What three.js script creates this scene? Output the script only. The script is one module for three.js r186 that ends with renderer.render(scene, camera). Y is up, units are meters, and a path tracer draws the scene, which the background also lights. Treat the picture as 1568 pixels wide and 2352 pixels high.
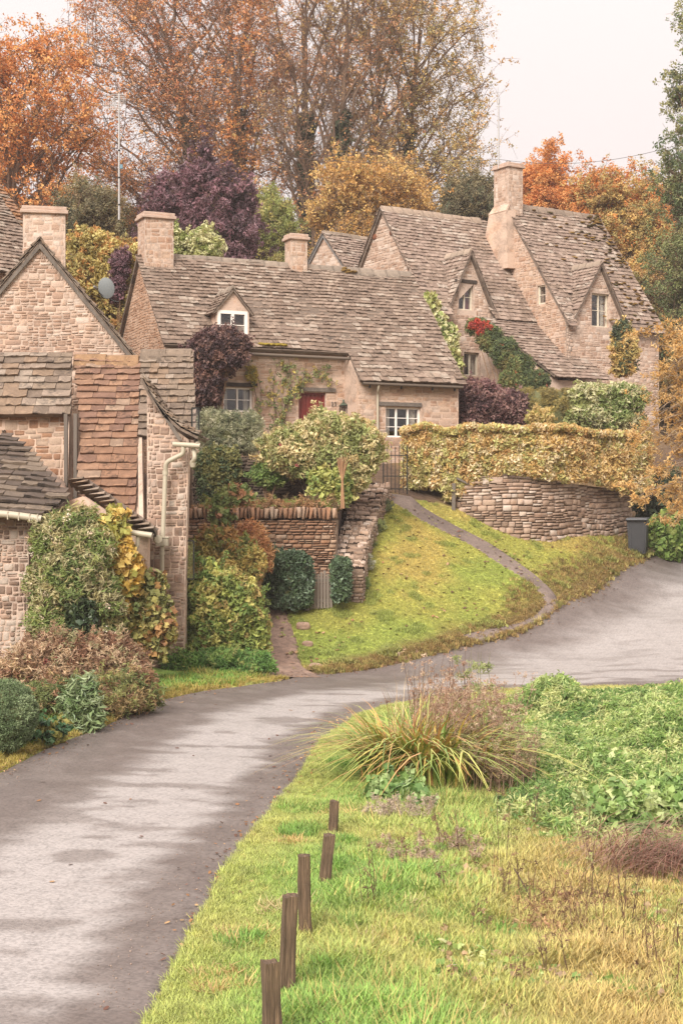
import * as THREE from 'three';
import { FontLoader } from 'three/addons/loaders/FontLoader.js';
import { TextGeometry } from 'three/addons/geometries/TextGeometry.js';
import { RoundedBoxGeometry } from 'three/addons/geometries/RoundedBoxGeometry.js';
import { mergeGeometries, mergeVertices } from 'three/addons/utils/BufferGeometryUtils.js';

// ---------------------------------------------------------------- camera, sky, sun, exposure
const scene = new THREE.Scene();
const EYE = 3.7, F = 3500;                       // eye height above the lane; focal length in units of a 1568 x 2352 frame
const camera = new THREE.PerspectiveCamera(2 * Math.atan(1176 / F) * 180 / Math.PI, 2 / 3, 0.1, 900);
camera.position.set(0, EYE, 0);
camera.lookAt(0, EYE, -10);
const EXPOSURE = 4.1;
{ // an even, thin, warm-white overcast
  const w = 64, h = 32, data = new Float32Array(w * h * 4);
  for (let j = 0; j < h; j++) for (let i = 0; i < w; i++) {
    const o = 4 * (j * w + i), up = Math.max(0, Math.sin(((j + 0.5) / h - 0.5) * Math.PI));
    const b = 0.80 * (1 + 0.9 * up) / EXPOSURE;       // an overcast sky is brighter overhead
    data[o] = 1.045 * b; data[o + 1] = 0.95 * b; data[o + 2] = 0.93 * b; data[o + 3] = 1;
  }
  const t = new THREE.DataTexture(data, w, h, THREE.RGBAFormat, THREE.FloatType);
  t.mapping = THREE.EquirectangularReflectionMapping; t.magFilter = THREE.LinearFilter; t.minFilter = THREE.LinearFilter;
  t.needsUpdate = true; scene.background = t; scene.environment = t;
}
const sun = new THREE.DirectionalLight(new THREE.Color(1, 0.95, 0.89), 1.5);
sun.position.set(-30, 62, 34); sun.target.position.set(0, 3, -38);
sun.castShadow = true; sun.shadow.radius = 60; sun.shadow.mapSize.set(2048, 2048);
Object.assign(sun.shadow.camera, { left: -60, right: 60, top: 60, bottom: -60, near: 1, far: 220 });
scene.add(sun, sun.target);
const renderer = new THREE.WebGLRenderer({ antialias: true });
renderer.toneMapping = THREE.LinearToneMapping; renderer.toneMappingExposure = EXPOSURE;
renderer.shadowMap.enabled = true; renderer.shadowMap.type = THREE.PCFSoftShadowMap;

// ---------------------------------------------------------------- random numbers, noise, helpers
function rng(seed) { let a = (seed * 2654435761) >>> 0; return () => { a = (a + 0x6D2B79F5) | 0; let t = Math.imul(a ^ (a >>> 15), 1 | a); t = (t + Math.imul(t ^ (t >>> 7), 61 | t)) ^ t; return ((t ^ (t >>> 14)) >>> 0) / 4294967296; }; }
const hash3 = (x, y, z) => { let h = Math.imul(x, 374761393) + Math.imul(y, 668265263) + Math.imul(z, 1442695041); h = Math.imul(h ^ (h >>> 13), 1274126177); return ((h ^ (h >>> 16)) >>> 0) / 4294967296; };
const sm = t => t * t * (3 - 2 * t), mix = (a, b, t) => a + (b - a) * t, clamp = (v, a, b) => Math.min(b, Math.max(a, v));
const step = (a, b, v) => sm(clamp((v - a) / (b - a), 0, 1));
function noise(x, y, z = 0) {
  const X = Math.floor(x), Y = Math.floor(y), Z = Math.floor(z), u = sm(x - X), v = sm(y - Y), w = sm(z - Z);
  const L = k => mix(mix(hash3(X, Y, k), hash3(X + 1, Y, k), u), mix(hash3(X, Y + 1, k), hash3(X + 1, Y + 1, k), u), v);
  return mix(L(Z), L(Z + 1), w);
}
const fbm = (x, y, z = 0, o = 4) => { let s = 0, a = 0.5, t = 0; for (let i = 0; i < o; i++) { s += a * noise(x, y, z + i * 7.3); t += a; a *= 0.5; x *= 2.03; y *= 2.03; z *= 2.03; } return s / t; };
const P = (px, py, d) => new THREE.Vector3((px - 784) / F * d, EYE - (py - 1176) / F * d, -d);
const X = (px, d) => (px - 784) / F * d, H = (py, d) => EYE - (py - 1176) / F * d;
const V3 = (x, y, z) => new THREE.Vector3(x, y, z);
const taken = new Map();
function numbered(n) { const k = taken.get(n) ?? 0; taken.set(n, k + 1); return k ? `${n}_${String(k).padStart(3, '0')}` : n; }
function tag(o, label, category, group) { o.userData.label = label; o.userData.category = category; if (group) o.userData.group = group; return o; }
function thing(name, label, category, pos = [0, 0, 0], turn = 0, group) { const o = new THREE.Group(); o.name = numbered(name); o.position.set(...pos); o.rotation.y = turn; scene.add(o); return tag(o, label, category, group); }
function add(name, geo, mat, parent, at, rot) {
  const m = new THREE.Mesh(geo, mat); m.castShadow = m.receiveShadow = true;
  if (at) m.position.set(...at); if (rot) m.rotation.set(...rot);
  m.name = (!parent || parent === scene) ? numbered(name) : name; (parent || scene).add(m); return m;
}
function structure(o) { o.userData.kind = 'structure'; return o; }
function stuff(o) { o.userData.kind = 'stuff'; return o; }
const box = (w, h, d, x = 0, y = 0, z = 0) => new THREE.BoxGeometry(w, h, d).translate(x, y, z);
const rbox = (w, h, d, r = 0.01, x = 0, y = 0, z = 0) => new RoundedBoxGeometry(w, h, d, 2, r).translate(x, y, z);
function plain(gs) { return mergeGeometries(gs.map(g => { const k = g.index ? g.toNonIndexed() : g; for (const a of Object.keys(k.attributes)) if (!['position', 'normal', 'uv'].includes(a)) k.deleteAttribute(a); return k; })); }
function tube(pts, r, seg = 24, sides = 8) { return new THREE.TubeGeometry(new THREE.CatmullRomCurve3(pts.map(p => p.isVector3 ? p : V3(...p)), false, 'centripetal'), seg, r, sides, false); }
function pathTube(pts, r, sides = 10) { // straight runs joined by tight bends
  const c = new THREE.CurvePath(); const v = pts.map(p => p.isVector3 ? p : V3(...p)); let last = v[0];
  for (let i = 1; i < v.length; i++) {
    if (i < v.length - 1) { const a = v[i].clone().sub(v[i - 1]).normalize(), b = v[i + 1].clone().sub(v[i]).normalize(), k = Math.min(0.12, v[i].distanceTo(v[i - 1]) * 0.4, v[i].distanceTo(v[i + 1]) * 0.4);
      const p = v[i].clone().addScaledVector(a, -k), q = v[i].clone().addScaledVector(b, k); c.add(new THREE.LineCurve3(last, p)); c.add(new THREE.QuadraticBezierCurve3(p, v[i], q)); last = q; }
    else c.add(new THREE.LineCurve3(last, v[i]));
  }
  return new THREE.TubeGeometry(c, v.length * 10, r, sides, false);
}
const lin = hex => { const c = new THREE.Color(hex); return [c.r, c.g, c.b]; };          // sRGB hex -> linear
const col = (hex, k = 1) => { const c = lin(hex); k = Math.min(k * 1.2, 0.9); return new THREE.Color().setRGB(c[0] * k, c[1] * k, c[2] * k); };

// ---------------------------------------------------------------- procedural textures
function periodic(n, cells, seed, oct = 4, sx = 1, sy = 1) { // tileable value fbm, 0..1
  const out = new Float32Array(n * n); let amp = 1, tot = 0;
  for (let o = 0; o < oct; o++) {
    const cx = Math.round(cells * sx * 2 ** o), cy = Math.round(cells * sy * 2 ** o);
    for (let j = 0; j < n; j++) for (let i = 0; i < n; i++) {
      const x = i / n * cx, y = j / n * cy, X0 = Math.floor(x), Y0 = Math.floor(y), u = sm(x - X0), v = sm(y - Y0);
      const q = (a, b) => hash3((a % cx) + 17, (b % cy) + 31, seed * 13 + o);
      out[j * n + i] += amp * mix(mix(q(X0, Y0), q(X0 + 1, Y0), u), mix(q(X0, Y0 + 1), q(X0 + 1, Y0 + 1), u), v);
    }
    tot += amp; amp *= 0.55;
  }
  for (let i = 0; i < out.length; i++) out[i] /= tot; return out;
}
function tex(n, f, srgb = true, rep = [1, 1]) {
  const d = new Uint8Array(n * n * 4);
  for (let i = 0; i < n * n; i++) { const c = f(i, i % n, Math.floor(i / n)); for (let k = 0; k < 3; k++) d[4 * i + k] = clamp(c[k] ?? c[0], 0, 1) * 255; d[4 * i + 3] = 255; }
  const t = new THREE.DataTexture(d, n, n); t.wrapS = t.wrapT = THREE.RepeatWrapping; t.magFilter = THREE.LinearFilter; t.minFilter = THREE.LinearMipmapLinearFilter; t.generateMipmaps = true;
  if (srgb) t.colorSpace = THREE.SRGBColorSpace; t.repeat.set(...rep); t.needsUpdate = true; return t;
}
const enc = v => { v = clamp(v, 0, 1); return v <= 0.0031308 ? v * 12.92 : 1.055 * v ** (1 / 2.4) - 0.055; };
const N = 256;
const nA = periodic(N, 6, 1, 5), nB = periodic(N, 12, 2, 4), nC = periodic(N, 48, 3, 2), nD = periodic(N, 4, 4, 5), nW = periodic(N, 3, 5, 4, 1, 10);
const rgbTex = (f, rep) => tex(N, (i, x, y) => f(i, x, y).map(enc), true, rep);
const T = {
  stone: rgbTex(i => { const v = 0.5 + 0.72 * nA[i] + 0.34 * (nC[i] - 0.5) - 0.22 * step(0.66, 0.74, nB[(i * 7 + 91) % (N * N)]), l = step(0.6, 0.7, nB[i]) * 0.2, r = step(0.56, 0.7, nD[i]) * 0.12; return [v + l, v + l * 0.9 - r * 0.6, v + l * 0.75 - r]; }),
  tile: rgbTex(i => { const v = 0.5 + 0.55 * nA[i] + 0.25 * (nC[i] - 0.5), l = step(0.6, 0.68, nB[i]) * 0.42, k = step(0.62, 0.74, nD[i]) * 0.3; return [v + l - k, v + l * 0.97 - k, v + l * 0.88 - k]; }),
  grain: tex(N, i => [nA[i] * 0.6 + nC[i] * 0.4], false),
  fine: tex(N, i => [nC[i] * 0.7 + nB[i] * 0.3], false),
  wood: rgbTex(i => { const v = 0.6 + 0.6 * (nW[(i % N) * N + Math.floor(i / N)] - 0.3); return [v, v * 0.97, v * 0.93]; }),
  post: rgbTex(i => { const x = i % N, y = Math.floor(i / N), st = nW[x * N + y], v = 0.35 + 1.1 * (st - 0.2) + 0.3 * (nB[i] - 0.5), crack = step(0.66, 0.72, nW[((x * 3) % N) * N + (y >> 1)]) * 0.4, l = step(0.66, 0.76, nD[i]) * 0.25; return [v - crack + l, v - crack + l, v - crack + l * 0.9]; }),
  soil: rgbTex(i => { const v = 0.45 + 0.75 * nB[i] + 0.35 * (nC[i] - 0.5); return [v, v * 0.98, v * 0.94]; }),
};
const std = (o) => new THREE.MeshStandardMaterial({ roughness: 0.9, ...o });
const M = {
  mortar: std({ color: col('#d5bba7', 0.66), map: T.stone, bumpMap: T.grain, bumpScale: 0.015 }),
  render: std({ color: col('#d6b9a3', 0.68), map: T.stone, bumpMap: T.grain, bumpScale: 0.012 }),
  dressed: std({ color: col('#d5b8a4', 0.66), map: T.stone, bumpMap: T.fine, bumpScale: 0.006 }),
  earthgap: std({ color: col('#a08874', 0.5), map: T.soil }),
  underlay: std({ color: col('#9a8574', 0.5), map: T.tile }),
  oak: std({ color: col('#8d8278', 0.6), map: T.wood, bumpMap: T.grain, bumpScale: 0.004 }),
  darkoak: std({ color: col('#54473d', 0.6), map: T.wood }),
  post: std({ color: col('#94785e', 0.62), map: T.post, bumpMap: T.post, bumpScale: 0.012 }),
  white: std({ color: col('#f0e6da', 0.78), roughness: 0.55 }),
  cream: std({ color: col('#e3d6bf', 0.66), roughness: 0.6 }),
  door: std({ color: col('#97342a', 0.62), roughness: 0.55, map: T.wood }),
  iron: std({ color: col('#2d2f2c', 0.6), roughness: 0.6, metalness: 0.3 }),
  gutter: std({ color: col('#c3b79f', 0.6), roughness: 0.5 }),
  darkgutter: std({ color: col('#7d6d5e', 0.5), roughness: 0.6 }),
  lead: std({ color: col('#8f8a86', 0.6), roughness: 0.6 }),
  glass: new THREE.MeshPhysicalMaterial({ color: 0xffffff, transmission: 1, thickness: 0, roughness: 0.04, ior: 1.5 }),
  curtain: std({ color: col('#cfc5b3', 0.6), side: THREE.DoubleSide }),
  redcurtain: std({ color: col('#8e4a52', 0.5), side: THREE.DoubleSide }),
  inside: std({ color: col('#5e5148', 0.5) }),
  bin: std({ color: col('#3c3c3e', 0.6), roughness: 0.5 }),
  binlid: std({ color: col('#5a5c60', 0.6), roughness: 0.35 }),
  steel: std({ color: col('#b9b4b0', 0.7), roughness: 0.45, metalness: 0.6 }),
  dish: std({ color: col('#b3b6b6', 0.55), roughness: 0.5 }),
  bark: std({ color: col('#9c7f68', 0.58), map: T.wood, bumpMap: T.grain, bumpScale: 0.02 }),
  palebark: std({ color: col('#a58a6e', 0.55) }),
  greybark: std({ color: col('#7d6a5a', 0.5) }),
  twig: std({ color: col('#a58262', 0.5) }),
  cable: std({ color: col('#4a4340', 0.6), roughness: 0.6 }),
};

// ---------------------------------------------------------------- the lie of the land
const G = (px, py, d) => [X(px, d), H(py, d), d];
const land = [
  [0, 2.1, -2], [-15, 2.3, -3], [15, 1.8, -3], [0, 0.35, 6.5], [-9, 0.4, 7], [9, 0.2, 7], [0, 3, -40], [60, 2, -40], [-60, 3, -40], [-60, 2, 0], [60, 1, 0],
  [-4, 0, 12], [-1, 0.02, 11], [-3, 0, 18], [-2.5, 0, 24], [-1.5, 0, 29], [0, 0, 31.5], [3, 0.03, 33.5], [6, 0.12, 34], [-1, 0, 20],
  [-5.6, 0.12, 22], [-5, 0.2, 26], [-4.1, 0.16, 30], [-9, 0.4, 25], [-9, 0.55, 31], [-13, 0.8, 38], [-5, 0.4, 34.5], [-3.4, 0.3, 34],
  G(650, 1490, 37), G(640, 1420, 39.4), G(870, 1535, 36), G(900, 1400, 39), G(890, 1160, 45), G(1000, 1250, 43.5), G(1240, 1290, 43), G(1150, 1222, 45.6), G(1040, 1180, 46),
  G(1300, 1226, 46.3), G(1430, 1240, 49), G(795, 1390, 38.5), G(840, 1300, 41.2), G(1050, 1400, 40), G(1120, 1440, 39.1), G(1250, 1392, 41.6), G(1345, 1330, 44.6), G(1400, 1256, 47.2),
  [7.1, 0.9, 43.75], [9.5, 1.95, 48], [12.25, 2.7, 54.7], [3, 0.22, 37.9], [4.8, 0.42, 39.8], [9.4, 0.85, 41], [12.5, 0.9, 39.5], [11.5, 1.7, 47], [15, 1.7, 46], [19, 3.6, 64], [25, 3.6, 60], [9, 0.35, 36.5], [14.5, 2.7, 54],
  [1, -0.02, 16], [0.2, 0, 13], [2.2, -0.22, 14], [4, -0.34, 16], [4, -0.3, 22], [7, -0.35, 20], [7, -0.12, 28], [2.4, -0.06, 26], [11, -0.3, 24], [2, -0.2, 10.5],
  G(905, 1130, 45.5), [1.8, 5.0, 47.6], [-3, 3.4, 44], [-1, 4.2, 45.5], G(500, 1400, 38), G(600, 1390, 38.6), [-2.1, 2.2, 39.8], [-4, 2.2, 40.5],
  [3.5, 8.2, 58], [8, 7.6, 57], [12, 7.6, 60], [5, 5.0, 49], [8, 5.0, 52], [6, 6.6, 54.5], [10, 6, 56], [14, 5.5, 62],
  [-8, 4.6, 46], [-13, 4.5, 50], [-7, 5.3, 52], [-20, 4, 50], [-60, 4, 40], [60, 4, 40], [0, 11, 76], [-25, 10, 76], [20, 11, 80], [40, 9, 70], [0, 16, 112], [-40, 15, 112], [40, 15, 112],
  [0, 24, 190], [-90, 22, 190], [90, 22, 190],
];
const rbf = (() => { // multiquadric interpolation of those spot heights
  const n = land.length, A = [], c2 = 4, phi = r2 => -Math.sqrt(r2 + c2);
  for (let i = 0; i < n; i++) { A[i] = []; for (let j = 0; j < n; j++) A[i][j] = phi((land[i][0] - land[j][0]) ** 2 + (land[i][2] - land[j][2]) ** 2); A[i][i] += 0.5; A[i][n] = 1; A[i][n + 1] = land[i][1]; }
  A[n] = Array(n).fill(1).concat(0, 0);
  for (let p = 0; p <= n; p++) {
    let q = p; for (let r = p + 1; r <= n; r++) if (Math.abs(A[r][p]) > Math.abs(A[q][p])) q = r; [A[p], A[q]] = [A[q], A[p]];
    for (let r = p + 1; r <= n; r++) { const k = A[r][p] / A[p][p]; if (k) for (let s = p; s <= n + 1; s++) A[r][s] -= k * A[p][s]; }
  }
  const w = []; for (let p = n; p >= 0; p--) { let s = A[p][n + 1]; for (let k = p + 1; k <= n; k++) s -= A[p][k] * w[k]; w[p] = s / A[p][p]; }
  return (x, d) => { let s = w[n]; for (let i = 0; i < n; i++) { const a = x - land[i][0], b = d - land[i][2]; s -= w[i] * Math.sqrt(a * a + b * b + c2); } return s; };
})();
const inPoly = (p, x, y) => { let c = false; for (let i = 0, j = p.length - 1; i < p.length; j = i++) { const [a, b] = p[i], [e, f] = p[j]; if ((b > y) !== (f > y) && x < (e - a) * (y - b) / (f - b) + a) c = !c; } return c; };
const distPoly = (p, x, y) => { let m = 1e9; for (let i = 0, j = p.length - 1; i < p.length; j = i++) { const [a, b] = p[j], [e, f] = p[i], L = (e - a) ** 2 + (f - b) ** 2, t = clamp(((x - a) * (e - a) + (y - b) * (f - b)) / (L || 1), 0, 1); m = Math.min(m, Math.hypot(x - a - t * (e - a), y - b - t * (f - b))); } return m; };
function smoothLine(pts, n) { const c = new THREE.CatmullRomCurve3(pts.map(p => V3(p[0], p[2] ?? 0, p[1])), false, 'centripetal'); return c.getSpacedPoints(n).map(v => [v.x, v.z, v.y]); }
const roadL = smoothLine([[-6.2, 6], [-5.9, 12], [-5.3, 17.9], [-4.8, 21.4], [-4.5, 23.4], [-4.0, 25.7], [-3.7, 28.3], [-3.0, 30.5], [-2.05, 32], [-1.37, 33.2], [-0.92, 34.3], [0.89, 35.9], [2.3, 37.2], [3.05, 37.95], [4.73, 39.7], [7.07, 43.6], [9.5, 48], [12.25, 54.7], [15, 61], [19, 68]], 150);
const roadR = smoothLine([[-1.6, 6], [-1.33, 11], [-1.22, 13.6], [-1.06, 16.5], [-0.75, 19.5], [-0.52, 21.8], [-0.40, 23.8], [0.05, 26.6], [0.63, 28.6], [1.88, 30.5], [3.5, 31.6], [5.6, 31.9], [7.4, 32], [10, 32.6], [13, 34.5], [16.5, 40], [19.5, 50], [24, 62]], 150);
const roadPoly = [...roadL, ...roadR.slice().reverse()].map(p => [p[0], p[1]]);
const pathL = smoothLine([G(885, 1120, 45.7), G(905, 1145, 45.2), G(960, 1170, 44.6), G(1070, 1205, 43.9), G(1150, 1238, 43.0), G(1215, 1285, 42.4), G(1245, 1330, 41.7), G(1235, 1370, 41.0), G(1180, 1405, 40.0), G(1110, 1432, 39.2), G(1045, 1452, 38.4)].map(p => [p[0], p[2]]), 70);
const pathR = smoothLine([G(950, 1118, 45.9), G(975, 1140, 45.5), G(1040, 1178, 45.0), G(1120, 1212, 44.5), G(1180, 1240, 43.8), G(1240, 1285, 43.0), G(1278, 1330, 42.2), G(1268, 1375, 41.2), G(1200, 1418, 39.9), G(1140, 1445, 39.0), G(1100, 1468, 38.3)].map(p => [p[0], p[2]]), 70);
const pathPoly = [...pathL, ...pathR.slice().reverse()].map(p => [p[0], p[1]]);
const driveL = smoothLine([G(600, 1415, 39.4), G(600, 1440, 38.6), G(604, 1490, 37), G(606, 1530, 35.6), G(580, 1572, 33.2)].map(p => [p[0], p[2]]), 30);
const driveR = smoothLine([G(645, 1418, 39.4), G(660, 1440, 38.6), G(684, 1490, 37), G(700, 1530, 35.4), G(760, 1552, 34.2)].map(p => [p[0], p[2]]), 30);
const drivePoly = [...driveL, ...driveR.slice().reverse()].map(p => [p[0], p[1]]);
function ground(x, d) { return rbf(x, d) + 0.05 * (fbm(x * 0.7, d * 0.7, 3, 3) - 0.5); }
const paved = (x, d) => inPoly(roadPoly, x, d) || inPoly(pathPoly, x, d) || inPoly(drivePoly, x, d);
// ---------------------------------------------------------------- ground sheet, lane, footpath, drive
function axis(list) { const a = []; for (const [from, to, s] of list) for (let v = from; v < to - 1e-6; v += s) a.push(v); a.push(list[list.length - 1][1]); return a; }
const lawnPoly = [[-1.4, 34.6], [0.9, 36.1], [2.3, 37.4], [3.05, 38.1], [4.73, 39.9], [7.07, 43.8], [9.3, 47.8], [10.2, 49.6], [9.5, 50.2], [7.6, 47.8], [6.2, 46.3], [4.8, 45.7], [3.4, 46], [1.2, 45.6], [1.0, 43], [-0.1, 39], [-1.7, 38.6], [-1.4, 36.5]];
const C = { // real-world base colours
  lawnA: col('#bfbd60', 0.75), lawnB: col('#cdbb6a', 0.75), lawnC: col('#adbb5a', 0.75), meadowA: col('#9abd58', 0.7), meadowB: col('#c8c26e', 0.72), meadowC: col('#d0b272', 0.7), bank: col('#b08e58', 0.6), soil: col('#7d6350', 0.45), wood: col('#7f6a48', 0.42),
};
function groundColour(x, d, out = new THREE.Color()) {
  const a = fbm(x * 0.45, d * 0.45, 11, 4), b = fbm(x * 1.3, d * 1.3, 5, 3), c = fbm(x * 0.22, d * 0.3, 21, 3);
  if (d > 62 || x < -12 || x > 24) return out.copy(C.wood).lerp(C.soil, step(0.4, 0.6, a));
  if (inPoly(lawnPoly, x, d)) {
    out.copy(C.lawnA).lerp(C.lawnB, step(0.46, 0.62, a)).lerp(C.lawnC, step(0.52, 0.7, c) * 0.8);
    const e = distPoly(roadPoly, x, d); return out.lerp(C.bank, step(1.1, 0.25, e + 0.6 * (b - 0.5)) * 0.9);
  }
  if (d > 33.5 || x < -6.2) return out.copy(C.soil).lerp(C.bank, step(0.45, 0.65, a) * 0.5);
  // the verge and the rough meadow: green near the lane, straw-coloured in drifts further off
  const s = fbm(x * 0.28 + 3, d * 0.16, 31, 3);
  out.copy(C.meadowA).lerp(C.meadowB, step(0.45, 0.64, s * 0.5 + a * 0.5 + 0.035 * (x - 1)) * 0.8).lerp(C.meadowC, step(0.5, 0.68, fbm(x * 0.5, d * 0.3, 41, 3)) * step(0.8, 2.4, x - 0.06 * (d - 12)) * 0.85);
  const e = distPoly(roadPoly, x, d); return out.lerp(C.meadowB, step(0.9, 0.1, e + 0.5 * (b - 0.5)) * 0.6);
}
{
  const xs = axis([[-260, -60, 25], [-60, -14, 2], [-14, 22, 0.3], [22, 60, 2], [60, 260, 25]]), ds = axis([[-60, 6, 3], [6, 50, 0.3], [50, 66, 0.5], [66, 130, 2.5], [130, 400, 20]]);
  const p = [], c = [], uv = [], idx = [], q = new THREE.Color();
  for (const d of ds) for (const x of xs) {
    let y = ground(x, d); const inside = paved(x, d); if (inside) y -= 0.07;
    p.push(x, y, -d); uv.push(x / 1.5, d / 1.5); groundColour(x, d, q); c.push(q.r, q.g, q.b);
  }
  const w = xs.length; for (let j = 0; j < ds.length - 1; j++) for (let i = 0; i < w - 1; i++) { const a = j * w + i; idx.push(a, a + 1, a + w, a + 1, a + w + 1, a + w); }
  const g = new THREE.BufferGeometry(); g.setAttribute('position', new THREE.Float32BufferAttribute(p, 3)); g.setAttribute('color', new THREE.Float32BufferAttribute(c, 3)); g.setAttribute('uv', new THREE.Float32BufferAttribute(uv, 2)); g.setIndex(idx); g.computeVertexNormals();
  structure(add('ground', g, std({ vertexColors: true, map: T.soil, bumpMap: T.grain, bumpScale: 0.03, roughness: 1 }), scene)).userData.label = 'grassy ground of the valley side';
}
function ribbon(L, R, across, lift, colour) { // a sheet between two edge lines, laid on the ground
  const n = L.length, p = [], uv = [], c = [], idx = [], q = new THREE.Color();
  for (let i = 0; i < n; i++) for (let k = 0; k <= across; k++) {
    const t = k / across, x = mix(L[i][0], R[i][0], t), d = mix(L[i][1], R[i][1], t), edge = Math.min(t, 1 - t);
    const y = ground(x, d) + lift - 0.05 * step(0.03, 0, edge);
    p.push(x, y, -d); uv.push(x / 1.2, d / 1.2); colour(x, d, t, q); c.push(q.r, q.g, q.b);
  }
  for (let i = 0; i < n - 1; i++) for (let k = 0; k < across; k++) { const a = i * (across + 1) + k, b = a + across + 1; idx.push(a, a + 1, b, a + 1, b + 1, b); }
  const g = new THREE.BufferGeometry(); g.setAttribute('position', new THREE.Float32BufferAttribute(p, 3)); g.setAttribute('color', new THREE.Float32BufferAttribute(c, 3)); g.setAttribute('uv', new THREE.Float32BufferAttribute(uv, 2)); g.setIndex(idx); g.computeVertexNormals(); return g;
}
{ // tarmac: pale crown with ragged outline, dark brown margins and blotches
  const dry = col('#cfc6c1', 0.53), darker = col('#90827b', 0.46), grit = col('#a3968f', 0.46);  // pale crown tone, dark margin tone, and a mid tone mottling the margins
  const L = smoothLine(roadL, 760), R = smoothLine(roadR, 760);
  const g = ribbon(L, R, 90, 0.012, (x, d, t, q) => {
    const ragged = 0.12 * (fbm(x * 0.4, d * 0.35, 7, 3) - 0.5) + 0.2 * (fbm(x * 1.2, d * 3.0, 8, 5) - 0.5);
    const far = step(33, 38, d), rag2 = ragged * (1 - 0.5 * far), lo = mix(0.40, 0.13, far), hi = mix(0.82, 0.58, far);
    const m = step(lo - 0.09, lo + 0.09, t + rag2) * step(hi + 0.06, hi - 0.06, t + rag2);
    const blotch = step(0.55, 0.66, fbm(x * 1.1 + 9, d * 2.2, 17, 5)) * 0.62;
    q.copy(darker).lerp(grit, step(0.45, 0.65, fbm(x * 2.2, d * 2.2, 27, 3)) * 0.6).lerp(dry, clamp(m - blotch * m * (1 - 0.6 * far), 0, 1));
  });
  const speck = rgbTex(i => { const v = 0.86 + 0.6 * (nC[i] - 0.5) + 0.22 * (nA[i] - 0.5) - 0.12 * step(0.68, 0.74, nB[i]); return [v, v, v]; });
  structure(add('road', g, std({ vertexColors: true, map: speck, bumpMap: T.fine, bumpScale: 0.004, roughness: 0.5 }), scene)).userData.label = 'narrow tarmac lane curving round the green';
  const pg = ribbon(pathL, pathR, 10, 0.02, (x, d, t, q) => q.copy(col('#8a786e', 0.5)).lerp(col('#a08c80', 0.5), step(0.4, 0.65, fbm(x * 1.5, d * 1.5, 3, 3))));
  structure(add('footpath', pg, std({ vertexColors: true, map: speck, bumpMap: T.fine, bumpScale: 0.006 }), scene)).userData.label = 'narrow tarmac footpath curving over the lawn to the iron gate';
  const dg = ribbon(driveL, driveR, 8, 0.018, (x, d, t, q) => q.copy(col('#c4a390', 0.58)).lerp(col('#a88c7c', 0.54), step(0.4, 0.65, fbm(x * 2, d * 2, 4, 3))));
  structure(add('gravel_path', dg, std({ vertexColors: true, map: T.soil, bumpMap: T.fine, bumpScale: 0.015 }), scene)).userData.label = 'short gravel path between shrubs and lawn';
}
// ---------------------------------------------------------------- leaf and blade shapes
function leafCluster(n, len, wid, spread, seed, curl = 0.25) { // n small folded leaves round a point, four faces each
  const r = rng(seed), p = [], uv = [];
  for (let i = 0; i < n; i++) {
    const c = V3(r() - 0.5, r() - 0.5, r() - 0.5).multiplyScalar(spread * 2), a = V3(r() - 0.5, r() - 0.5, r() - 0.5).normalize(), b = V3(r() - 0.5, r() - 0.5, r() - 0.5).cross(a).normalize(), nn = a.clone().cross(b), l = len * (0.7 + 0.6 * r()), w = wid * (0.7 + 0.6 * r());
    const q = (u, v, k) => c.clone().addScaledVector(a, u * l).addScaledVector(b, v * w).addScaledVector(nn, k * l);
    const A = q(-0.5, 0, 0), B = q(-0.05, 0.5, curl * 0.5), D = q(-0.05, -0.5, curl * 0.5), E = q(0.5, 0, -curl * 0.4), m = q(0, 0, 0);
    for (const t of [[A, m, B], [B, m, E], [A, D, m], [m, D, E]]) for (const v of t) { p.push(v.x, v.y, v.z); uv.push(0, 0); }
  }
  const g = new THREE.BufferGeometry(); g.setAttribute('position', new THREE.Float32BufferAttribute(p, 3)); g.setAttribute('uv', new THREE.Float32BufferAttribute(uv, 2)); g.computeVertexNormals(); return g;
}
function bladeTuft(n, seed, lean = 0.5, width = 0.05, spread = 0.25) { // grass blades one unit tall
  const r = rng(seed), p = [];
  for (let i = 0; i < n; i++) {
    const a = r() * 6.283, o = V3(Math.cos(r() * 6.28) * spread * r(), 0, Math.sin(r() * 6.28) * spread * r()), h = 0.55 + 0.6 * r(), k = lean * (0.3 + r()), dx = Math.cos(a), dz = Math.sin(a), sx = -dz * width * 0.5, sz = dx * width * 0.5;
    const at = (t, s) => [o.x + dx * k * t * t * h + sx * s, h * t * (1 - 0.25 * k * t), o.z + dz * k * t * t * h + sz * s];
    const q = [at(0, 1), at(0, -1), at(0.55, 0.8), at(0.55, -0.8), at(1, 0)];
    for (const t of [[0, 1, 2], [1, 3, 2], [2, 3, 4]]) for (const v of t) p.push(...q[v]);
  }
  const g = new THREE.BufferGeometry(); g.setAttribute('position', new THREE.Float32BufferAttribute(p, 3)); g.setAttribute('uv', new THREE.Float32BufferAttribute(new Float32Array(p.length / 3 * 2), 2)); g.computeVertexNormals(); return g;
}
const leafMat = new THREE.MeshPhysicalMaterial({ color: 0xffffff, roughness: 0.75, transmission: 0.32, thickness: 0, side: THREE.DoubleSide });
const treeLeaf = new THREE.MeshPhysicalMaterial({ color: 0xffffff, roughness: 0.8, transmission: 0.35, thickness: 0, side: THREE.DoubleSide });
const glossLeaf = new THREE.MeshPhysicalMaterial({ color: 0xffffff, roughness: 0.45, transmission: 0.15, thickness: 0, side: THREE.DoubleSide });
const dryMat = new THREE.MeshStandardMaterial({ color: 0xffffff, roughness: 0.95, side: THREE.DoubleSide });
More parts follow.
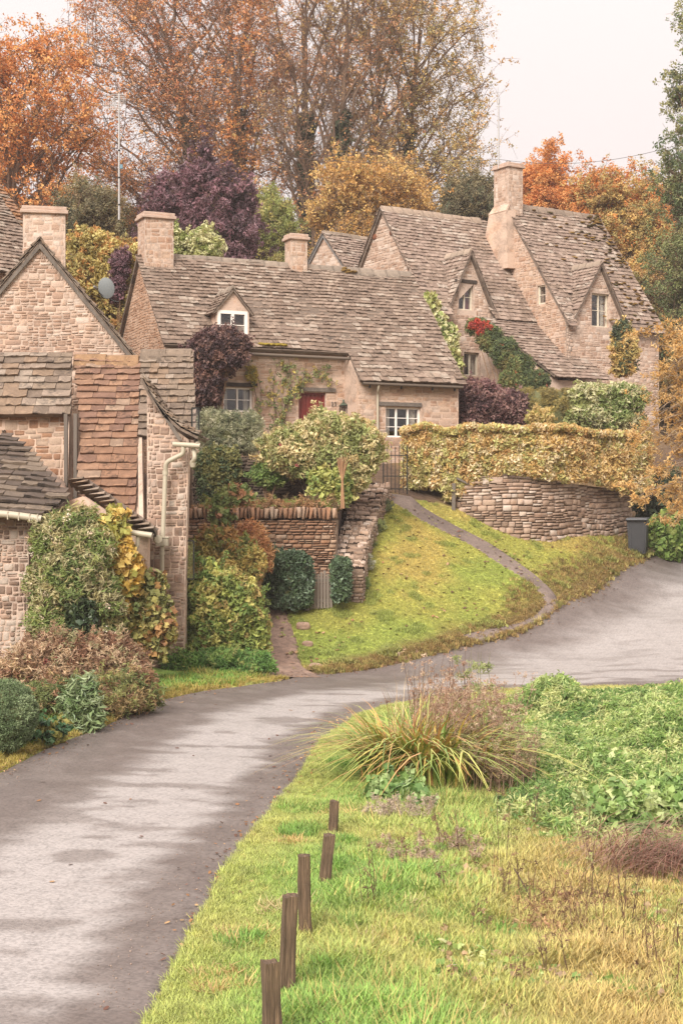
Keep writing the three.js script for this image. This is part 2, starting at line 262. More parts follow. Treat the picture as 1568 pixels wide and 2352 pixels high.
const LEAF = {
  oval: leafCluster(8, 0.62, 0.34, 0.42, 1), small: leafCluster(14, 0.36, 0.2, 0.46, 2), narrow: leafCluster(10, 0.7, 0.16, 0.42, 3), broad: leafCluster(6, 0.62, 0.5, 0.4, 4, 0.15), single: leafCluster(1, 1, 0.62, 0, 5, 0.3), sparse: leafCluster(5, 0.42, 0.26, 0.5, 6), box: leafCluster(18, 0.3, 0.2, 0.42, 7),
  tuft: bladeTuft(9, 1, 0.6, 0.075, 0.5), short: bladeTuft(14, 2, 0.4, 0.12, 0.6), long: bladeTuft(10, 3, 1.1, 0.03, 0.2), straw: bladeTuft(5, 4, 0.5, 0.016, 0.3),
};
const _m = new THREE.Matrix4(), _q = new THREE.Quaternion(), _s = new THREE.Vector3(), _e = new THREE.Euler();
function scatter(name, geo, mat, items, parent) { // items: [pos, size, colour, tilt?]; one InstancedMesh
  const im = new THREE.InstancedMesh(geo, mat, items.length); im.castShadow = im.receiveShadow = true; const r = rng(items.length + 7);
  items.forEach(([p, s, c, up], i) => {
    if (up) _e.set((r() - 0.5) * up, r() * 6.283, (r() - 0.5) * up); else _e.set(r() * 6.283, r() * 6.283, r() * 6.283);
    _m.compose(p, _q.setFromEuler(_e), Array.isArray(s) ? _s.set(...s) : _s.set(s, s, s)); im.setMatrixAt(i, _m); im.setColorAt(i, c);
  });
  im.name = parent === scene ? numbered(name) : name; im.userData.kind = 'stuff'; parent.add(im); return im;
}
const pick = (r, list) => list[Math.floor(r() * list.length)];
function palette(list) { return list.map(([h, k]) => { const c = lin(h), q = Math.min(0.92, k * 1.68); return new THREE.Color().setRGB(c[0] * q, c[1] * q, c[2] * q); }); } // leaf colours: what they reflect and let through together
const vary = (r, c, a = 0.18) => { const k = 1 + a * (r() - 0.5) * 2; return new THREE.Color().setRGB(c.r * k * (1 + 0.06 * (r() - 0.5)), c.g * k, c.b * k * (1 + 0.1 * (r() - 0.5))); };

// ---------------------------------------------------------------- grass
{
  const r = rng(77), near = [], lawn = [], straw = [];
  const gc = new THREE.Color();
  for (let i = 0; i < 290000; i++) { // verge and meadow, thinning with distance
    const d = 9.6 + 23 * Math.pow(r(), 1.25), x = -2 + (d * 0.24 + 4.2) * r();
    if (x < -2 || inPoly(roadPoly, x, d) && distPoly(roadPoly, x, d) > 0.10 * r()) continue;
    groundColour(x, d, gc);
    const wild = step(0.2, 1.8, distPoly(roadPoly, x, d)), h = (0.05 + 0.085 * r() * (0.45 + wild)) * (0.45 + 1.1 * fbm(x * 1.6, d * 1.6, 9, 3));
    near.push([V3(x, ground(x, d) - 0.01, -d), [h * 1.4, h, h * 1.4], vary(r, r() < 0.1 ? C.meadowB : gc, 0.42), 0.6]);
    if (r() < 0.03 * wild) straw.push([V3(x, ground(x, d), -d), h * (1.2 + 0.9 * r()), vary(r, C.meadowC, 0.3), 0.9]);
  }
  for (let c = 0; c < 170; c++) { // lusher tussocks and flattened straw drifts
    const d = 10 + 20 * Math.pow(r(), 1.3), x = -1.6 + (d * 0.22 + 1.8) * r(), lush = r() < 0.6, w = 0.12 + 0.22 * r(), cc = lush ? pick(r, [col('#86b048', 0.62), col('#97b852', 0.64)]) : pick(r, [col('#d6c48a', 0.68), C.meadowC]); if (inPoly(roadPoly, x, d) || distPoly(roadPoly, x, d) < 0.25) continue;
    for (let k = 0; k < 46; k++) { const a = r() * 6.283, q = Math.sqrt(r()) * w, X2 = x + Math.cos(a) * q, D2 = d + Math.sin(a) * q * 1.3, hh = lush ? 0.1 + 0.12 * r() * (1 - q / w * 0.5) : 0.06 + 0.06 * r(); near.push([V3(X2, ground(X2, D2) - 0.01, -D2), [hh * (lush ? 1.1 : 2.2), hh, hh * (lush ? 1.1 : 2.2)], vary(r, cc, 0.3), lush ? 0.6 : 1.1]); }
  }
  stuff(scatter('meadow_grass', LEAF.tuft, leafMat, near, scene)); scene.children.at(-1).userData.label = 'rough green and straw coloured grass of the verge and meadow'; scene.children.at(-1).userData.category = 'grass';
  stuff(scatter('dry_grass', LEAF.straw, dryMat, straw, scene)); scene.children.at(-1).userData.label = 'thin dry straw standing in the meadow grass'; scene.children.at(-1).userData.category = 'grass';
  for (let i = 0; i < 190000; i++) {
    const x = -2.2 + 12.6 * r(), d = 34.2 + 16 * r(); if (!inPoly(lawnPoly, x, d) || (paved(x, d) && r() < 0.985)) continue;
    groundColour(x, d, gc); const e = distPoly(roadPoly, x, d), weed = fbm(x * 2.6, d * 2.6, 71, 3) > 0.68, h = (0.028 + 0.022 * r() + 0.07 * step(0.9, 0.2, e) * r()) * (weed ? 1.9 : 1); if (weed) gc.lerp(C.lawnC, 0.5).multiplyScalar(0.86);
    lawn.push([V3(x, ground(x, d) - 0.004, -d), [h * 1.9, h, h * 1.9], vary(r, gc, 0.28), 0.5]);
  }
  stuff(scatter('lawn_grass', LEAF.short, leafMat, lawn, scene)); scene.children.at(-1).userData.label = 'mown yellow-green lawn on the sloping green'; scene.children.at(-1).userData.category = 'grass';
  const bank = [], bp = palette([['#b5945c', 0.42], ['#a3824e', 0.4], ['#8a7042', 0.38], ['#c2b068', 0.44], ['#93904c', 0.4]]);
  for (let i = 0; i < 30000; i++) { // shaggy brown grass on the bank above the lane
    const k = Math.floor(r() * (roadL.length - 1)), p = roadL[k]; if (p[0] < -0.6 || p[0] > 10 || p[1] > 50) continue; const q = roadL[k + 1], tx = q[0] - p[0], td = q[1] - p[1], L = Math.hypot(tx, td), wide = 0.35 + 0.75 * step(2, 6, p[0]), o = (Math.pow(r(), 1.2) * wide) * (0.6 + 0.8 * fbm(p[0] * 1.2, p[1] * 1.2, 3, 2)), x = mix(p[0], q[0], r()) - td / L * o, d = mix(p[1], q[1], r()) + tx / L * o; if (inPoly(pathPoly, x, d)) continue;
    const hh = (0.05 + 0.11 * r()) * (0.6 + 0.8 * fbm(x * 2.5, d * 2.5, 4, 2)); bank.push([V3(x, ground(x, d) - 0.01, -d), [hh * 1.3, hh, hh * 1.3], vary(r, pick(r, bp), 0.3), 0.9]);
  }
  stuff(scatter('bank_grass', LEAF.tuft, dryMat, bank, scene)); scene.children.at(-1).userData.label = 'shaggy brown grass on the bank between lawn and lane'; scene.children.at(-1).userData.category = 'grass';
  // left verge, vivid green strip under the shrubs
  const verge = [], vg = palette([['#7fae3f', 0.55], ['#a3b04a', 0.55], ['#6f9a3a', 0.5], ['#b8a552', 0.55]]);
  for (let i = 0; i < 26000; i++) {
    const k = Math.floor(r() * 95) + 20, p = roadL[k], o = Math.pow(r(), 1.3) * 1.7, x = p[0] - o * 0.85 + (r() - 0.5) * 0.16, d = p[1] + o * 0.35 + (r() - 0.5) * 0.5;
    if (d > 34.2 || inPoly(drivePoly, x, d) || inPoly(roadPoly, x, d) && distPoly(roadPoly, x, d) > 0.07) continue;
    const h = (0.05 + 0.12 * r()) * (o < 0.25 ? 0.7 : 1.2); verge.push([V3(x, ground(x, d) - 0.01, -d), [h * 1.3, h, h * 1.3], vary(r, o < 0.22 + 0.2 * r() ? vg[3] : pick(r, vg), 0.25), 0.5]);
  }
  stuff(scatter('verge_grass', LEAF.tuft, leafMat, verge, scene)); scene.children.at(-1).userData.label = 'bright green grass verge below the cottage shrubs'; scene.children.at(-1).userData.category = 'grass';
  // fallen leaves on the lawn, along the kerb line and on the lane
  const fall = [], fp = palette([['#946a44', 0.4], ['#74523a', 0.38], ['#a87850', 0.42], ['#b8946a', 0.44], ['#7a5444', 0.38]]);
  for (let i = 0; i < 900; i++) { const x = -1.5 + 11 * r(), d = 35 + 12 * r(); if (inPoly(lawnPoly, x, d)) fall.push([V3(x, ground(x, d) + 0.055, -d), 0.08 + 0.06 * r(), vary(r, pick(r, fp), 0.25), 0.8]); }
  for (let i = 0; i < 3600; i++) { const edge = r() < 0.62 ? roadL : roadR, p = edge[Math.floor(r() * (edge.length - 30)) + 15], s = edge === roadL ? 1 : -1, o = (r() + r() + r() - 1.5) * 0.34 + 0.05, x = p[0] + s * o + (r() - 0.5) * 0.2, d = p[1] + (r() - 0.5) * 0.6; if (p[1] < 60) fall.push([V3(x, ground(x, d) + 0.03, -d), 0.03 + 0.035 * r(), vary(r, pick(r, fp), 0.25), 0.8]); }
  for (let i = 0; i < 70; i++) { const x = -5 + 7 * r(), d = 11 + 22 * r(); if (inPoly(roadPoly, x, d)) fall.push([V3(x, ground(x, d) + 0.022, -d), 0.05 + 0.05 * r(), vary(r, pick(r, fp), 0.25), 0.5]); }
  stuff(scatter('fallen_leaves', new THREE.CircleGeometry(0.5, 5).rotateX(-Math.PI / 2).scale(1, 1, 0.6), dryMat, fall, scene)); scene.children.at(-1).userData.label = 'fallen brown leaves on the lawn and lane edges'; scene.children.at(-1).userData.category = 'leaves';
  const grit = [], gp = palette([['#a39084', 0.4], ['#8c7668', 0.5], ['#a08c7e', 0.42]]);
  for (let i = 0; i < 5000; i++) { const edge = r() < 0.5 ? roadL : roadR, p = edge[Math.floor(r() * 100) + 12], s = edge === roadL ? 1 : -1, o = Math.pow(r(), 1.8) * 0.7, x = p[0] + s * o, d = p[1] + (r() - 0.5) * 0.4; if (inPoly(roadPoly, x, d)) grit.push([V3(x, ground(x, d) + 0.016, -d), 0.004 + 0.008 * r() * r(), vary(r, pick(r, gp), 0.3)]); }
  stuff(scatter('loose_grit', new THREE.IcosahedronGeometry(1, 0), dryMat, grit, scene)); scene.children.at(-1).userData.label = 'loose grit along the lane margins'; scene.children.at(-1).userData.category = 'gravel';
}
// ---------------------------------------------------------------- stone tiles and wall stones as single pieces
function facetted(p, tri, uvf) { const o = [], uv = []; for (const t of tri) for (const k of t) { o.push(...p[k]); uv.push(...uvf(p[k])); } const g = new THREE.BufferGeometry(); g.setAttribute('position', new THREE.Float32BufferAttribute(o, 3)); g.setAttribute('uv', new THREE.Float32BufferAttribute(uv, 2)); g.computeVertexNormals(); return g; }
const TILES = [...Array(10)].map((_, k) => { // x across -0.5..0.5, y up the slope 0..1.35, z outwards in units of thickness
  const r = rng(300 + k), n = 4, p = [], t = [], xs = [-0.495, -0.2 + 0.1 * (r() - 0.5), 0.17 + 0.1 * (r() - 0.5), 0.495], e = xs.map((_, i) => (i === 0 || i === 3 ? 0.06 : 0) * r() + 0.10 * (r() - 0.5)), z = xs.map(() => 1.75 + 0.8 * (r() - 0.5));
  for (let i = 0; i < n; i++) p.push([xs[i], e[i], z[i]]);               // 0-3 lower edge, upper side
  for (let i = 0; i < n; i++) p.push([xs[i], 1.35, 0.35 + 0.2 * r()]);    // 4-7 top
  for (let i = 0; i < n; i++) p.push([xs[i] * 0.99, e[i] + 0.02, z[i] - 0.95 - 0.3 * r()]); // 8-11 lower edge, under side
  for (let i = 0; i < 3; i++) { t.push([i, i + 1, 5 + i], [i, 5 + i, 4 + i], [8 + i, 9 + i, 1 + i], [8 + i, 1 + i, i]); }
  t.push([0, 4, 8], [3, 11, 7]);
  const ox = r(), oy = r(); return facetted(p, t, v => [v[0] * 0.35 + ox, v[1] * 0.25 + oy]);
});
const STONES = [...Array(12)].map((_, k) => { // unit block, x y -0.5..0.5, face towards +z (0), back at -1
  const r = rng(500 + k), p = [], idx = [], g = [-0.5, -0.4, 0.4, 0.5];
  for (let j = 0; j < 4; j++) for (let i = 0; i < 4; i++) { const edge = (i % 3 === 0) + (j % 3 === 0), jit = edge ? 0.05 : 0.07; p.push([g[i] * (edge === 2 ? 0.9 : 1) + jit * (r() - 0.5), g[j] * (edge === 2 ? 0.9 : 1) + jit * 1.6 * (r() - 0.5), edge ? -0.34 - 0.2 * edge * r() : 0.3 * (r() - 0.5)]); }
  for (let j = 0; j < 3; j++) for (let i = 0; i < 3; i++) { const a = j * 4 + i; idx.push(a, a + 1, a + 5, a, a + 5, a + 4); }
  const ring = [0, 1, 2, 3, 7, 11, 15, 14, 13, 12, 8, 4]; const b = p.length; ring.forEach(i => p.push([p[i][0], p[i][1], -1]));
  ring.forEach((v, i) => { const n = (i + 1) % 12; idx.push(v, b + i, b + n, v, b + n, ring[n]); });
  const ge = new THREE.BufferGeometry(), ox = r(), oy = r(); ge.setAttribute('position', new THREE.Float32BufferAttribute(p.flat(), 3)); ge.setAttribute('uv', new THREE.Float32BufferAttribute(p.flatMap(v => [v[0] * 0.4 + ox + v[2] * 0.05, v[1] * 0.3 + oy]), 2)); ge.setIndex(idx); ge.computeVertexNormals(); return ge.toNonIndexed();
});
const tintCache = new Map();
function tintMat(hex, k, kind) { const id = hex + k + kind; if (!tintCache.has(id)) tintCache.set(id, kind === 'tile' ? std({ color: col(hex, k), map: T.tile, bumpMap: T.grain, bumpScale: 0.01, roughness: 0.95 }) : std({ color: col(hex, k), map: T.stone, bumpMap: T.grain, bumpScale: 0.012, roughness: 0.95 })); return tintCache.get(id); }
const vcMat = { tile: std({ vertexColors: true, map: T.tile, bumpMap: T.grain, bumpScale: 0.01, roughness: 0.95 }), stone: std({ vertexColors: true, map: T.stone, bumpMap: T.grain, bumpScale: 0.012, roughness: 0.95 }) };
// tint tables: [hex as seen, strength]
const TT = {
  grey: [['#aa9280', 0.59], ['#9d8573', 0.58], ['#b39c89', 0.6], ['#947d6c', 0.57], ['#a38b79', 0.58], ['#beab99', 0.61], ['#a88f7c', 0.57], ['#9a8270', 0.58]],
  red: [['#a98065', 0.57], ['#9f785e', 0.56], ['#b0886c', 0.57], ['#997460', 0.56], ['#a68068', 0.56], ['#b5977f', 0.57], ['#a27a61', 0.56]],
  leftgrey: [['#a38d7b', 0.57], ['#97826f', 0.56], ['#aa9583', 0.57], ['#8f7b6a', 0.55], ['#a58a72', 0.56], ['#b09d8b', 0.58], ['#9c8773', 0.57]],
  pink: [['#b89f8e', 0.6], ['#ac9281', 0.59], ['#bea593', 0.6], ['#a28a78', 0.58], ['#b29986', 0.59], ['#c8b5a4', 0.62], ['#a89080', 0.59]],
  wallpale: [['#d6b8a2', 0.64], ['#d0b098', 0.63], ['#dabfaa', 0.64], ['#cba78d', 0.62], ['#d3b298', 0.63], ['#c6a086', 0.6]],
  gable: [['#d9bfab', 0.66], ['#d2b5a0', 0.64], ['#dec8b6', 0.66], ['#cbac95', 0.62], ['#d5b9a4', 0.65], ['#c3a18a', 0.6]],
  brickish: [['#d0a88a', 0.61], ['#c99f80', 0.6], ['#d5b093', 0.61], ['#c19576', 0.59]],
  dry: [['#ccb19d', 0.6], ['#c0a38d', 0.58], ['#d3bba8', 0.61], ['#b2957f', 0.56], ['#c6a992', 0.59], ['#a88d78', 0.54], ['#d7c4b3', 0.62]],
  old: [['#c2a592', 0.58], ['#b59682', 0.56], ['#cbb2a0', 0.59], ['#a88a77', 0.54], ['#bb9d88', 0.57], ['#9c8270', 0.52], ['#d0bdac', 0.6]],
  rust: [['#c29c80', 0.58], ['#b68a6a', 0.56], ['#c8a68a', 0.58], ['#ad8366', 0.55], ['#ba9072', 0.56], ['#ccb098', 0.58]],
  dark: [['#8f7c6b', 0.48], ['#836f60', 0.47], ['#9a8672', 0.5], ['#776557', 0.46]],
};
function facingScore(p, n, root) { const w = p.clone().applyMatrix4(root.matrixWorld), m = n.clone().transformDirection(root.matrixWorld), to = V3(0, EYE, 0).sub(w), d = to.length(), sx = w.x / -w.z * F + 784, sy = 1176 - (w.y - EYE) / -w.z * F; const inside = sx > -30 && sx < 1598 && sy > -30 && sy < 2382; return inside ? Math.max(0, to.normalize().dot(m)) / d : 0; }
function layTiles(list, root, { O, u, v, poly, exp, tint, thick = 0.032, seed = 1, wid = [0.2, 0.5], sag = 0 }) {
  root.updateMatrixWorld(true); u = u.clone().normalize(); v = v.clone().normalize(); const n = u.clone().cross(v).normalize(), r = rng(seed), vs = poly.map(p => p[1]), v0 = Math.min(...vs), v1 = Math.max(...vs);
  for (let y = v0 - 0.04, row = 0; y < v1 - 0.06; row++) {
    const e = mix(exp[0], exp[1], (y - v0) / (v1 - v0)) * (0.9 + 0.2 * r()), ym = clamp(y + e * 0.4, v0 + 0.01, v1 - 0.01), xs = [];
    for (let i = 0, j = poly.length - 1; i < poly.length; j = i++) { const [a, b] = poly[i], [c, d] = poly[j]; if ((b > ym) !== (d > ym)) xs.push((c - a) * (ym - b) / (d - b) + a); } xs.sort((a, b) => a - b);
    for (let s = 0; s + 1 < xs.length; s += 2) {
      let x = xs[s] - 0.05 * r(); const end = xs[s + 1] + 0.04 * r();
      while (x < end - 0.05) {
        let w = mix(wid[0], wid[1], r() * r()) * (0.6 + 2 * e); if (end - x - w < wid[0] * 0.6) w = end - x;
        const cx = x + w / 2, lift = sag * (fbm(cx * 0.5, y * 0.6, seed, 3) - 0.5) + 0.004 * r();
        const p = O.clone().addScaledVector(u, cx).addScaledVector(v, y).addScaledVector(n, lift), rot = (r() - 0.5) * 0.03, uu = u.clone().addScaledVector(v, rot), vv = v.clone().addScaledVector(u, -rot);
        const m = new THREE.Matrix4().makeBasis(uu.multiplyScalar(w - 0.004), vv.multiplyScalar(Math.min(e * (0.97 + 0.06 * r()), Math.max(0.05, (v1 - y + 0.015) / 1.35))), n.clone().multiplyScalar(thick * (0.75 + 0.6 * r()))).setPosition(p);
        const tt = TT[tint], patch = fbm(cx * 0.7, y * 0.7, seed + 5, 3);
        list.push({ m, g: Math.floor(r() * TILES.length), t: tt[r() < 0.45 ? Math.floor(clamp((patch - 0.25) * 2, 0, 0.999) * tt.length) : Math.floor(r() * tt.length)], s: w * e * facingScore(p, n, root) }); x += w;
      }
    }
    y += e;
  }
}
function layStones(list, root, { O, u, v, poly, holes = [], rows, len, depth = 0.05, gap = 0.015, tint, seed = 1, proud = 0.02, at }) {
  // at(a, b) -> {p, u, v, n} overrides the flat frame for curved walls
  root.updateMatrixWorld(true); const r = rng(seed); if (!at) { u = u.clone().normalize(); v = v.clone().normalize(); const n = u.clone().cross(v).normalize(); at = (a, b) => ({ p: O.clone().addScaledVector(u, a).addScaledVector(v, b), u, v, n }); }
  const vs = poly.map(p => p[1]), us = poly.map(p => p[0]), v1 = Math.max(...vs), u0 = Math.min(...us), u1 = Math.max(...us);
  const ok = (a, b) => inPoly(poly, a, b) && !holes.some(k => a > k[0] - 0.01 && a < k[1] + 0.01 && b > k[2] - 0.01 && b < k[3] + 0.01), k = 0.45, wave = (a, b) => 0.9 * rows[1] * (fbm(a * 0.9, b * 0.7, seed, 2) - 0.5);
  const lay = (x, y, w, h, deep) => {
    const cx = x + w / 2, cy = y + h / 2 + wave(cx, y);
    if (ok(cx - w * k, cy - h * k) && ok(cx + w * k, cy - h * k) && ok(cx - w * k, cy + h * k) && ok(cx + w * k, cy + h * k)) {
      const f = at(cx, cy), out = proud * (0.4 + 1.1 * r()), rot = (r() - 0.5) * 0.07 * Math.min(1, 2 * h / w + 0.3), uu = f.u.clone().addScaledVector(f.v, rot), vv = f.v.clone().addScaledVector(f.u, -rot);
      const m = new THREE.Matrix4().makeBasis(uu.multiplyScalar(w - gap), vv.multiplyScalar(h * (0.93 + 0.14 * r()) - gap), f.n.clone().multiplyScalar(depth)).setPosition(f.p.clone().addScaledVector(f.n, out)), tt = TT[tint], patch = fbm(cx * 0.6, cy * 0.8, seed + 3, 3);
      list.push({ m, g: Math.floor(r() * STONES.length), t: tt[r() < 0.5 ? Math.floor(clamp((patch - 0.25) * 2, 0, 0.999) * tt.length) : Math.floor(r() * tt.length)], s: w * h * facingScore(f.p, f.n, root) });
    } else if (deep && w > len[0] * 0.5) { lay(x, y, w / 2, h, deep - 1); lay(x + w / 2, y, w / 2, h, deep - 1); } else if (deep && h > rows[0] * 0.5) { lay(x, y, w, h / 2, deep - 1); lay(x, y + h / 2, w, h / 2, deep - 1); }
  };
  for (let y = Math.min(...vs); y < v1 - rows[0] * 0.3;) {
    const h = Math.min(mix(rows[0], rows[1], r()), v1 - y);
    for (let x = u0 - len[0] * r() * 0.5; x < u1;) {
      const w = mix(len[0], len[1], r() * r()), c = r();
      if (h > rows[0] * 1.35 && c < 0.45) { const q = h * (0.35 + 0.3 * r()), j = w * (0.4 + 0.2 * r()); if (c < 0.2 && w > len[0] * 1.6) { lay(x, y, w, q, 3); lay(x, y + q, j, h - q, 3); lay(x + j, y + q, w - j, h - q, 3); } else { lay(x, y, w, q, 3); lay(x, y + q, w, h - q, 3); } } else lay(x, y, w, h, 3);
      x += w;
    }
    y += h;
  }
}
function placePieces(parent, list, kind, name, restName, most = 290) { // the pieces that show largest one by one, the rest as one part
  const geos = kind === 'tile' ? TILES : STONES; list.sort((a, b) => b.s - a.s);
  const rest = list.slice(most).concat(list.slice(0, most).filter(e => e.s <= 0));
  for (const e of list.slice(0, most)) { if (e.s <= 0) continue; const o = add(name, geos[e.g], tintMat(e.t[0], e.t[1], kind), parent); e.m.decompose(o.position, o.quaternion, o.scale); }
  if (!rest.length) return;
  let n = 0; for (const e of rest) n += geos[e.g].attributes.position.count;
  const p = new Float32Array(n * 3), nn = new Float32Array(n * 3), uv = new Float32Array(n * 2), c = new Float32Array(n * 3), a = V3(), nm = new THREE.Matrix3(); let k = 0;
  for (const e of rest) {
    const g = geos[e.g], q = col(e.t[0], e.t[1]); nm.getNormalMatrix(e.m);
    for (let i = 0; i < g.attributes.position.count; i++, k++) { a.fromBufferAttribute(g.attributes.position, i).applyMatrix4(e.m).toArray(p, k * 3); a.fromBufferAttribute(g.attributes.normal, i).applyMatrix3(nm).normalize().toArray(nn, k * 3); uv[2 * k] = g.attributes.uv.getX(i); uv[2 * k + 1] = g.attributes.uv.getY(i); c.set([q.r, q.g, q.b], k * 3); }
  }
  const g = new THREE.BufferGeometry(); g.setAttribute('position', new THREE.BufferAttribute(p, 3)); g.setAttribute('normal', new THREE.BufferAttribute(nn, 3)); g.setAttribute('uv', new THREE.BufferAttribute(uv, 2)); g.setAttribute('color', new THREE.BufferAttribute(c, 3));
  stuff(add(restName, g, vcMat[kind], parent));
}
// ---------------------------------------------------------------- building helpers (local frame: x along the ridge, y up, z towards the front)
function slab(pts, thick, dir) { // polygon of points given a thickness along dir
  const n = pts.length, q = [...pts, ...pts.map(p => p.clone().addScaledVector(dir, thick))], c = pts.reduce((s, p) => s.add(p), V3(0, 0, 0)).multiplyScalar(1 / n), t = [];
  const tri = THREE.ShapeUtils.triangulateShape((() => { const u = pts[1].clone().sub(pts[0]).normalize(), nrm = dir.clone().normalize(), v = nrm.clone().cross(u); return pts.map(p => new THREE.Vector2(p.clone().sub(pts[0]).dot(u), p.clone().sub(pts[0]).dot(v))); })(), []);
  for (const [a, b, d] of tri) t.push([a, b, d], [a + n, d + n, b + n]);
  for (let i = 0; i < n; i++) { const j = (i + 1) % n; t.push([i, j, j + n], [i, j + n, i + n]); }
  return facetted(q.map(p => [p.x, p.y, p.z]), t, v => [(v[0] + v[2] * 0.7) * 0.5, v[1] * 0.5]);
}
function wallShape(pts, holes, thick) { const s = new THREE.Shape(pts.map(p => new THREE.Vector2(...p))); for (const [a, b, c, d] of holes) { const h = new THREE.Path(); h.moveTo(a, c); h.lineTo(b, c); h.lineTo(b, d); h.lineTo(a, d); h.closePath(); s.holes.push(h); } const g = new THREE.ExtrudeGeometry(s, { depth: thick, bevelEnabled: false }); const uv = g.attributes.uv; for (let i = 0; i < uv.count; i++) uv.setXY(i, uv.getX(i) * 0.6, uv.getY(i) * 0.6); return g; }
function casement(parent, [x0, x1, y0, y1], z, { lights = 2, bars = 1, mat = M.white, frame = 0.055, curtain, sill = true, turn = 0, open } = {}) {
  const w = x1 - x0, h = y1 - y0, gs = [], f = frame; const grp = new THREE.Group(); grp.name = 'window'; grp.position.set(x0, y0, z); grp.rotation.y = turn; parent.add(grp);
  gs.push(box(w, f, 0.07, w / 2, h - f / 2), box(w, f, 0.07, w / 2, f / 2), box(f, h - 2 * f, 0.07, f / 2, h / 2), box(f, h - 2 * f, 0.07, w - f / 2, h / 2));
  for (let i = 1; i < lights; i++) gs.push(box(f, h - 2 * f, 0.066, w * i / lights, h / 2));
  add('frame', plain(gs), mat, grp);
  for (let i = 0; i < lights; i++) {
    const a = w * i / lights + f * (i ? 0.5 : 1), b = w * (i + 1) / lights - f * (i < lights - 1 ? 0.5 : 1);
    for (let k = 0; k <= bars; k++) { const c = mix(f, h - f, k / (bars + 1)), d = mix(f, h - f, (k + 1) / (bars + 1)); add('pane', box(b - a - 0.004, d - c - 0.024, 0.004, (a + b) / 2, (c + d) / 2, -0.008), M.glass, grp); if (k < bars) add('glazing_bar', box(b - a - 0.002, 0.022, 0.03, (a + b) / 2, d, 0), mat, grp); }
  }
  if (curtain) for (const s of [0, 1]) { const cw = w * 0.17, pl = new THREE.PlaneGeometry(cw, h - f, 14, 1), p = pl.attributes.position; for (let i = 0; i < p.count; i++) p.setZ(i, 0.02 * Math.sin(p.getX(i) * 90 / (0.6 + cw))); pl.computeVertexNormals(); add('curtain', pl, curtain, grp, [s ? w - cw / 2 - f : cw / 2 + f, h / 2, -0.16]); }
  if (sill) add('sill', box(w + 0.12, 0.06, 0.14, w / 2, -0.035, 0.03), M.dressed, grp);
  return grp;
}
function ridgeStones(parent, a, b, r0, hex, k, seed = 1, len = 0.5, name = 'ridge_tile') { // angled capping stones along a ridge
  const r = rng(seed), dir = b.clone().sub(a), L = dir.length(); dir.normalize(); const n = Math.max(1, Math.round(L / len)), ang = Math.atan2(-dir.z, dir.x);
  const mats = [tintMat(hex, k, 'tile'), tintMat(hex, k * 0.86, 'tile'), tintMat(hex, k * 1.1, 'tile')];
  for (let i = 0; i < n; i++) {
    const w = L / n, g = new THREE.ExtrudeGeometry(new THREE.Shape([[-r0, -r0 * 0.95], [-r0 * 0.25, -0.02], [0, 0.035], [r0 * 0.25, -0.02], [r0, -r0 * 0.95], [r0 * 0.9, -r0 * 0.7], [r0 * 0.3, 0.06], [0, 0.1], [-r0 * 0.3, 0.06], [-r0 * 0.9, -r0 * 0.7]].map(p => new THREE.Vector2(p[0], p[1]))), { depth: w - 0.012, bevelEnabled: false }).rotateY(Math.PI / 2);
    const p = a.clone().addScaledVector(dir, i * w); const o = add(name, g, mats[Math.floor(r() * 3)], parent, [p.x, p.y + 0.03 * (r() - 0.5), p.z]); o.rotation.set(0, ang, 0); o.rotateX((r() - 0.5) * 0.06); o.rotateZ((r() - 0.5) * 0.02);
  }
}
function chimney(parent, [x, y, z], w, h, dpt, tint = 'wallpale', seed = 1, pot = false) {
  const c = new THREE.Group(); c.name = 'chimney'; c.position.set(x, y, z); parent.add(c);
  add('stack', box(w, h, dpt, 0, h / 2, 0), M.mortar, c); const st = [];
  layStones(st, c, { O: V3(-w / 2, 0, dpt / 2), u: V3(1, 0, 0), v: V3(0, 1, 0), poly: [[0, 0], [w, 0], [w, h], [0, h]], rows: [0.14, 0.26], len: [0.22, 0.5], depth: 0.03, gap: 0.008, tint, seed, proud: 0.006 });
  layStones(st, c, { O: V3(-w / 2, 0, -dpt / 2), u: V3(0, 0, 1), v: V3(0, 1, 0), poly: [[0, 0], [dpt, 0], [dpt, h], [0, h]], rows: [0.14, 0.26], len: [0.22, 0.5], depth: 0.03, gap: 0.008, tint, seed: seed + 1, proud: 0.006 });
  layStones(st, c, { O: V3(w / 2, 0, dpt / 2), u: V3(0, 0, -1), v: V3(0, 1, 0), poly: [[0, 0], [dpt, 0], [dpt, h], [0, h]], rows: [0.14, 0.26], len: [0.22, 0.5], depth: 0.03, gap: 0.008, tint, seed: seed + 2, proud: 0.006 });
  placePieces(c, st, 'stone', 'stone', 'stones', 120);
  add('cap', plain([rbox(w + 0.16, 0.1, dpt + 0.16, 0.02, 0, h + 0.03, 0), rbox(w + 0.08, 0.1, dpt + 0.08, 0.02, 0, h + 0.13, 0)]), M.dressed, c);
  if (pot) add('chimney_pot', new THREE.CylinderGeometry(0.1, 0.12, 0.16, 12, 1, true).translate(0, h + 0.26, 0), M.lead, c);
  return c;
}
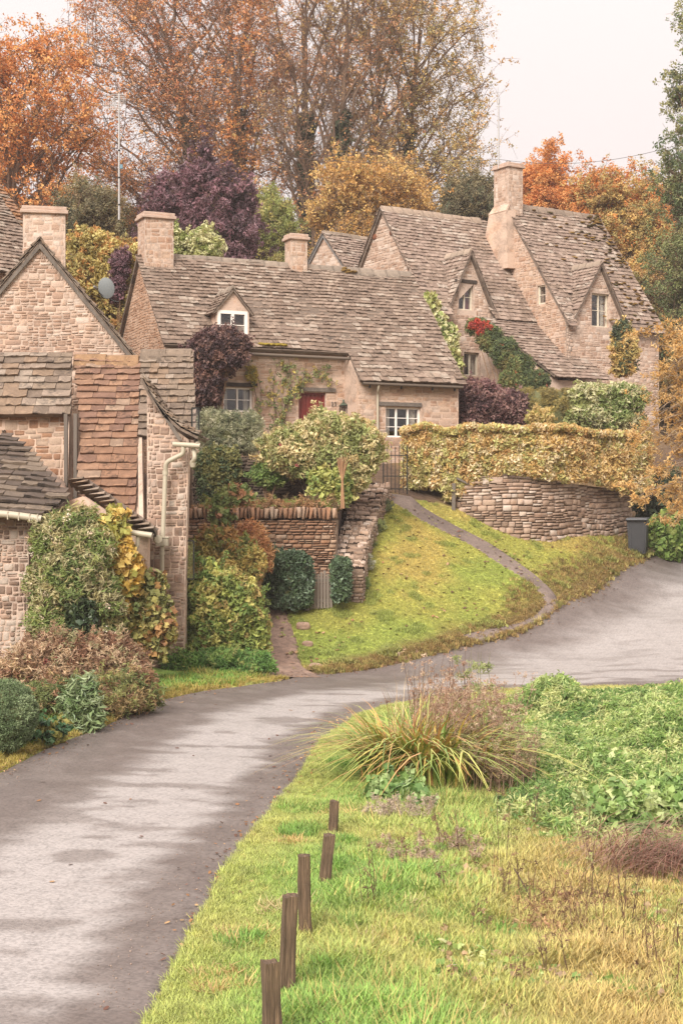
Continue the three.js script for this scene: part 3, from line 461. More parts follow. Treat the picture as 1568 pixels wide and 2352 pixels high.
function verge(parent, a, b, out, hexes, seed = 1, step_ = 0.22, name = 'verge_tile') { // edge-on slabs stepping down a gable edge; out: towards the viewer along the gable normal
  const r = rng(seed), dir = b.clone().sub(a), L = dir.length(); dir.normalize(); const n = Math.round(L / step_), nrm = out.clone().cross(dir).normalize(); if (nrm.y < 0) nrm.negate();
  for (let i = 0; i < n; i++) {
    const t = hexes[Math.floor(r() * hexes.length)], o = add(name, TILES[Math.floor(r() * TILES.length)], tintMat(t[0], t[1], 'tile'), parent), p = a.clone().addScaledVector(dir, (i + 0.2 * r() + 0.95) * L / n).addScaledVector(nrm, 0.005).addScaledVector(out, -0.13 + 0.04 * r());
    const m = new THREE.Matrix4().makeBasis(out.clone().multiplyScalar(0.34), dir.clone().multiplyScalar(-L / n * 1.05), nrm.clone().multiplyScalar(0.045 * (0.8 + 0.4 * r()))).setPosition(p); if (m.determinant() < 0) m.makeBasis(out.clone().multiplyScalar(-0.34), dir.clone().multiplyScalar(-L / n * 1.05), nrm.clone().multiplyScalar(0.045)).setPosition(p);
    m.decompose(o.position, o.quaternion, o.scale);
  }
}
// ================================================================ cottage with the red door
const Z = V3(0, 0, 1), UX = V3(1, 0, 0), UY = V3(0, 1, 0), DEG = Math.PI / 180;
const font = await new FontLoader().loadAsync('fonts/droid/droid_serif_regular.typeface.json');
{
  const B = 5.2, h = thing('cottage', 'long stone cottage with dark red door, number 11 and one white roof dormer', 'cottage', [-5.24, B, -46], 24 * DEG);
  h.updateMatrixWorld(true);
  const L = 9.57, S = 5.97, half = 2.85, yR = 6.7, yE = 3.64, sl = (yR - yE) / half, zF = 0.93, yF = yE - sl * zF, back = -2 * half;
  const win1 = [1.866, 2.83, 1.6, 2.36], door = [4.374, 5.30, 0.32, 2.28], win2 = [6.96, 8.2, 0.87, 1.83];
  // walls
  const front = add('front_wall', wallShape([[0, -1.6], [S, -1.6], [S, yE + 0.1], [0, yE + 0.1]], [win1, door], 0.35), M.render, h, [0, 0, -0.6]);
  const wing = add('front_wall', wallShape([[S, -1.8], [L, -1.8], [L, yF + 0.15], [S, yF + 0.15]], [win2], 0.35), M.render, h, [0, 0, 0.33]);
  add('side_wall', slab([V3(S - 0.02, -1.8, -0.4), V3(S - 0.02, -1.8, 0.66), V3(S - 0.02, yF + 0.12, 0.66), V3(S - 0.02, yE + 0.05, -0.22), V3(S - 0.02, yE + 0.05, -0.4)], 0.3, V3(1, 0, 0)), M.render, h);
  const gpts = [[0, -3], [2 * half - 0.3, -3], [2 * half - 0.3, yE], [half, yR - 0.1], [0.25, yE]];
  const gable = add('gable_wall', wallShape(gpts, [], 0.35).rotateY(-Math.PI / 2), M.mortar, h, [0.35, 0, back]);
  add('gable_wall', wallShape(gpts, [], 0.35).rotateY(-Math.PI / 2), M.mortar, h, [L - 0.05, 0, back]);
  add('back_wall', box(L, yE + 3, 0.3, L / 2, yE / 2 - 1.5, back + 0.35), M.render, h);
  add('floor', box(L - 0.6, 0.1, 2 * half - 1, L / 2, 0.05, -half), M.inside, h); add('inner_wall', box(L - 0.6, 3.4, 0.1, L / 2, 1.75, -2.4), M.inside, h);
  // pieces of the walls
  let st = [];
  layStones(st, h, { O: V3(0, 0, back), u: Z, v: UY, poly: gpts.map(p => [p[0], p[1]]), rows: [0.07, 0.12], len: [0.16, 0.4], depth: 0.03, gap: 0.012, tint: 'brickish', seed: 3, proud: 0.014 });
  placePieces(gable, st.map(e => (e.m.premultiply(new THREE.Matrix4().makeTranslation(-0.35, 0, -back)), e)), 'stone', 'stone', 'stones', 100);
  st = []; layStones(st, h, { O: V3(0, 0, -0.25), u: UX, v: UY, poly: [[0.02, -0.4], [S - 0.02, -0.4], [S - 0.02, yE], [0.02, yE]], holes: [win1, door, [4.1, 5.6, 2.28, 2.5], [1.7, 3, 2.36, 2.5]], rows: [0.1, 0.2], len: [0.25, 0.6], depth: 0.02, gap: 0.008, tint: 'wallpale', seed: 5, proud: 0.005 });
  placePieces(front, st.map(e => (e.m.premultiply(new THREE.Matrix4().makeTranslation(0, 0, 0.6)), e)), 'stone', 'stone', 'stones', 100);
  st = []; layStones(st, h, { O: V3(0, 0, 0.68), u: UX, v: UY, poly: [[S + 0.02, -0.5], [L - 0.02, -0.5], [L - 0.02, yF], [S + 0.02, yF]], holes: [win2, [6.7, 8.5, 1.83, 2.0]], rows: [0.1, 0.2], len: [0.25, 0.55], depth: 0.02, gap: 0.008, tint: 'wallpale', seed: 7, proud: 0.006 });
  placePieces(wing, st.map(e => (e.m.premultiply(new THREE.Matrix4().makeTranslation(0, 0, -0.33)), e)), 'stone', 'stone', 'stones', 100);
  // roof
  const nrm = V3(0, half, yR - yE).normalize(), v = V3(0, yR - yE, -half).normalize(), sLen = Math.hypot(half, yR - yE), sF = Math.hypot(zF, yE - yF);
  const fr = [V3(-0.12, yE - 0.1, 0.1), V3(S, yE - 0.1, 0.1), V3(S, yF, zF), V3(L + 0.08, yF, zF), V3(L + 0.08, yR, -half), V3(-0.12, yR, -half)];
  const roof = add('roof', plain([slab(fr, -0.1, nrm), slab([V3(-0.12, yR, -half), V3(L + 0.08, yR, -half), V3(L + 0.08, yE, back), V3(-0.12, yE, back)], -0.1, V3(0, half, -(yR - yE)).normalize())]), M.underlay, h);
  const tl = [];
  layTiles(tl, h, { O: V3(0, yE, 0), u: UX, v, poly: [[-0.14, -0.16], [S, -0.16], [S, -sF - 0.06], [L + 0.1, -sF - 0.06], [L + 0.1, sLen], [-0.14, sLen]], exp: [0.205, 0.15], tint: 'grey', seed: 11, sag: 0.16, thick: 0.029 });
  layTiles(tl, h, { O: V3(L, yE, back), u: V3(-1, 0, 0), v: V3(0, yR - yE, half).normalize(), poly: [[0, -0.2], [L, -0.2], [L, sLen], [0, sLen]], exp: [0.3, 0.25], tint: 'grey', seed: 12 });
  placePieces(roof, tl, 'tile', 'roof_tile', 'roof_tiles');
  ridgeStones(roof, V3(0.75, yR + 0.02, -half), V3(L + 0.05, yR - 0.02, -half), 0.2, '#b3a08e', 0.52, 3);
  // eaves gutters and downpipe
  add('gutter', tube([[0.8, yE - 0.26, 0.12], [3, yE - 0.27, 0.12], [S - 0.02, yE - 0.28, 0.12]], 0.05, 20, 8), M.darkgutter, h);
  add('gutter', tube([[S + 0.05, yF - 0.12, zF + 0.04], [L, yF - 0.13, zF + 0.04]], 0.05, 16, 8), M.darkgutter, h);
  add('downpipe', pathTube([[S + 0.62, yF - 0.14, zF + 0.03], [S + 0.62, yF - 0.3, zF - 0.02], [S + 0.68, yF - 0.42, 0.75], [S + 0.68, -0.6, 0.75]], 0.038), M.gutter, h);
  for (const x of [6.3, 7.4, 8.5, 9.3]) add('gutter_bracket', box(0.02, 0.12, 0.1, x, yF - 0.2, zF - 0.02), M.iron, h);
  // openings
  casement(h, win1, -0.36, { lights: 2, bars: 1, curtain: M.curtain });
  casement(h, win2, 0.56, { lights: 3, bars: 2, curtain: M.curtain });
  add('lintel', rbox(1.6, 0.13, 0.12, 0.012, 4.83, 2.37, -0.25), M.oak, h); add('lintel', rbox(1.25, 0.12, 0.12, 0.012, 2.35, 2.44, -0.25), M.darkoak, h); add('lintel', rbox(1.55, 0.13, 0.12, 0.012, 7.45, 1.92, 0.67), M.oak, h);
  const d = new THREE.Group(); d.name = 'door'; d.position.set(door[0], door[2], -0.42); h.add(d);
  const dw = door[1] - door[0], dh = door[3] - door[2];
  for (let i = 0; i < 6; i++) add('plank', rbox(dw / 6 - 0.006, dh - 0.02, 0.04, 0.006, (i + 0.5) * dw / 6, dh / 2, 0), M.door, d);
  add('door_backing', box(dw, dh, 0.02, dw / 2, dh / 2, -0.04), M.door, d); add('door_frame', plain([box(0.06, dh, 0.1, 0.03, dh / 2, 0.03), box(0.06, dh, 0.1, dw - 0.03, dh / 2, 0.03), box(dw - 0.12, 0.06, 0.1, dw / 2, dh - 0.03, 0.03)]), M.door, d);
  add('handle', new THREE.SphereGeometry(0.03, 10, 8), M.iron, d, [dw - 0.14, 0.95, 0.05]);
  // house number
  add('house_number', plain([new TextGeometry('11', { font, size: 0.13, depth: 0.012, curveSegments: 3 })]), M.iron, h, [5.47, 1.88, -0.225]);
  // dormer
  const D = new THREE.Group(); D.name = 'dormer'; h.add(D); const x0 = 1.67, x1 = 2.72, y0 = 3.86, yT = 4.78, yA = 5.35, zD = -0.32, xm = (x0 + x1) / 2, zB = y => -(y - yE) / sl;
  add('dormer_front', wallShape([[x0 - 0.02, y0 - 0.2], [x1 + 0.02, y0 - 0.2], [x1 + 0.02, yT], [xm, yA], [x0 - 0.02, yT]], [[x0 + 0.04, x1 - 0.04, y0, yT - 0.06]], 0.1), M.dressed, D, [0, 0, zD - 0.1]);
  casement(D, [x0 + 0.03, x1 - 0.03, y0 - 0.01, yT - 0.05], zD - 0.02, { lights: 2, bars: 1, frame: 0.1, sill: false });
  for (const x of [x0 - 0.02, x1 + 0.02]) add('cheek', slab([V3(x, y0 - 0.2, zD - 0.01), V3(x, yT, zD - 0.01), V3(x, yT, zB(yT))], 0.06, V3(x < xm ? 1 : -1, 0, 0)), M.dressed, D);
  const dt = []; for (const s of [-1, 1]) {
    const ex = xm + s * ((x1 - x0) / 2 + 0.14), ey = yT - 0.15, rid0 = V3(xm, yA + 0.05, zD + 0.08), rid1 = V3(xm, yA + 0.05, zB(yA) - 0.2), e0 = V3(ex, ey, zD + 0.08), e1 = V3(ex, ey, zB(ey) - 0.3), vv = rid0.clone().sub(e0), u = s < 0 ? V3(0, 0, 1) : V3(0, 0, -1);
    add('dormer_roof', slab([e0, e1, rid1, rid0], -0.05, V3(s, 1, 0).normalize()), M.underlay, D);
    const len = vv.length(), zl = e0.z - e1.z, zr = rid0.z - rid1.z; layTiles(dt, h, { O: s < 0 ? V3(ex, ey, e0.z) : e0, u, v: vv, poly: s < 0 ? [[-zl, 0], [0, 0], [0, len], [-zr, len]] : [[0, 0], [zl, 0], [zr, len], [0, len]], exp: [0.15, 0.13], tint: 'grey', seed: 31 + s, wid: [0.16, 0.32], thick: 0.028 });
  }
  placePieces(D, dt, 'tile', 'dormer_tile', 'dormer_tiles', 90); ridgeStones(D, V3(xm, yA + 0.06, zB(yA)), V3(xm, yA + 0.06, zD + 0.08), 0.12, '#b8a592', 0.5, 5, 0.35);
  chimney(h, [0.5, yR - 0.5, -half], 0.95, 1.65, 0.78, 'wallpale', 41);
  chimney(h, [5.35, yR - 0.4, -half], 0.58, 1.25, 0.55, 'wallpale', 44);
  // moss cushions near the ridge and over the eaves
  const mo = [], r = rng(5); for (let i = 0; i < 26; i++) { const c = i < 14; mo.push([V3(c ? 7 + 0.5 * r() : 3 + 0.8 * r(), c ? yR + 0.02 - 0.15 * r() : yE + 0.06, c ? -half + 0.1 + 0.1 * r() : 0.06), [0.09 + 0.06 * r(), 0.045, 0.07], col(c ? '#8a6a2e' : '#b39a3a', 0.45), 0.4]); }
  stuff(scatter('moss', new THREE.IcosahedronGeometry(1, 2), dryMat, mo, h));
  // satellite dish on the gable: a thing of its own
  const sd = thing('satellite_dish', 'grey satellite dish fixed to the gable beside the big left chimney', 'satellite dish', [X(258, 49.3), H(690, 49.3), -49.3], -30 * DEG);
  const bowl = new THREE.SphereGeometry(0.62, 24, 8, 0, Math.PI * 2, 0, 0.55).scale(0.82, 0.5, 1.05).rotateX(Math.PI / 2).rotateZ(0);
  add('bowl', bowl, std({ color: col('#9aa0a0', 0.42), roughness: 0.6, side: THREE.DoubleSide }), sd, [-0.22, 0.42, -0.05], [0.15, 0.5, 0.1]);
  add('arm', pathTube([[0.2, -0.05, -0.1], [0.05, -0.02, 0.0], [-0.12, 0.1, 0.02], [-0.2, 0.38, 0.2]], 0.018, 6), M.iron, sd); add('feed_horn', new THREE.CylinderGeometry(0.035, 0.05, 0.12, 10).rotateX(1.2), M.lead, sd, [-0.36, 0.4, 0.42]); add('feed_arm', tube([[-0.2, 0.12, 0.2], [-0.3, 0.28, 0.34], [-0.36, 0.38, 0.4]], 0.012, 8, 5), M.iron, sd);
  // wall lantern
  const p = h.localToWorld(V3(5.86, 1.78, -0.12)), lan = thing('wall_lantern', 'dark green wall lantern beside the red door', 'lantern', [p.x, p.y, p.z], 24 * DEG);
  add('cage', plain([box(0.19, 0.025, 0.19, 0, -0.2, 0), ...[[-1, -1], [1, -1], [1, 1], [-1, 1]].map(([a, b]) => box(0.018, 0.3, 0.018, a * 0.085, -0.05, b * 0.085)), box(0.2, 0.02, 0.2, 0, 0.1, 0)]), M.iron, lan);
  add('lantern_roof', plain([new THREE.ConeGeometry(0.17, 0.12, 4).rotateY(Math.PI / 4).translate(0, 0.17, 0), new THREE.CylinderGeometry(0.025, 0.04, 0.08, 8).translate(0, 0.26, 0)]), std({ color: col('#5d6a58', 0.5), roughness: 0.6 }), lan);
  add('glass', box(0.15, 0.28, 0.15, 0, -0.05, 0), M.glass, lan); add('bracket', box(0.03, 0.03, 0.14, 0, 0.05, -0.12), M.iron, lan);
}
// ================================================================ upper pair of cottages
{
  const B = 8.3, h = thing('upper_cottage', 'steep roofed stone cottage with two pointed wall dormers and tall central chimney', 'cottage', [1.673, B, -61], 32 * DEG);
  h.updateMatrixWorld(true); const off = 0.3; // ground lies 0.3 below the levels measured from 8.6
  const yR = 7.27 + off, half = 3.4, sl = 1.327, yE = yR - sl * half, L = 5.02, zW = 3.1;
  const y2 = 7.69 + off, z2 = 1.5, half2 = 4.0, L2 = 9.9, yE2 = y2 - sl * half2, zW2 = z2 + half2 - 0.25;
  const tl = []; const und = [];
  // --- left house: gable wall, front wall
  const gp = [[-half + 0.2, -1.5], [zW, -1.5], [zW, yE + 0.25], [0, yR - 0.12], [-half + 0.2, yE + 0.1]];
  const gable = add('gable_wall', wallShape(gp, [], 0.35).rotateY(-Math.PI / 2), M.mortar, h, [0.35, 0, 0]);
  const dX0 = 0.97, dX1 = 2.95, dM = 1.96, dA = 5.2 + off, dE = 3.0 + off;
  const w1 = [1.45, 2.17, 2.96 + off, 4.0 + off], w2 = [1.7, 2.44, 0.42 + off, 1.33 + off];
  const fw = [[0, -1.5], [5.2, -1.5], [5.2, yE], [dX1 + 0.1, yE + 0.15], [dM, dA - 0.1], [dX0, yE + 0.15], [0, yE + 0.15]];
  const front = add('front_wall', wallShape(fw, [w1, w2], 0.35), M.mortar, h, [0, 0, zW - 0.35]);
  let st = [];
  layStones(st, h, { O: V3(0, 0, 0), u: Z, v: UY, poly: gp, rows: [0.1, 0.2], len: [0.2, 0.55], depth: 0.035, gap: 0.02, tint: 'gable', seed: 61, proud: 0.016 });
  placePieces(gable, st.map(e => (e.m.premultiply(new THREE.Matrix4().makeTranslation(-0.35, 0, 0)), e)), 'stone', 'stone', 'stones', 75);
  st = []; layStones(st, h, { O: V3(0, 0, zW), u: UX, v: UY, poly: fw, holes: [w1, w2, [1.3, 2.3, 4.0 + off, 4.2 + off], [1.4, 2.25, 2.8 + off, 2.96 + off]], rows: [0.1, 0.2], len: [0.2, 0.5], depth: 0.03, gap: 0.014, tint: 'gable', seed: 63, proud: 0.01 });
  placePieces(front, st.map(e => (e.m.premultiply(new THREE.Matrix4().makeTranslation(0, 0, -zW + 0.35)), e)), 'stone', 'stone', 'stones', 120);
  add('back_wall', box(10, yE + 1.5, 0.3, 5, yE / 2 - 0.75, -half + 0.35), M.render, h); add('inner_wall', box(9.4, 5.2, 0.1, 5, 2, 0.8), M.inside, h);
  // --- roof planes
  const v = V3(0, yR - yE, -half).normalize(), sLen = Math.hypot(half, yR - yE), n = V3(0, half, yR - yE).normalize();
  const zn = zW - 0.45, yn = yE + sl * (half - zn); und.push(slab([V3(-0.12, yE, half), V3(dX0, yE, half), V3(dX0, yn, zn), V3(dX1 + 0.1, yn, zn), V3(dX1 + 0.1, yE, half), V3(L + 0.1, yE, half), V3(L + 0.1, yR, 0), V3(-0.12, yR, 0)], -0.1, n), slab([V3(-0.12, yR, 0), V3(L + 0.3, yR, 0), V3(L + 0.3, yE, -half), V3(-0.12, yE, -half)], -0.1, V3(0, half, -(yR - yE)).normalize()));
  layTiles(tl, h, { O: V3(0, yE, half), u: UX, v, poly: [[-0.16, -0.1], [dX0 - 0.1, -0.1], [dX0 + 0.3, 1.5], [dX1 - 0.3, 1.5], [dX1 + 0.05, -0.1], [L + 0.05, -0.1], [L + 0.05, sLen], [-0.16, sLen]], exp: [0.22, 0.16], tint: 'pink', seed: 71, sag: 0.1, thick: 0.027 });
  layTiles(tl, h, { O: V3(L, yE, -half), u: V3(-1, 0, 0), v: V3(0, yR - yE, half).normalize(), poly: [[0, 0], [L + 0.16, 0], [L + 0.16, sLen], [0, sLen]], exp: [0.35, 0.3], tint: 'pink', seed: 72 });
  // catslide over the lean-to in the corner
  const cT = V3(2.45, yE - 0.06, half - 0.1), cz = 6.25, cy = 0.28 + off, cu = V3(0, cT.y - cy, -(cz - cT.z)), cl = cu.length(); const cn = V3(0, cz - cT.z, cT.y - cy).normalize();
  und.push(slab([V3(3.65, cy, cz), V3(6.35, cy, cz), V3(5.2, cT.y, cT.z), V3(2.4, cT.y, cT.z)], -0.1, cn));
  layTiles(tl, h, { O: V3(0, cy, cz), u: UX, v: cu, poly: [[3.65, -0.1], [6.4, -0.1], [5.2, cl], [2.4, cl]], exp: [0.21, 0.17], tint: 'pink', seed: 73, sag: 0.06, thick: 0.027 });
  add('lean_to_wall', plain([box(2.6, 2.2, 0.3, 4.95, cy - 1.25, cz - 0.4), slab([V3(2.5, -1.5, zW), V3(2.5, yE - 0.2, zW), V3(3.7, cy - 0.1, cz - 0.3), V3(3.7, -1.5, cz - 0.3)], 0.3, V3(1, 0, 0))]), M.mortar, h);
  // --- right house: gable, front, roof
  const gp2 = [[-1.5, -1.5], [zW2, -1.5], [zW2, yE2 + 0.3], [z2, y2 - 0.12], [-1.5, y2 - 0.12 - sl * 3]]; const sw = [3.5, 4.0, 3.35 + off, 4.1 + off];
  const g2 = add('gable_wall', wallShape(gp2, [sw], 0.35).rotateY(-Math.PI / 2), M.mortar, h, [L + 0.35, 0, 0]);
  st = []; layStones(st, h, { O: V3(L, 0, 0), u: Z, v: UY, poly: gp2, holes: [sw], rows: [0.1, 0.2], len: [0.2, 0.5], depth: 0.035, gap: 0.018, tint: 'wallpale', seed: 65, proud: 0.014 });
  placePieces(g2, st.map(e => (e.m.premultiply(new THREE.Matrix4().makeTranslation(-L - 0.35, 0, 0)), e)), 'stone', 'stone', 'stones', 100);
  const eX0 = 5.35, eX1 = 7.95, eM = 6.72, eA = 4.85 + off, w3 = [6.33, 7.24, 2.4 + off, 3.72 + off];
  const fw2 = [[L, -1.5], [L2, -1.5], [L2, yE2 + 0.2], [eX1, yE2 + 0.2], [eM, eA - 0.1], [eX0, yE2 + 0.2], [L, yE2 + 0.2]];
  const front2 = add('front_wall', wallShape(fw2, [w3], 0.35), M.mortar, h, [0, 0, zW2 - 0.35]);
  st = []; layStones(st, h, { O: V3(0, 0, zW2), u: UX, v: UY, poly: fw2, holes: [w3, [6.2, 7.4, 2.2 + off, 2.4 + off]], rows: [0.1, 0.2], len: [0.2, 0.5], depth: 0.03, gap: 0.014, tint: 'gable', seed: 67, proud: 0.01 });
  placePieces(front2, st.map(e => (e.m.premultiply(new THREE.Matrix4().makeTranslation(0, 0, -zW2 + 0.35)), e)), 'stone', 'stone', 'stones', 120);
  add('gable_wall', wallShape(gp2, [], 0.3).rotateY(-Math.PI / 2), M.mortar, h, [L2 - 0.05, 0, 0]);
  const v2 = V3(0, sl, -1).normalize(), s2 = Math.hypot(half2, sl * half2), n2 = V3(0, 1, sl).normalize();
  const zn2 = zW2 - 0.45, yn2 = yE2 + sl * (z2 + half2 - zn2); und.push(slab([V3(L - 0.05, yE2, z2 + half2), V3(eX0, yE2, z2 + half2), V3(eX0, yn2, zn2), V3(eX1, yn2, zn2), V3(eX1, yE2, z2 + half2), V3(L2 + 0.1, yE2, z2 + half2), V3(L2 + 0.1, y2, z2), V3(L - 0.05, y2, z2)], -0.1, n2), slab([V3(L - 0.05, y2, z2), V3(L2 + 0.1, y2, z2), V3(L2 + 0.1, y2 - 4.6, z2 - 3.5), V3(L - 0.05, y2 - 4.6, z2 - 3.5)], -0.1, V3(0, 1, -sl).normalize()));
  layTiles(tl, h, { O: V3(0, yE2, z2 + half2), u: UX, v: v2, poly: [[L - 0.08, -0.1], [eX0 - 0.05, -0.1], [eX0 + 0.35, 1.6], [eX1 - 0.35, 1.6], [eX1 + 0.1, -0.1], [L2 + 0.12, -0.1], [L2 + 0.12, s2], [L - 0.08, s2]], exp: [0.23, 0.17], tint: 'pink', seed: 75, sag: 0.14, thick: 0.03 });
  const roof = add('roof', plain(und), M.underlay, h); placePieces(roof, tl, 'tile', 'roof_tile', 'roof_tiles');
  ridgeStones(roof, V3(-0.12, yR, 0), V3(L - 0.2, yR - 0.02, 0), 0.2, '#c4ab95', 0.54, 8); ridgeStones(roof, V3(L + 0.6, y2, z2), V3(L2 + 0.05, y2 - 0.03, z2), 0.2, '#b39c88', 0.5, 9);
  const vh = TT.pink; verge(roof, V3(-0.05, yR - 0.02, 0), V3(-0.05, yE, half), V3(-1, 0, 0), vh, 4); verge(roof, V3(-0.05, yR - 0.02, 0), V3(-0.05, yE + 0.8, -half + 0.6), V3(-1, 0, 0), vh, 5); verge(roof, V3(L - 0.02, y2 - 0.02, z2), V3(L - 0.02, yE2, z2 + half2), V3(-1, 0, 0), vh, 6);
  // --- the two dormers
  const dormer = (xm, x0, x1, yA, z, planeY, planeZ, seed) => { // roof ridge runs back into the main slope
    const D = new THREE.Group(); D.name = 'dormer'; h.add(D); const hit = y => planeZ - (y - planeY) / sl, dt = [];
    for (const s of [-1, 1]) {
      const ex = s < 0 ? x0 - 0.15 : x1 + 0.15, ey = planeY + 0.05, r0 = V3(xm, yA + 0.06, z + 0.16), r1 = V3(xm, yA + 0.06, hit(yA) - 0.15), e0 = V3(ex, ey, z + 0.16), e1 = V3(ex, ey, hit(ey) - 0.1), vv = r0.clone().sub(e0), len = vv.length(), zl = Math.max(0.05, e0.z - e1.z), zr = r0.z - r1.z;
      add('dormer_roof', slab([e0, e1, r1, r0], -0.06, V3(s, 0.7, 0).normalize()), M.underlay, D);
      layTiles(dt, h, { O: e0, u: V3(0, 0, -s), v: vv, poly: s < 0 ? [[-zl, 0], [0, 0], [0, len], [-zr, len]] : [[0, 0], [zl, 0], [zr, len], [0, len]], exp: [0.18, 0.15], tint: 'pink', seed: seed + s, wid: [0.18, 0.36], thick: 0.032 });
      const bn = V3(0, 0, 1); verge(D, V3(xm, yA + 0.03, z + 0.1), V3(ex, ey, z + 0.1), bn, TT.pink, seed + 3 + s, 0.2);
    }
    placePieces(D, dt, 'tile', 'dormer_tile', 'dormer_tiles', 110); ridgeStones(D, V3(xm, yA + 0.08, hit(yA)), V3(xm, yA + 0.08, z + 0.14), 0.14, '#c9b29c', 0.54, seed, 0.4); return D;
  };
  const D1 = dormer(dM, dX0, dX1 + 0.1, dA, zW, yE, half, 81); casement(D1, w1, zW - 0.16, { lights: 2, bars: 1, mat: M.cream, curtain: M.redcurtain });
  add('lintel', rbox(1.0, 0.14, 0.12, 0.012, 1.81, 4.08 + off, zW - 0.02), M.darkoak, D1);
  const D2 = dormer(eM, eX0, eX1, eA, zW2, yE2, z2 + half2, 85); casement(D2, w3, zW2 - 0.16, { lights: 2, bars: 1, mat: M.cream, curtain: M.curtain });
  casement(h, w2, zW - 0.16, { lights: 2, bars: 0, mat: M.cream, curtain: M.curtain, sill: false });
  const smw = casement(h, [0, 0.5, 0, 0.75], 0, { lights: 1, bars: 1, mat: M.cream, sill: false }); smw.position.set(L + 0.1, sw[2], 3.5); smw.rotation.y = -Math.PI / 2;
  // purlin ends showing red-brown through the gable
  for (const [z, y] of [[-0.62, 6.2 + off], [0.62, 6.2 + off], [1.9, 4.6 + off], [2.1, 4.1 + off]]) add('purlin_end', new THREE.IcosahedronGeometry(0.13, 1).scale(0.5, 1, 1.2), std({ color: col('#a8694a', 0.5), map: T.wood }), h, [-0.02, y, z]);
  // chimney with its tapering breast
  chimney(h, [L + 0.12, y2 - 0.5, z2], 0.75, 1.95, 0.95, 'gable', 91, true);
  add('chimney_breast', slab([V3(L - 0.4, y2 - 0.35, z2 - 0.62), V3(L - 0.4, y2 - 0.35, z2 + 0.5), V3(L - 0.4, y2 - 2.7, z2 + 0.62), V3(L - 0.4, y2 - 2.7, z2 - 1.3)], 0.5, V3(1, 0, 0)), M.render, h);
  add('breast_slope', slab([V3(L - 0.42, y2 - 0.36, z2 - 0.64), V3(L - 0.42, y2 - 0.36, z2 + 0.52), V3(L - 0.2, y2 + 0.02, z2 + 0.5), V3(L - 0.2, y2 + 0.02, z2 - 0.5)], 0.1, V3(0.5, -1, 0).normalize()), M.render, h);
  // moss on the right-hand roof
  const mo = [], r = rng(15); for (let i = 0; i < 420; i++) { const a = 1 - r() * r(), x = mix(L + 0.6, L2, a), t = r(); if (fbm(x * 1.3, t * 5, 3, 3) < 0.5 && r() < 0.75) continue; mo.push([V3(x, mix(y2, yE2, t) + 0.06, mix(z2, z2 + half2, t) + 0.05), [0.07 + 0.09 * r(), 0.035, 0.06 + 0.05 * r()], vary(r, col(pick(r, ['#7d5f2c', '#8f6a30', '#6a5a2c', '#9a7838']), 0.45)), 0.6]); }
  stuff(scatter('moss', new THREE.IcosahedronGeometry(1, 1), dryMat, mo, h));
}
// ================================================================ small gabled house between the roofs
{
  const p = P(745, 534, 66), B = 9.2, h = thing('small_gabled_house', 'small stone gable with dark bargeboards peeping between the two big roofs', 'cottage', [p.x, B, p.z], 40 * DEG); h.updateMatrixWorld(true);
  const yR = p.y - B, half = 2.1, yE = yR - 2.35, L = 5, gp = [[-half + 0.15, 0], [half - 0.15, 0], [half - 0.15, yE + 0.1], [0, yR - 0.1], [-half + 0.15, yE + 0.1]], wn = [-0.35, 0.75, yE - 0.35, yE + 0.35];
  const g = add('gable_wall', wallShape(gp, [wn], 0.3).rotateY(-Math.PI / 2), M.mortar, h, [0.3, 0, 0]); let st = [];
  layStones(st, h, { O: V3(0, 0, 0), u: Z, v: UY, poly: gp, holes: [[wn[0] - 0.9, wn[1] + 0.9, wn[2], wn[3] + 0.28]], rows: [0.14, 0.2], len: [0.25, 0.5], depth: 0.03, gap: 0.014, tint: 'gable', seed: 95, proud: 0.01 });
  placePieces(g, st.map(e => (e.m.premultiply(new THREE.Matrix4().makeTranslation(-0.3, 0, 0)), e)), 'stone', 'stone', 'stones', 60);
  const cs = casement(h, [0, 1.1, 0, 0.7], 0, { lights: 2, bars: 0, mat: M.white, sill: false }); cs.position.set(0.08, wn[2], wn[0]); cs.rotation.y = -Math.PI / 2;
  add('tie_beam', box(0.1, 0.16, 2.9, -0.03, yE + 0.47, 0), M.lead, h);
  for (const s of [-1, 1]) add('bargeboard', slab([V3(-0.1, yR + 0.02, 0), V3(-0.1, yR - 0.22, 0), V3(-0.1, yE - 0.3, s * half * 1.06), V3(-0.1, yE - 0.08, s * half * 1.06)], 0.06, V3(1, 0, 0)), M.lead, h);
  const tl = [], len = Math.hypot(half, 2.35); add('house_body', box(L - 0.5, yE, 3.6, L / 2 + 0.3, yE / 2, 0), M.render, h);
  const roof = add('roof', plain([slab([V3(-0.1, yE, half), V3(L, yE, half), V3(L, yR, 0), V3(-0.1, yR, 0)], -0.08, V3(0, 2.1, 2.35).normalize()), slab([V3(-0.1, yR, 0), V3(L, yR, 0), V3(L, yE, -half), V3(-0.1, yE, -half)], -0.08, V3(0, 2.1, -2.35).normalize())]), M.underlay, h);
  layTiles(tl, h, { O: V3(0, yE, half), u: UX, v: V3(0, 2.35, -half), poly: [[-0.14, 0], [L, 0], [L, len], [-0.14, len]], exp: [0.2, 0.16], tint: 'pink', seed: 97 }); placePieces(roof, tl, 'tile', 'roof_tile', 'roof_tiles', 150);
  ridgeStones(roof, V3(-0.1, yR, 0), V3(L, yR, 0), 0.18, '#b9a28c', 0.52, 12); verge(roof, V3(-0.06, yR, 0), V3(-0.06, yE, half), V3(-1, 0, 0), TT.pink, 14); verge(roof, V3(-0.06, yR, 0), V3(-0.06, yE, -half), V3(-1, 0, 0), TT.pink, 15);
}
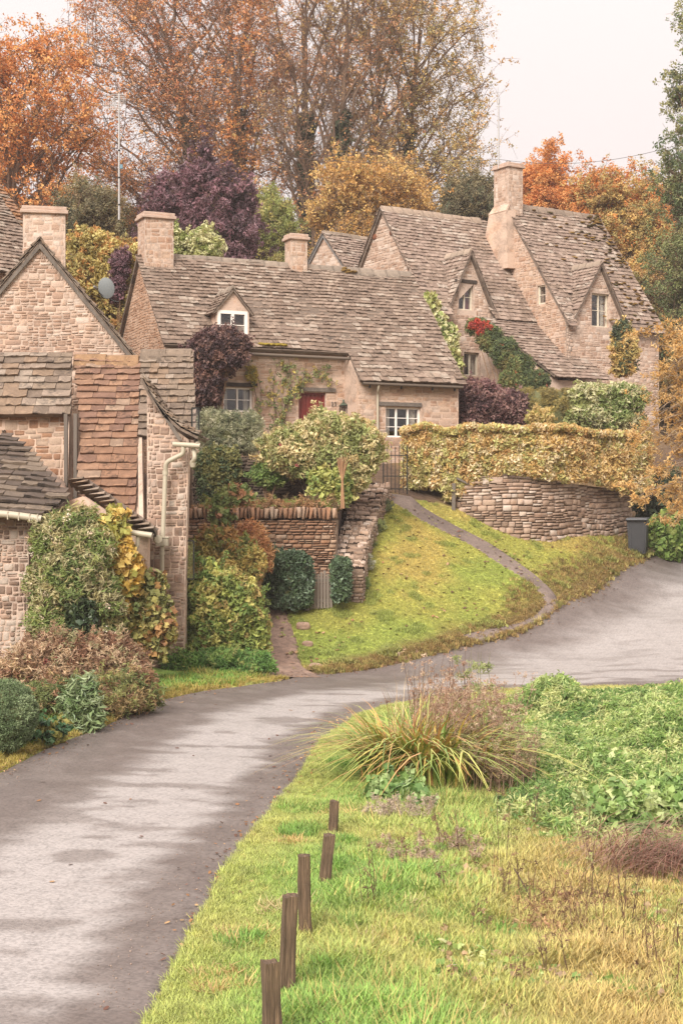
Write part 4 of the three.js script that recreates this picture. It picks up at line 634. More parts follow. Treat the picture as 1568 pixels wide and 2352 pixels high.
// ================================================================ left-hand group: tall gable, front range with the long roofs, low outshut
{ // tall gable cottage behind
  const d = 38, a = P(92, 556, d), B = 1.0, turn = 11.2 * DEG, h = thing('gabled_cottage', 'rough stone cottage gable with chimney behind, at the left edge', 'cottage', [a.x, B, -d], turn); h.updateMatrixWorld(true);
  const yA = a.y - B, wl = 2.6, sl = 1.22, yB = yA - sl * wl, gp = [[-wl, 0], [wl - 0.1, 0], [wl - 0.1, yB], [0, yA - 0.12], [-wl, yB]], len = 5.2;
  const g = add('gable_wall', wallShape(gp, [], 0.4), M.mortar, h, [0, 0, -0.4]); let st = [];
  layStones(st, h, { O: V3(0, 0, 0), u: UX, v: UY, poly: gp.map(p => [p[0], Math.max(p[1], 5.2)]), rows: [0.07, 0.2], len: [0.14, 0.5], depth: 0.04, gap: 0.02, tint: 'gable', seed: 101, proud: 0.016 });
  placePieces(g, st.map(e => (e.m.premultiply(new THREE.Matrix4().makeTranslation(0, 0, 0.4)), e)), 'stone', 'stone', 'stones', 290);
  add('side_wall', plain([box(0.3, yB, len, wl - 0.3, yB / 2, -len / 2 - 0.4), box(0.3, yB, len, -wl + 0.3, yB / 2, -len / 2 - 0.4), box(2 * wl - 0.4, yB, 0.3, 0, yB / 2, -len - 0.2)]), M.render, h);
  const S = Math.hypot(1, sl) * (wl + 0.1), und = [], tl = [];
  for (const s of [-1, 1]) { const e = V3(s * (wl + 0.1), yA - sl * (wl + 0.1), 0.08), up = V3(-s, sl, 0).normalize(); und.push(slab([e.clone(), V3(0, yA, 0.08), V3(0, yA, -len), V3(e.x, e.y, -len)], -0.09, V3(s * sl, 1, 0).normalize())); layTiles(tl, h, { O: e, u: V3(0, 0, -s), v: up, poly: s > 0 ? [[0, -0.1], [len, -0.1], [len, S], [0, S]] : [[-len, -0.1], [0, -0.1], [0, S], [-len, S]], exp: [0.24, 0.18], tint: 'leftgrey', seed: 105 + s }); }
  const roof = add('roof', plain(und), M.underlay, h); placePieces(roof, tl, 'tile', 'roof_tile', 'roof_tiles', 60);
  for (const s of [-1, 1]) { verge(roof, V3(0, yA + 0.04, 0.06), V3(s * (wl + 0.1), yA - sl * (wl + 0.1) + 0.04, 0.06), Z, TT.leftgrey, 110 + s, 0.24); add('bargeboard', slab([V3(0, yA - 0.05, 0.04), V3(0, yA - 0.17, 0.04), V3(s * wl, yA - sl * wl - 0.17, 0.04), V3(s * wl, yA - sl * wl - 0.08, 0.04)], 0.05, V3(0, 0, 1)), M.oak, h); }
  ridgeStones(roof, V3(0, yA + 0.04, -len), V3(0, yA + 0.04, 0.1), 0.18, '#a8937f', 0.5, 17);
  chimney(h, [0.12, yA - 1.4, -3.6], 1.12, 2.75, 0.8, 'gable', 121);
}
{ // larger roof at the very left behind
  const d = 47.5, a = P(-8, 424, d), B = 3.5, h = thing('rear_cottage', 'grey tiled roof slope of a taller house cut by the left edge', 'cottage', [a.x, B, -d], 45 * DEG); h.updateMatrixWorld(true);
  const yR = a.y - B, half = 3.6, yE = yR - 3.3, L = 6, S = Math.hypot(half, 3.3), und = [], tl = [];
  add('wall', plain([box(L, yE, 0.3, -L / 2, yE / 2, half - 0.4), box(L, yE, 0.3, -L / 2, yE / 2, -half + 0.4), wallShape([[-half + 0.25, 0], [half - 0.25, 0], [half - 0.25, yE], [0, yR - 0.15], [-half + 0.25, yE]], [], 0.3).rotateY(-Math.PI / 2)]), M.render, h);
  for (const q of [1, -1]) { und.push(slab([V3(-L, yE, q * half), V3(0.1, yE, q * half), V3(0.1, yR, 0), V3(-L, yR, 0)], -0.1, V3(0, half, q * 3.3).normalize())); layTiles(tl, h, { O: V3(0, yE, q * half), u: V3(q, 0, 0), v: V3(0, 3.3, -q * half), poly: q > 0 ? [[-L, -0.1], [0.12, -0.1], [0.12, S], [-L, S]] : [[-0.12, -0.1], [L, -0.1], [L, S], [-0.12, S]], exp: [0.2, 0.15], tint: 'grey', seed: 131 + q, sag: 0.08 }); }
  const roof = add('roof', plain(und), M.underlay, h); placePieces(roof, tl, 'tile', 'roof_tile', 'roof_tiles', 200); ridgeStones(roof, V3(-L, yR, 0), V3(0.1, yR, 0), 0.18, '#a8937f', 0.55, 18); verge(roof, V3(0.06, yR, 0), V3(0.06, yE, half), V3(1, 0, 0), [['#b98a68', 0.55], ['#a8937f', 0.55], ['#c08a5a', 0.55]], 135, 0.2);
}
{ // front range: three stone-tiled slopes of different length and a tall narrow end wall
  const h = thing('front_cottage', 'old stone cottage with long mossy tiled catslide roofs and cream downpipe, left foreground', 'cottage', [-6.5, 0.2, -37], 0); h.updateMatrixWorld(true);
  const loc = (px, py, d) => P(px, py, d).sub(h.position), und = [], tl = [], sl = 1.19, ridge = loc(0, 812, 37).y, vDir = V3(0, sl, -1).normalize(), nDir = V3(0, 1, sl).normalize();
  // the slope plane: passes through the ridge line at local z = 0; u along x, v up the slope measured from z = 3.6
  const zE = 3.6, O = V3(0, ridge - sl * zE, zE), vOf = z => (zE - z) * Math.hypot(1, sl), at = (px, py) => { const k = (1176 - py) / F, dd = (ridge + h.position.y - EYE - sl * 37) / (k - sl); return [X(px, dd) + 6.5, vOf(37 - dd)]; };
  const slope = (poly, o) => { const pts = poly.map(([px, py]) => at(px, py)); layTiles(tl, h, { O: O.clone().addScaledVector(nDir, o.lift ?? 0), u: UX, v: vDir, poly: pts, ...o }); und.push(slab(pts.map(([a, b]) => O.clone().addScaledVector(UX, a).addScaledVector(vDir, b).addScaledVector(nDir, (o.lift ?? 0) - 0.01)), -0.1, nDir)); return pts; };
  slope([[-60, 962], [163, 958], [166, 820], [-60, 820]], { exp: [0.27, 0.2], tint: 'leftgrey', seed: 141, sag: 0.08, thick: 0.042, lift: 0.14, wid: [0.28, 0.62] });
  slope([[176, 1125], [308, 1222], [312, 1130], [318, 960], [322, 820], [172, 820], [190, 1010]], { exp: [0.27, 0.19], tint: 'red', seed: 143, sag: 0.06, thick: 0.04, wid: [0.26, 0.6] });
  slope([[322, 1004], [449, 1004], [442, 805], [324, 812]], { exp: [0.22, 0.17], tint: 'leftgrey', seed: 145, sag: 0.06, thick: 0.04, lift: 0.02 });
  const roof = add('roof', plain(und), M.underlay, h); placePieces(roof, tl, 'tile', 'roof_tile', 'roof_tiles');
  ridgeStones(roof, loc(-60, 822, 36.9), loc(164, 822, 36.9), 0.3, '#a08a76', 0.5, 21, 0.8); ridgeStones(roof, loc(172, 824, 36.9), loc(321, 824, 36.9), 0.3, '#b08a66', 0.52, 22, 0.9); ridgeStones(roof, loc(324, 812, 37), loc(441, 806, 37), 0.28, '#a8927e', 0.5, 23, 0.6);
  // mortared verge strip and dark cheek beside the middle slope
  const A = loc(322, 845, 36.8), Bq = loc(306, 1216, 33.55);
  add('verge_fillet', slab([A, Bq, loc(332, 1214, 33.4), loc(327, 880, 36.5)], 0.12, V3(0, -0.5, -0.8)), M.render, h);
  add('cheek_wall', slab([loc(324, 860, 36.6), loc(330, 1216, 33.3), loc(330, 1500, 33.6), loc(300, 1500, 36.6)], 0.1, V3(-1, 0, 0)), M.mortar, h);
  add('cheek_wall', slab([loc(166, 838, 36.8), loc(160, 966, 35.7), loc(156, 1150, 35.7), loc(166, 1150, 36.8)], 0.1, V3(-1, 0, 0)), M.mortar, h);
  for (const k of [0, 1]) add('corner_post', box(0.08, 2.0, 0.1, ...loc(152 + 22 * k, 1050, 35.3 - 0.3 * k).toArray()), M.oak, h);
  // upper wall below the left slope
  const wz = 37 - 35.75, yl = loc(0, 1180, 35.75).y, yh = loc(0, 950, 35.75).y, xl = X(-80, 35.75) + 6.5, xr = X(150, 35.75) + 6.5;
  const uw = add('upper_wall', box(xr - xl, yh - yl + 1.5, 0.4, (xl + xr) / 2, (yh + yl) / 2 - 0.75, wz - 0.2), M.render, h); let st = [];
  layStones(st, h, { O: V3(0, 0, wz), u: UX, v: UY, poly: [[xl, yl + 0.7], [xr - 0.7, yl + 0.7], [xr, yl + 0.2], [xr, yh], [xl, yh]], rows: [0.12, 0.24], len: [0.24, 0.6], depth: 0.04, gap: 0.022, tint: 'rust', seed: 151, proud: 0.016 });
  placePieces(uw, st, 'stone', 'stone', 'stones', 120);
  // narrow end wall with half gable
  const zw = 37 - 33.6, q = (px, py) => { const p = loc(px, py, 33.6); return [p.x, p.y]; };
  const ep = [q(338, 1560), q(424, 1560), q(427, 1300), q(434, 1010), q(400, 985), q(338, 885)], ew = add('end_wall', wallShape(ep, [], 0.4), M.mortar, h, [0, 0, zw - 0.4]);
  st = []; layStones(st, h, { O: V3(0, 0, zw), u: UX, v: UY, poly: ep, rows: [0.08, 0.22], len: [0.13, 0.42], depth: 0.045, gap: 0.022, tint: 'old', seed: 153, proud: 0.02 });
  placePieces(ew, st.map(e => (e.m.premultiply(new THREE.Matrix4().makeTranslation(0, 0, -zw + 0.4)), e)), 'stone', 'stone', 'stones', 170);
  const rw = [loc(424, 1560, 33.65), loc(434, 1010, 33.65)]; add('return_wall', slab([rw[0], rw[1], V3(rw[1].x - 0.45, rw[1].y, rw[1].z - 3.2), V3(rw[0].x - 0.45, rw[0].y, rw[0].z - 3.2)], 0.35, V3(-1, 0, 0)), M.mortar, h);
  // swept verge of that roof, seen end-on
  const sw = [[327, 868], [352, 915], [380, 952], [415, 982], [456, 1003]].map(([a, b]) => loc(a, b, 33.45));
  for (let i = 0; i < 4; i++) { const n = V3(sw[i].y - sw[i + 1].y, sw[i + 1].x - sw[i].x, 0).normalize(); add('swept_roof', slab([sw[i], sw[i + 1], V3(sw[i + 1].x, sw[i + 1].y, sw[i + 1].z - 2), V3(sw[i].x, sw[i].y, sw[i].z - 2)], -0.06, n), M.underlay, h); verge(h, sw[i], sw[i + 1], Z, TT.leftgrey, 160 + i, 0.13, 'verge_tile'); verge(h, sw[i].clone().add(V3(0.015, 0.05, -0.03)), sw[i + 1].clone().add(V3(0.015, 0.05, -0.03)), Z, TT.leftgrey, 170 + i, 0.17, 'verge_tile');
    const L2 = sw[i].distanceTo(sw[i + 1]), tt = []; layTiles(tt, h, { O: sw[i + 1], u: V3(0, 0, -1), v: sw[i].clone().sub(sw[i + 1]), poly: [[0.2, 0], [2, 0], [2, L2], [0.2, L2]], exp: [0.2, 0.2], tint: 'leftgrey', seed: 180 + i, thick: 0.03 }); placePieces(h, tt, 'tile', 'swept_tile', 'swept_tiles', 40); }
  add('bargeboard', slab([loc(340, 896, 33.5), loc(348, 898, 33.5), loc(420, 1012, 33.5), loc(410, 1012, 33.5)], 0.05, V3(0, 0, 1)), M.oak, h);
  // gutter end, swan-neck downpipe, hopper
  add('gutter', plain([tube([loc(398, 1020, 33.3), loc(430, 1022, 33.2), loc(461, 1024, 33.1)], 0.055, 12, 10), tube([loc(455, 1022, 33.1), loc(452, 1016, 34.2), loc(449, 1010, 35.6)], 0.055, 8, 8)]), M.gutter, h);
  add('downpipe', pathTube([loc(421, 1026, 33.25), loc(421, 1042, 33.25), loc(381, 1062, 33.3), loc(380, 1088, 33.35), loc(374, 1240, 33.3)], 0.052, 12), M.gutter, h);
  add('pipe_collar', new THREE.CylinderGeometry(0.065, 0.065, 0.09, 14), M.gutter, h, loc(380, 1086, 33.35).toArray());
  add('hopper', plain([rbox(0.27, 0.17, 0.2, 0.012), rbox(0.31, 0.035, 0.23, 0.008, 0, 0.1, 0)]), M.gutter, h, loc(373, 1245, 33.25).toArray());
  add('downpipe', pathTube([loc(373, 1252, 33.25), loc(372, 1330, 33.25), loc(372, 1420, 33.25)], 0.048, 12), M.gutter, h);
  add('pipe_collar', new THREE.CylinderGeometry(0.06, 0.06, 0.06, 14), M.gutter, h, loc(372, 1272, 33.25).toArray());
  add('wall_bracket', plain([tube([loc(444, 1030, 33.3), loc(447, 1052, 33.2), loc(441, 1062, 33.3)], 0.05, 10, 8), new THREE.CylinderGeometry(0.08, 0.05, 0.1, 12).translate(...loc(443, 1068, 33.25).toArray())]), M.gutter, h);
  // two opened casements seen edge-on round the corner
  for (const [px, py, hh] of [[437, 1286, 0.85], [449, 968, 0.6]]) { const w = new THREE.Group(); w.name = 'open_casement'; const c = loc(px, py, 33.9); w.position.copy(c); w.rotation.y = 0.35; h.add(w); add('frame', plain([box(0.16, 0.03, 0.03, 0, hh / 2, 0), box(0.16, 0.03, 0.03, 0, -hh / 2, 0), box(0.03, hh, 0.03, 0.08, 0, 0), box(0.03, hh, 0.03, -0.08, 0, 0)]), M.iron, w); add('pane', box(0.13, hh - 0.03, 0.005), M.glass, w); }
}
{ // low outshut in front
  const h = thing('outshut', 'low stone lean-to with sagging tiled roof and cream gutter, bottom left cottage', 'lean-to', [-6.5, 0.2, -31.4], 0); h.updateMatrixWorld(true); const loc = (px, py, d) => P(px, py, d).sub(h.position);
  const e0 = loc(-100, 1172, 30.6), e1 = loc(98, 1187, 30.6), t0 = loc(-100, 985, 34.4), u = e1.clone().sub(e0), v = t0.clone().sub(e0), n = u.clone().cross(v).normalize(), vv = v.clone().addScaledVector(u.clone().normalize(), -v.dot(u.clone().normalize())), uv = p => { const q = p.clone().sub(e0); return [q.dot(u.clone().normalize()), q.dot(vv.clone().normalize())]; };
  const ul = u.length(), vl = vv.length(); const poly = [[0, -0.05], [ul, -0.05], [ul + 0.36, vl * 0.22], [ul * 0.85, vl * 0.46], [ul * 0.5, vl * 0.74], [0, vl]], back = ([a, b]) => e0.clone().addScaledVector(u.clone().normalize(), a).addScaledVector(vv.clone().normalize(), b);
  const tl = []; layTiles(tl, h, { O: e0, u, v: vv, poly, exp: [0.28, 0.24], tint: 'dark', seed: 191, sag: 0.12, thick: 0.045, wid: [0.3, 0.65] });
  const b0 = loc(178, 1104, 33.2), b1 = loc(354, 1228, 31.2), bd = b1.clone().sub(b0), bn = V3(-bd.y, bd.x, 0).normalize();
  const roof = add('roof', plain([slab(poly.map(back), -0.1, n), slab([b0, b1, b1.clone().add(V3(-0.1, 0.1, -1.7)), b0.clone().add(V3(0.1, 0.05, -0.9))], -0.08, V3(0.55, 0.8, 0).normalize())]), M.underlay, h);
  placePieces(roof, tl, 'tile', 'roof_tile', 'roof_tiles', 150); verge(roof, b0, b1, V3(0, 0, 1), TT.leftgrey, 195, 0.22);
  // mortar flaunching where the lean-to meets the wall above
  add('flaunching', slab([back([ul * 0.2, vl * 0.9]), back([ul * 0.5, vl * 0.72]), back([ul * 0.85, vl * 0.44]), back([ul + 0.33, vl * 0.2]), loc(165, 1150, 35.3), loc(150, 1108, 35.55), loc(90, 1082, 35.6), loc(30, 1040, 35.6), loc(-30, 1010, 35.6)], -0.2, V3(0, 1, 0.5).normalize()), M.render, h);
  add('gutter', tube([loc(-90, 1176, 30.45), loc(20, 1182, 30.45), loc(96, 1192, 30.45)], 0.075, 20, 10), M.gutter, h); for (const p of [20, 45, 70, 88]) add('gutter_bracket', box(0.02, 0.16, 0.16, ...loc(p, 1184 + (p - 20) * 0.08, 30.45).toArray()), M.gutter, h);
  add('gutter', tube([loc(268, 1218, 31.1), loc(350, 1230, 31.0)], 0.06, 10, 10), M.gutter, h); add('gutter', new THREE.CylinderGeometry(0.085, 0.085, 0.1, 16).rotateX(Math.PI / 2).rotateY(0.5), M.gutter, h, loc(362, 1238, 32).toArray());
  add('downpipe', pathTube([loc(318, 1226, 31.1), loc(316, 1258, 31.1), loc(298, 1280, 31.15), loc(280, 1290, 31.2)], 0.042, 10), M.gutter, h);
  // walls
  const zw = 31.4 - 31, q = (px, py) => { const p = loc(px, py, 31); return [p.x, p.y]; }, wp = [q(-110, 1590), q(62, 1590), q(68, 1180), q(-110, 1170)], w = add('front_wall', wallShape(wp, [], 0.4), M.mortar, h, [0, 0, zw - 0.4]); const st = [];
  layStones(st, h, { O: V3(0, 0, zw), u: UX, v: UY, poly: wp, rows: [0.07, 0.2], len: [0.1, 0.32], depth: 0.05, gap: 0.022, tint: 'old', seed: 201, proud: 0.022 }); placePieces(w, st.map(e => (e.m.premultiply(new THREE.Matrix4().makeTranslation(0, 0, -zw + 0.4)), e)), 'stone', 'stone', 'stones', 130);
  const q2 = (px, py) => { const p = loc(px, py, 31.9); return [p.x, p.y]; }; add('side_wall', wallShape([q2(60, 1560), q2(336, 1560), q2(340, 1236), q2(190, 1140), q2(60, 1180)], [], 0.4), M.render, h, [0, 0, -0.9]);
}
// ================================================================ dry stone walls
function wallAlong(name, label, pts, { thick = 0.5, tint = 'dry', rows = [0.08, 0.17], len = [0.16, 0.5], seed = 1, most = 290, batter = 0.05, gap = 0.018, proud = 0.035 }) {
  // pts: [x, d, yBase, yTop]; the face is on the viewer's side (right of travel reversed): normal = rotate tangent
  const h = thing(name, label, 'wall', [0, 0, 0]); const c = smoothLine(pts.map(p => [p[0], p[1], 0]), 60), S = [0]; for (let i = 1; i < c.length; i++) S.push(S[i - 1] + Math.hypot(c[i][0] - c[i - 1][0], c[i][1] - c[i - 1][1]));
  const k0 = smoothLine(pts.map((p, i) => [p[0], p[1], p[2]]), 60), k1 = smoothLine(pts.map(p => [p[0], p[1], p[3]]), 60), Lt = S[S.length - 1];
  const sample = s => { s = clamp(s, 0, Lt - 1e-4); let i = 0; while (S[i + 1] < s) i++; const t = (s - S[i]) / (S[i + 1] - S[i]), a = c[i], b = c[i + 1], tx = b[0] - a[0], td = b[1] - a[1], q = Math.hypot(tx, td); return { x: mix(a[0], b[0], t), d: mix(a[1], b[1], t), b: mix(k0[i][2], k0[i + 1][2], t), t: mix(k1[i][2], k1[i + 1][2], t), u: V3(tx / q, 0, -td / q) }; };
  const poly = [], up = []; for (let i = 0; i <= 40; i++) { const q = sample(Lt * i / 40); poly.push([Lt * i / 40, q.b - 0.25]); up.push([Lt * i / 40, q.t]); } poly.push(...up.reverse());
  const at = (a, b) => { const q = sample(a), n = q.u.clone().cross(UY).normalize(); n.set(-n.x, 0, -n.z); const nn = V3(0, 0, 0).copy(q.u).cross(V3(0, 1, 0)); const f = nn.z > 0 || true ? q.u.clone().cross(UY) : n; return { p: V3(q.x, b, -q.d).addScaledVector(f, -batter * (b - q.b)), u: q.u, v: UY, n: f }; };
  // core
  const core = []; for (let i = 0; i < 40; i++) { const s = [sample(Lt * i / 40), sample(Lt * (i + 1) / 40)], f = s.map(q => q.u.clone().cross(UY)), A = s.map((q, k) => V3(q.x, q.b - 0.4, -q.d).addScaledVector(f[k], -0.03)), T2 = s.map((q, k) => V3(q.x, q.t - 0.03, -q.d).addScaledVector(f[k], -0.03 - batter * (q.t - q.b))); core.push(slab([A[0], A[1], T2[1], T2[0]], thick, f[0].clone().negate())); }
  const cm = add('core', plain(core), M.earthgap, h); const st = []; layStones(st, h, { poly, rows, len, depth: 0.12, gap, tint, seed, proud, at }); placePieces(h, st, 'stone', 'stone', 'stones', most); return { h, sample, Lt, at };
}
wallAlong('curved_stone_wall', 'curved pale dry stone wall under the golden hedge', [G(1036, 1182, 46.2), G(1100, 1208, 45.7), G(1180, 1226, 45.4), G(1260, 1232, 45.9), G(1340, 1236, 47.2), G(1452, 1244, 49.8)].map((p, i) => [p[0], p[2], p[1] - 0.05, H([1088, 1090, 1094, 1102, 1112, 1124][i], p[2])]), { seed: 211, rows: [0.09, 0.22], len: [0.2, 0.62], proud: 0.045 });
{ // retaining wall with upright cope stones
  const w = wallAlong('retaining_wall', 'rust stained garden wall topped with upright cope stones', [[430, 40.6], [560, 40.4], [680, 40.2], [772, 40.1]].map(([px, d]) => [X(px, d), d, H(1330, d), H(1192, d)]), { seed: 221, tint: 'rust', rows: [0.06, 0.13], len: [0.16, 0.5], most: 250 });
  const r = rng(4); for (let s = 0.04; s < w.Lt;) { const wd = 0.07 + 0.07 * r(), q = w.sample(s + wd / 2), t = pick(r, TT.rust), o = add('cope_stone', STONES[Math.floor(r() * 12)], tintMat(t[0], t[1], 'stone'), w.h, [q.x, q.t + 0.13 + 0.03 * r(), -q.d + 0.02]); o.scale.set(wd, 0.26 + 0.1 * r(), 0.42); o.rotation.set(0.02, (r() - 0.5) * 0.2, (r() - 0.35) * 0.3); s += wd + 0.012; }
}
wallAlong('terrace_wall', 'dark mossy terrace wall behind the big pale rose bush', [[440, 43.9], [560, 43.7], [700, 43.5], [800, 43.4]].map(([px, d]) => [X(px, d), d, H(1175, d), H(1046, d)]), { seed: 231, tint: 'dark', rows: [0.07, 0.15], len: [0.16, 0.45], most: 200 });
{ // stepped wall running up beside the lawn, flat capping slabs
  const A = V3(X(866, 45.4), H(1108, 45.4), -45.4), Bq = V3(X(798, 39.3), H(1305, 39.3), -39.3), n = 18, h = thing('sloping_stone_wall', 'low stone wall with flat caps climbing beside the lawn to the iron gate', 'wall', [0, 0, 0]);
  const pt = t => { const x = mix(A.x, Bq.x, t) - 0.16 * Math.sin(t * Math.PI), d = mix(-A.z, -Bq.z, t), y = mix(A.y, Bq.y, Math.pow(t, 0.92)); return V3(x, y, -d); };
  const st = [], pr = [], capRows = [], caps = [], r = rng(9); for (let i = 0; i < n; i++) {
    const p = pt(i / n), q = pt((i + 1) / n), u = q.clone().sub(p).setY(0).normalize(), out = V3(-u.z, 0, u.x); if (out.x < 0) out.negate(); const L = p.clone().setY(0).distanceTo(q.clone().setY(0)), y = (p.y + q.y) / 2 - 0.02, g = Math.min(ground(p.x + 0.4, -p.z), y - 0.4) - 0.3, c = p.clone().add(q).multiplyScalar(0.5);
    const a = p.clone().addScaledVector(out, 0.4).setY(g), b = q.clone().addScaledVector(out, 0.4).setY(g); pr.push(slab([a, b, b.clone().setY(y - 0.06), a.clone().setY(y - 0.06)], 0.8, out.clone().negate()));
    layStones(st, h, { O: V3(b.x, 0, b.z), u: a.clone().sub(b), v: UY, poly: [[0, g], [L, g], [L, y - 0.07], [0, y - 0.07]], rows: [0.07, 0.14], len: [0.12, 0.34], depth: 0.1, gap: 0.015, tint: 'dry', seed: 240 + i, proud: 0.03 });
    const fr = p.clone().addScaledVector(out, -0.4).setY(g), fr2 = q.clone().addScaledVector(out, -0.4).setY(g); layStones(st, h, { O: V3(fr.x, 0, fr.z), u: fr2.clone().sub(fr), v: UY, poly: [[0, g], [L, g], [L, y - 0.07], [0, y - 0.07]], rows: [0.07, 0.14], len: [0.12, 0.34], depth: 0.1, gap: 0.015, tint: 'rust', seed: 260 + i, proud: 0.03 });
    const sv = q.clone().sub(p).normalize(), cr = p.clone().addScaledVector(out, -0.45).setY(p.y - 0.05), up = out.clone().cross(sv); capRows.push([cr, sv, out, p.distanceTo(q)]);
  }
  capRows.forEach(([O, sv, out, L], i) => layStones(caps, h, { at: (a, b) => ({ p: O.clone().addScaledVector(out, a).addScaledVector(sv, b).add(V3(0, 0.03, 0)), u: out, v: sv, n: V3(0, 1, 0.2).normalize() }), poly: [[0, 0], [0.9, 0], [0.9, L], [0, L]], rows: [0.12, 0.28], len: [0.16, 0.5], depth: 0.09, gap: 0.012, tint: 'dry', seed: 290 + i, proud: 0.03 }));
  placePieces(h, caps, 'stone', 'cap_stone', 'cap_stones', 200);
  { const e = pt(1), g = e.y - 1.4; pr.push(box(0.8, 1.3, 0.4, e.x, g + 0.65, e.z - 0.08)); layStones(st, h, { O: V3(e.x - 0.42, 0, e.z + 0.13), u: UX, v: UY, poly: [[0, g], [0.84, g], [0.84, e.y - 0.1], [0, e.y - 0.1]], rows: [0.08, 0.15], len: [0.14, 0.34], depth: 0.1, gap: 0.015, tint: 'dry', seed: 281, proud: 0.03 }); }
  add('core', plain(pr), M.earthgap, h); placePieces(h, st, 'stone', 'stone', 'stones', 200);
}
// raised garden beds held by those walls
function bed(name, label, poly, top, bottom) { const s = new THREE.Shape(poly.map(([x, d]) => new THREE.Vector2(x, d))), g = new THREE.ExtrudeGeometry(s, { depth: top - bottom, bevelEnabled: false }).rotateX(-Math.PI / 2).translate(0, bottom, 0); structure(add(name, g, std({ color: col('#7d6350', 0.45), map: T.soil }), scene)).userData.label = label; }
bed('garden_bed', 'lower raised garden bed of brown soil', [[X(432, 40.9), 40.9], [X(766, 40.45), 40.45], [0.0, 43.3], [-4.4, 43.8]], H(1172, 40.2), 1);
bed('terrace_bed', 'upper terrace of soil before the cottage', [[X(440, 44.2), 44.2], [X(800, 43.8), 43.8], [0.5, 46.2], [-0.2, 48], [-5, 46.4], [-5.4, 45]], H(1052, 43.8), 2);
// ================================================================ wooden posts by the lane
[[625, 2208, 10.55, 42, 'weathered post cut off by the bottom edge, nearest of the verge posts', 0.02], [658, 2057, 11.7, 38, 'dark square post, second nearest of the verge posts', -0.04], [701, 1965, 13.3, 31, 'straight dark post, third along the verge', 0.015], [744, 1916, 15.0, 30, 'leaning split post, fourth along the verge', -0.1], [764, 1840, 17.6, 23, 'pale grey post, farthest along the verge', -0.06]].forEach(([px, py, d, w, label, lean], i) => {
  const x = X(px - lean * 500 / 10 * 0, d), y0 = ground(X(px, d), d), top = H(py, d), W = w / F * d, hh = top - y0;
  const g = new THREE.BoxGeometry(W * 0.92, hh + 0.25, W * 0.92, 5, 12, 5).translate(0, (hh - 0.25) / 2, 0), a = g.attributes.position; for (let k = 0; k < a.count; k++) { const yy = a.getY(k), n = 0.03 * (fbm(a.getX(k) * 40, yy * 3, i + a.getZ(k) * 40, 2) - 0.5); const c = Math.hypot(a.getX(k), a.getZ(k)) > W * 0.5 ? 0.94 : 1; a.setX(k, (a.getX(k) + n) * c); a.setZ(k, (a.getZ(k) + n) * c); if (yy > hh - 0.001) a.setY(k, yy + 0.05 * (fbm(a.getX(k) * 26 + i, a.getZ(k) * 26, i, 2) - 0.5) + (i % 2 ? 0.12 : -0.1) * a.getX(k)); } g.computeVertexNormals();
  tag(add('post_shaft', g, M.post, scene, [X(px, d), y0, -d], [0, 0.35 - 0.1 * i, lean]), label, 'post', 'posts along the verge').name = numbered('wooden_post');
});
// ================================================================ gates, bin, rail, masts, wires, stones
{ const d = 45.4, g = thing('iron_gate', 'black wrought iron gate at the top of the footpath', 'gate', [X(880, d), H(1132, d), -d], 0.12); const hgt = 1.32, w = 0.72;
  for (let i = 0; i <= 6; i++) { const x = w * i / 6, e = i % 6 === 0; add('bar', plain([new THREE.CylinderGeometry(e ? 0.02 : 0.011, e ? 0.02 : 0.011, hgt + (i % 2 ? 0 : 0.08), 6).translate(x, hgt / 2, 0), new THREE.ConeGeometry(0.022, 0.08, 6).translate(x, hgt + (i % 2 ? 0.04 : 0.08), 0)]), M.iron, g); } for (const y of [0.12, 0.5, 1.12]) add('rail', box(w, 0.025, 0.012, w / 2, y, 0), M.iron, g); }
{ const gateWood = std({ color: col('#b5a799', 0.6), map: T.wood }), d = 38.6, g = thing('wooden_gate', 'weathered grey picket gate between two ivy clumps', 'gate', [X(711, d), H(1398, d), -d], 0.25); for (let i = 0; i < 7; i++) { const hh = 0.92 + 0.05 * Math.sin(i * 2.1); add('picket', rbox(0.065, hh, 0.02, 0.005, 0.05 + i * 0.085, hh / 2, 0), gateWood, g); } for (const y of [0.2, 0.72]) add('cross_rail', box(0.62, 0.08, 0.03, 0.3, y, -0.028), M.oak, g); add('gate_post', rbox(0.1, 1.1, 0.1, 0.01, -0.07, 0.5, 0), M.oak, g); }
{ const d = 48.2, b = thing('wheelie_bin', 'dark grey wheelie bin at the right end of the curved wall', 'bin', [X(1464, d), ground(X(1464, d), d) - 0.02, -d], -0.3); const s = new THREE.CylinderGeometry(0.44, 0.36, 1.05, 4, 1).rotateY(Math.PI / 4).scale(1, 1, 1.1).translate(0, 0.58, 0); const sf = s.toNonIndexed(); sf.computeVertexNormals(); add('body', sf, M.bin, b); const l = rbox(0.68, 0.07, 0.78, 0.03, 0, 1.15, 0.02); add('lid', l, M.binlid, b, [0, 0, 0], [0.05, 0, 0]); add('handle', tube([[-0.22, 1.08, -0.4], [0, 1.1, -0.45], [0.22, 1.08, -0.4]], 0.018, 10, 6), M.bin, b); for (const sx of [-1, 1]) add('wheel', new THREE.CylinderGeometry(0.11, 0.11, 0.06, 16).rotateZ(Math.PI / 2).translate(sx * 0.24, 0.11, -0.3), M.iron, b); for (const sx of [-1, 1]) add('rib', box(0.03, 0.9, 0.02, sx * 0.2, 0.6, 0.345), M.bin, b); }
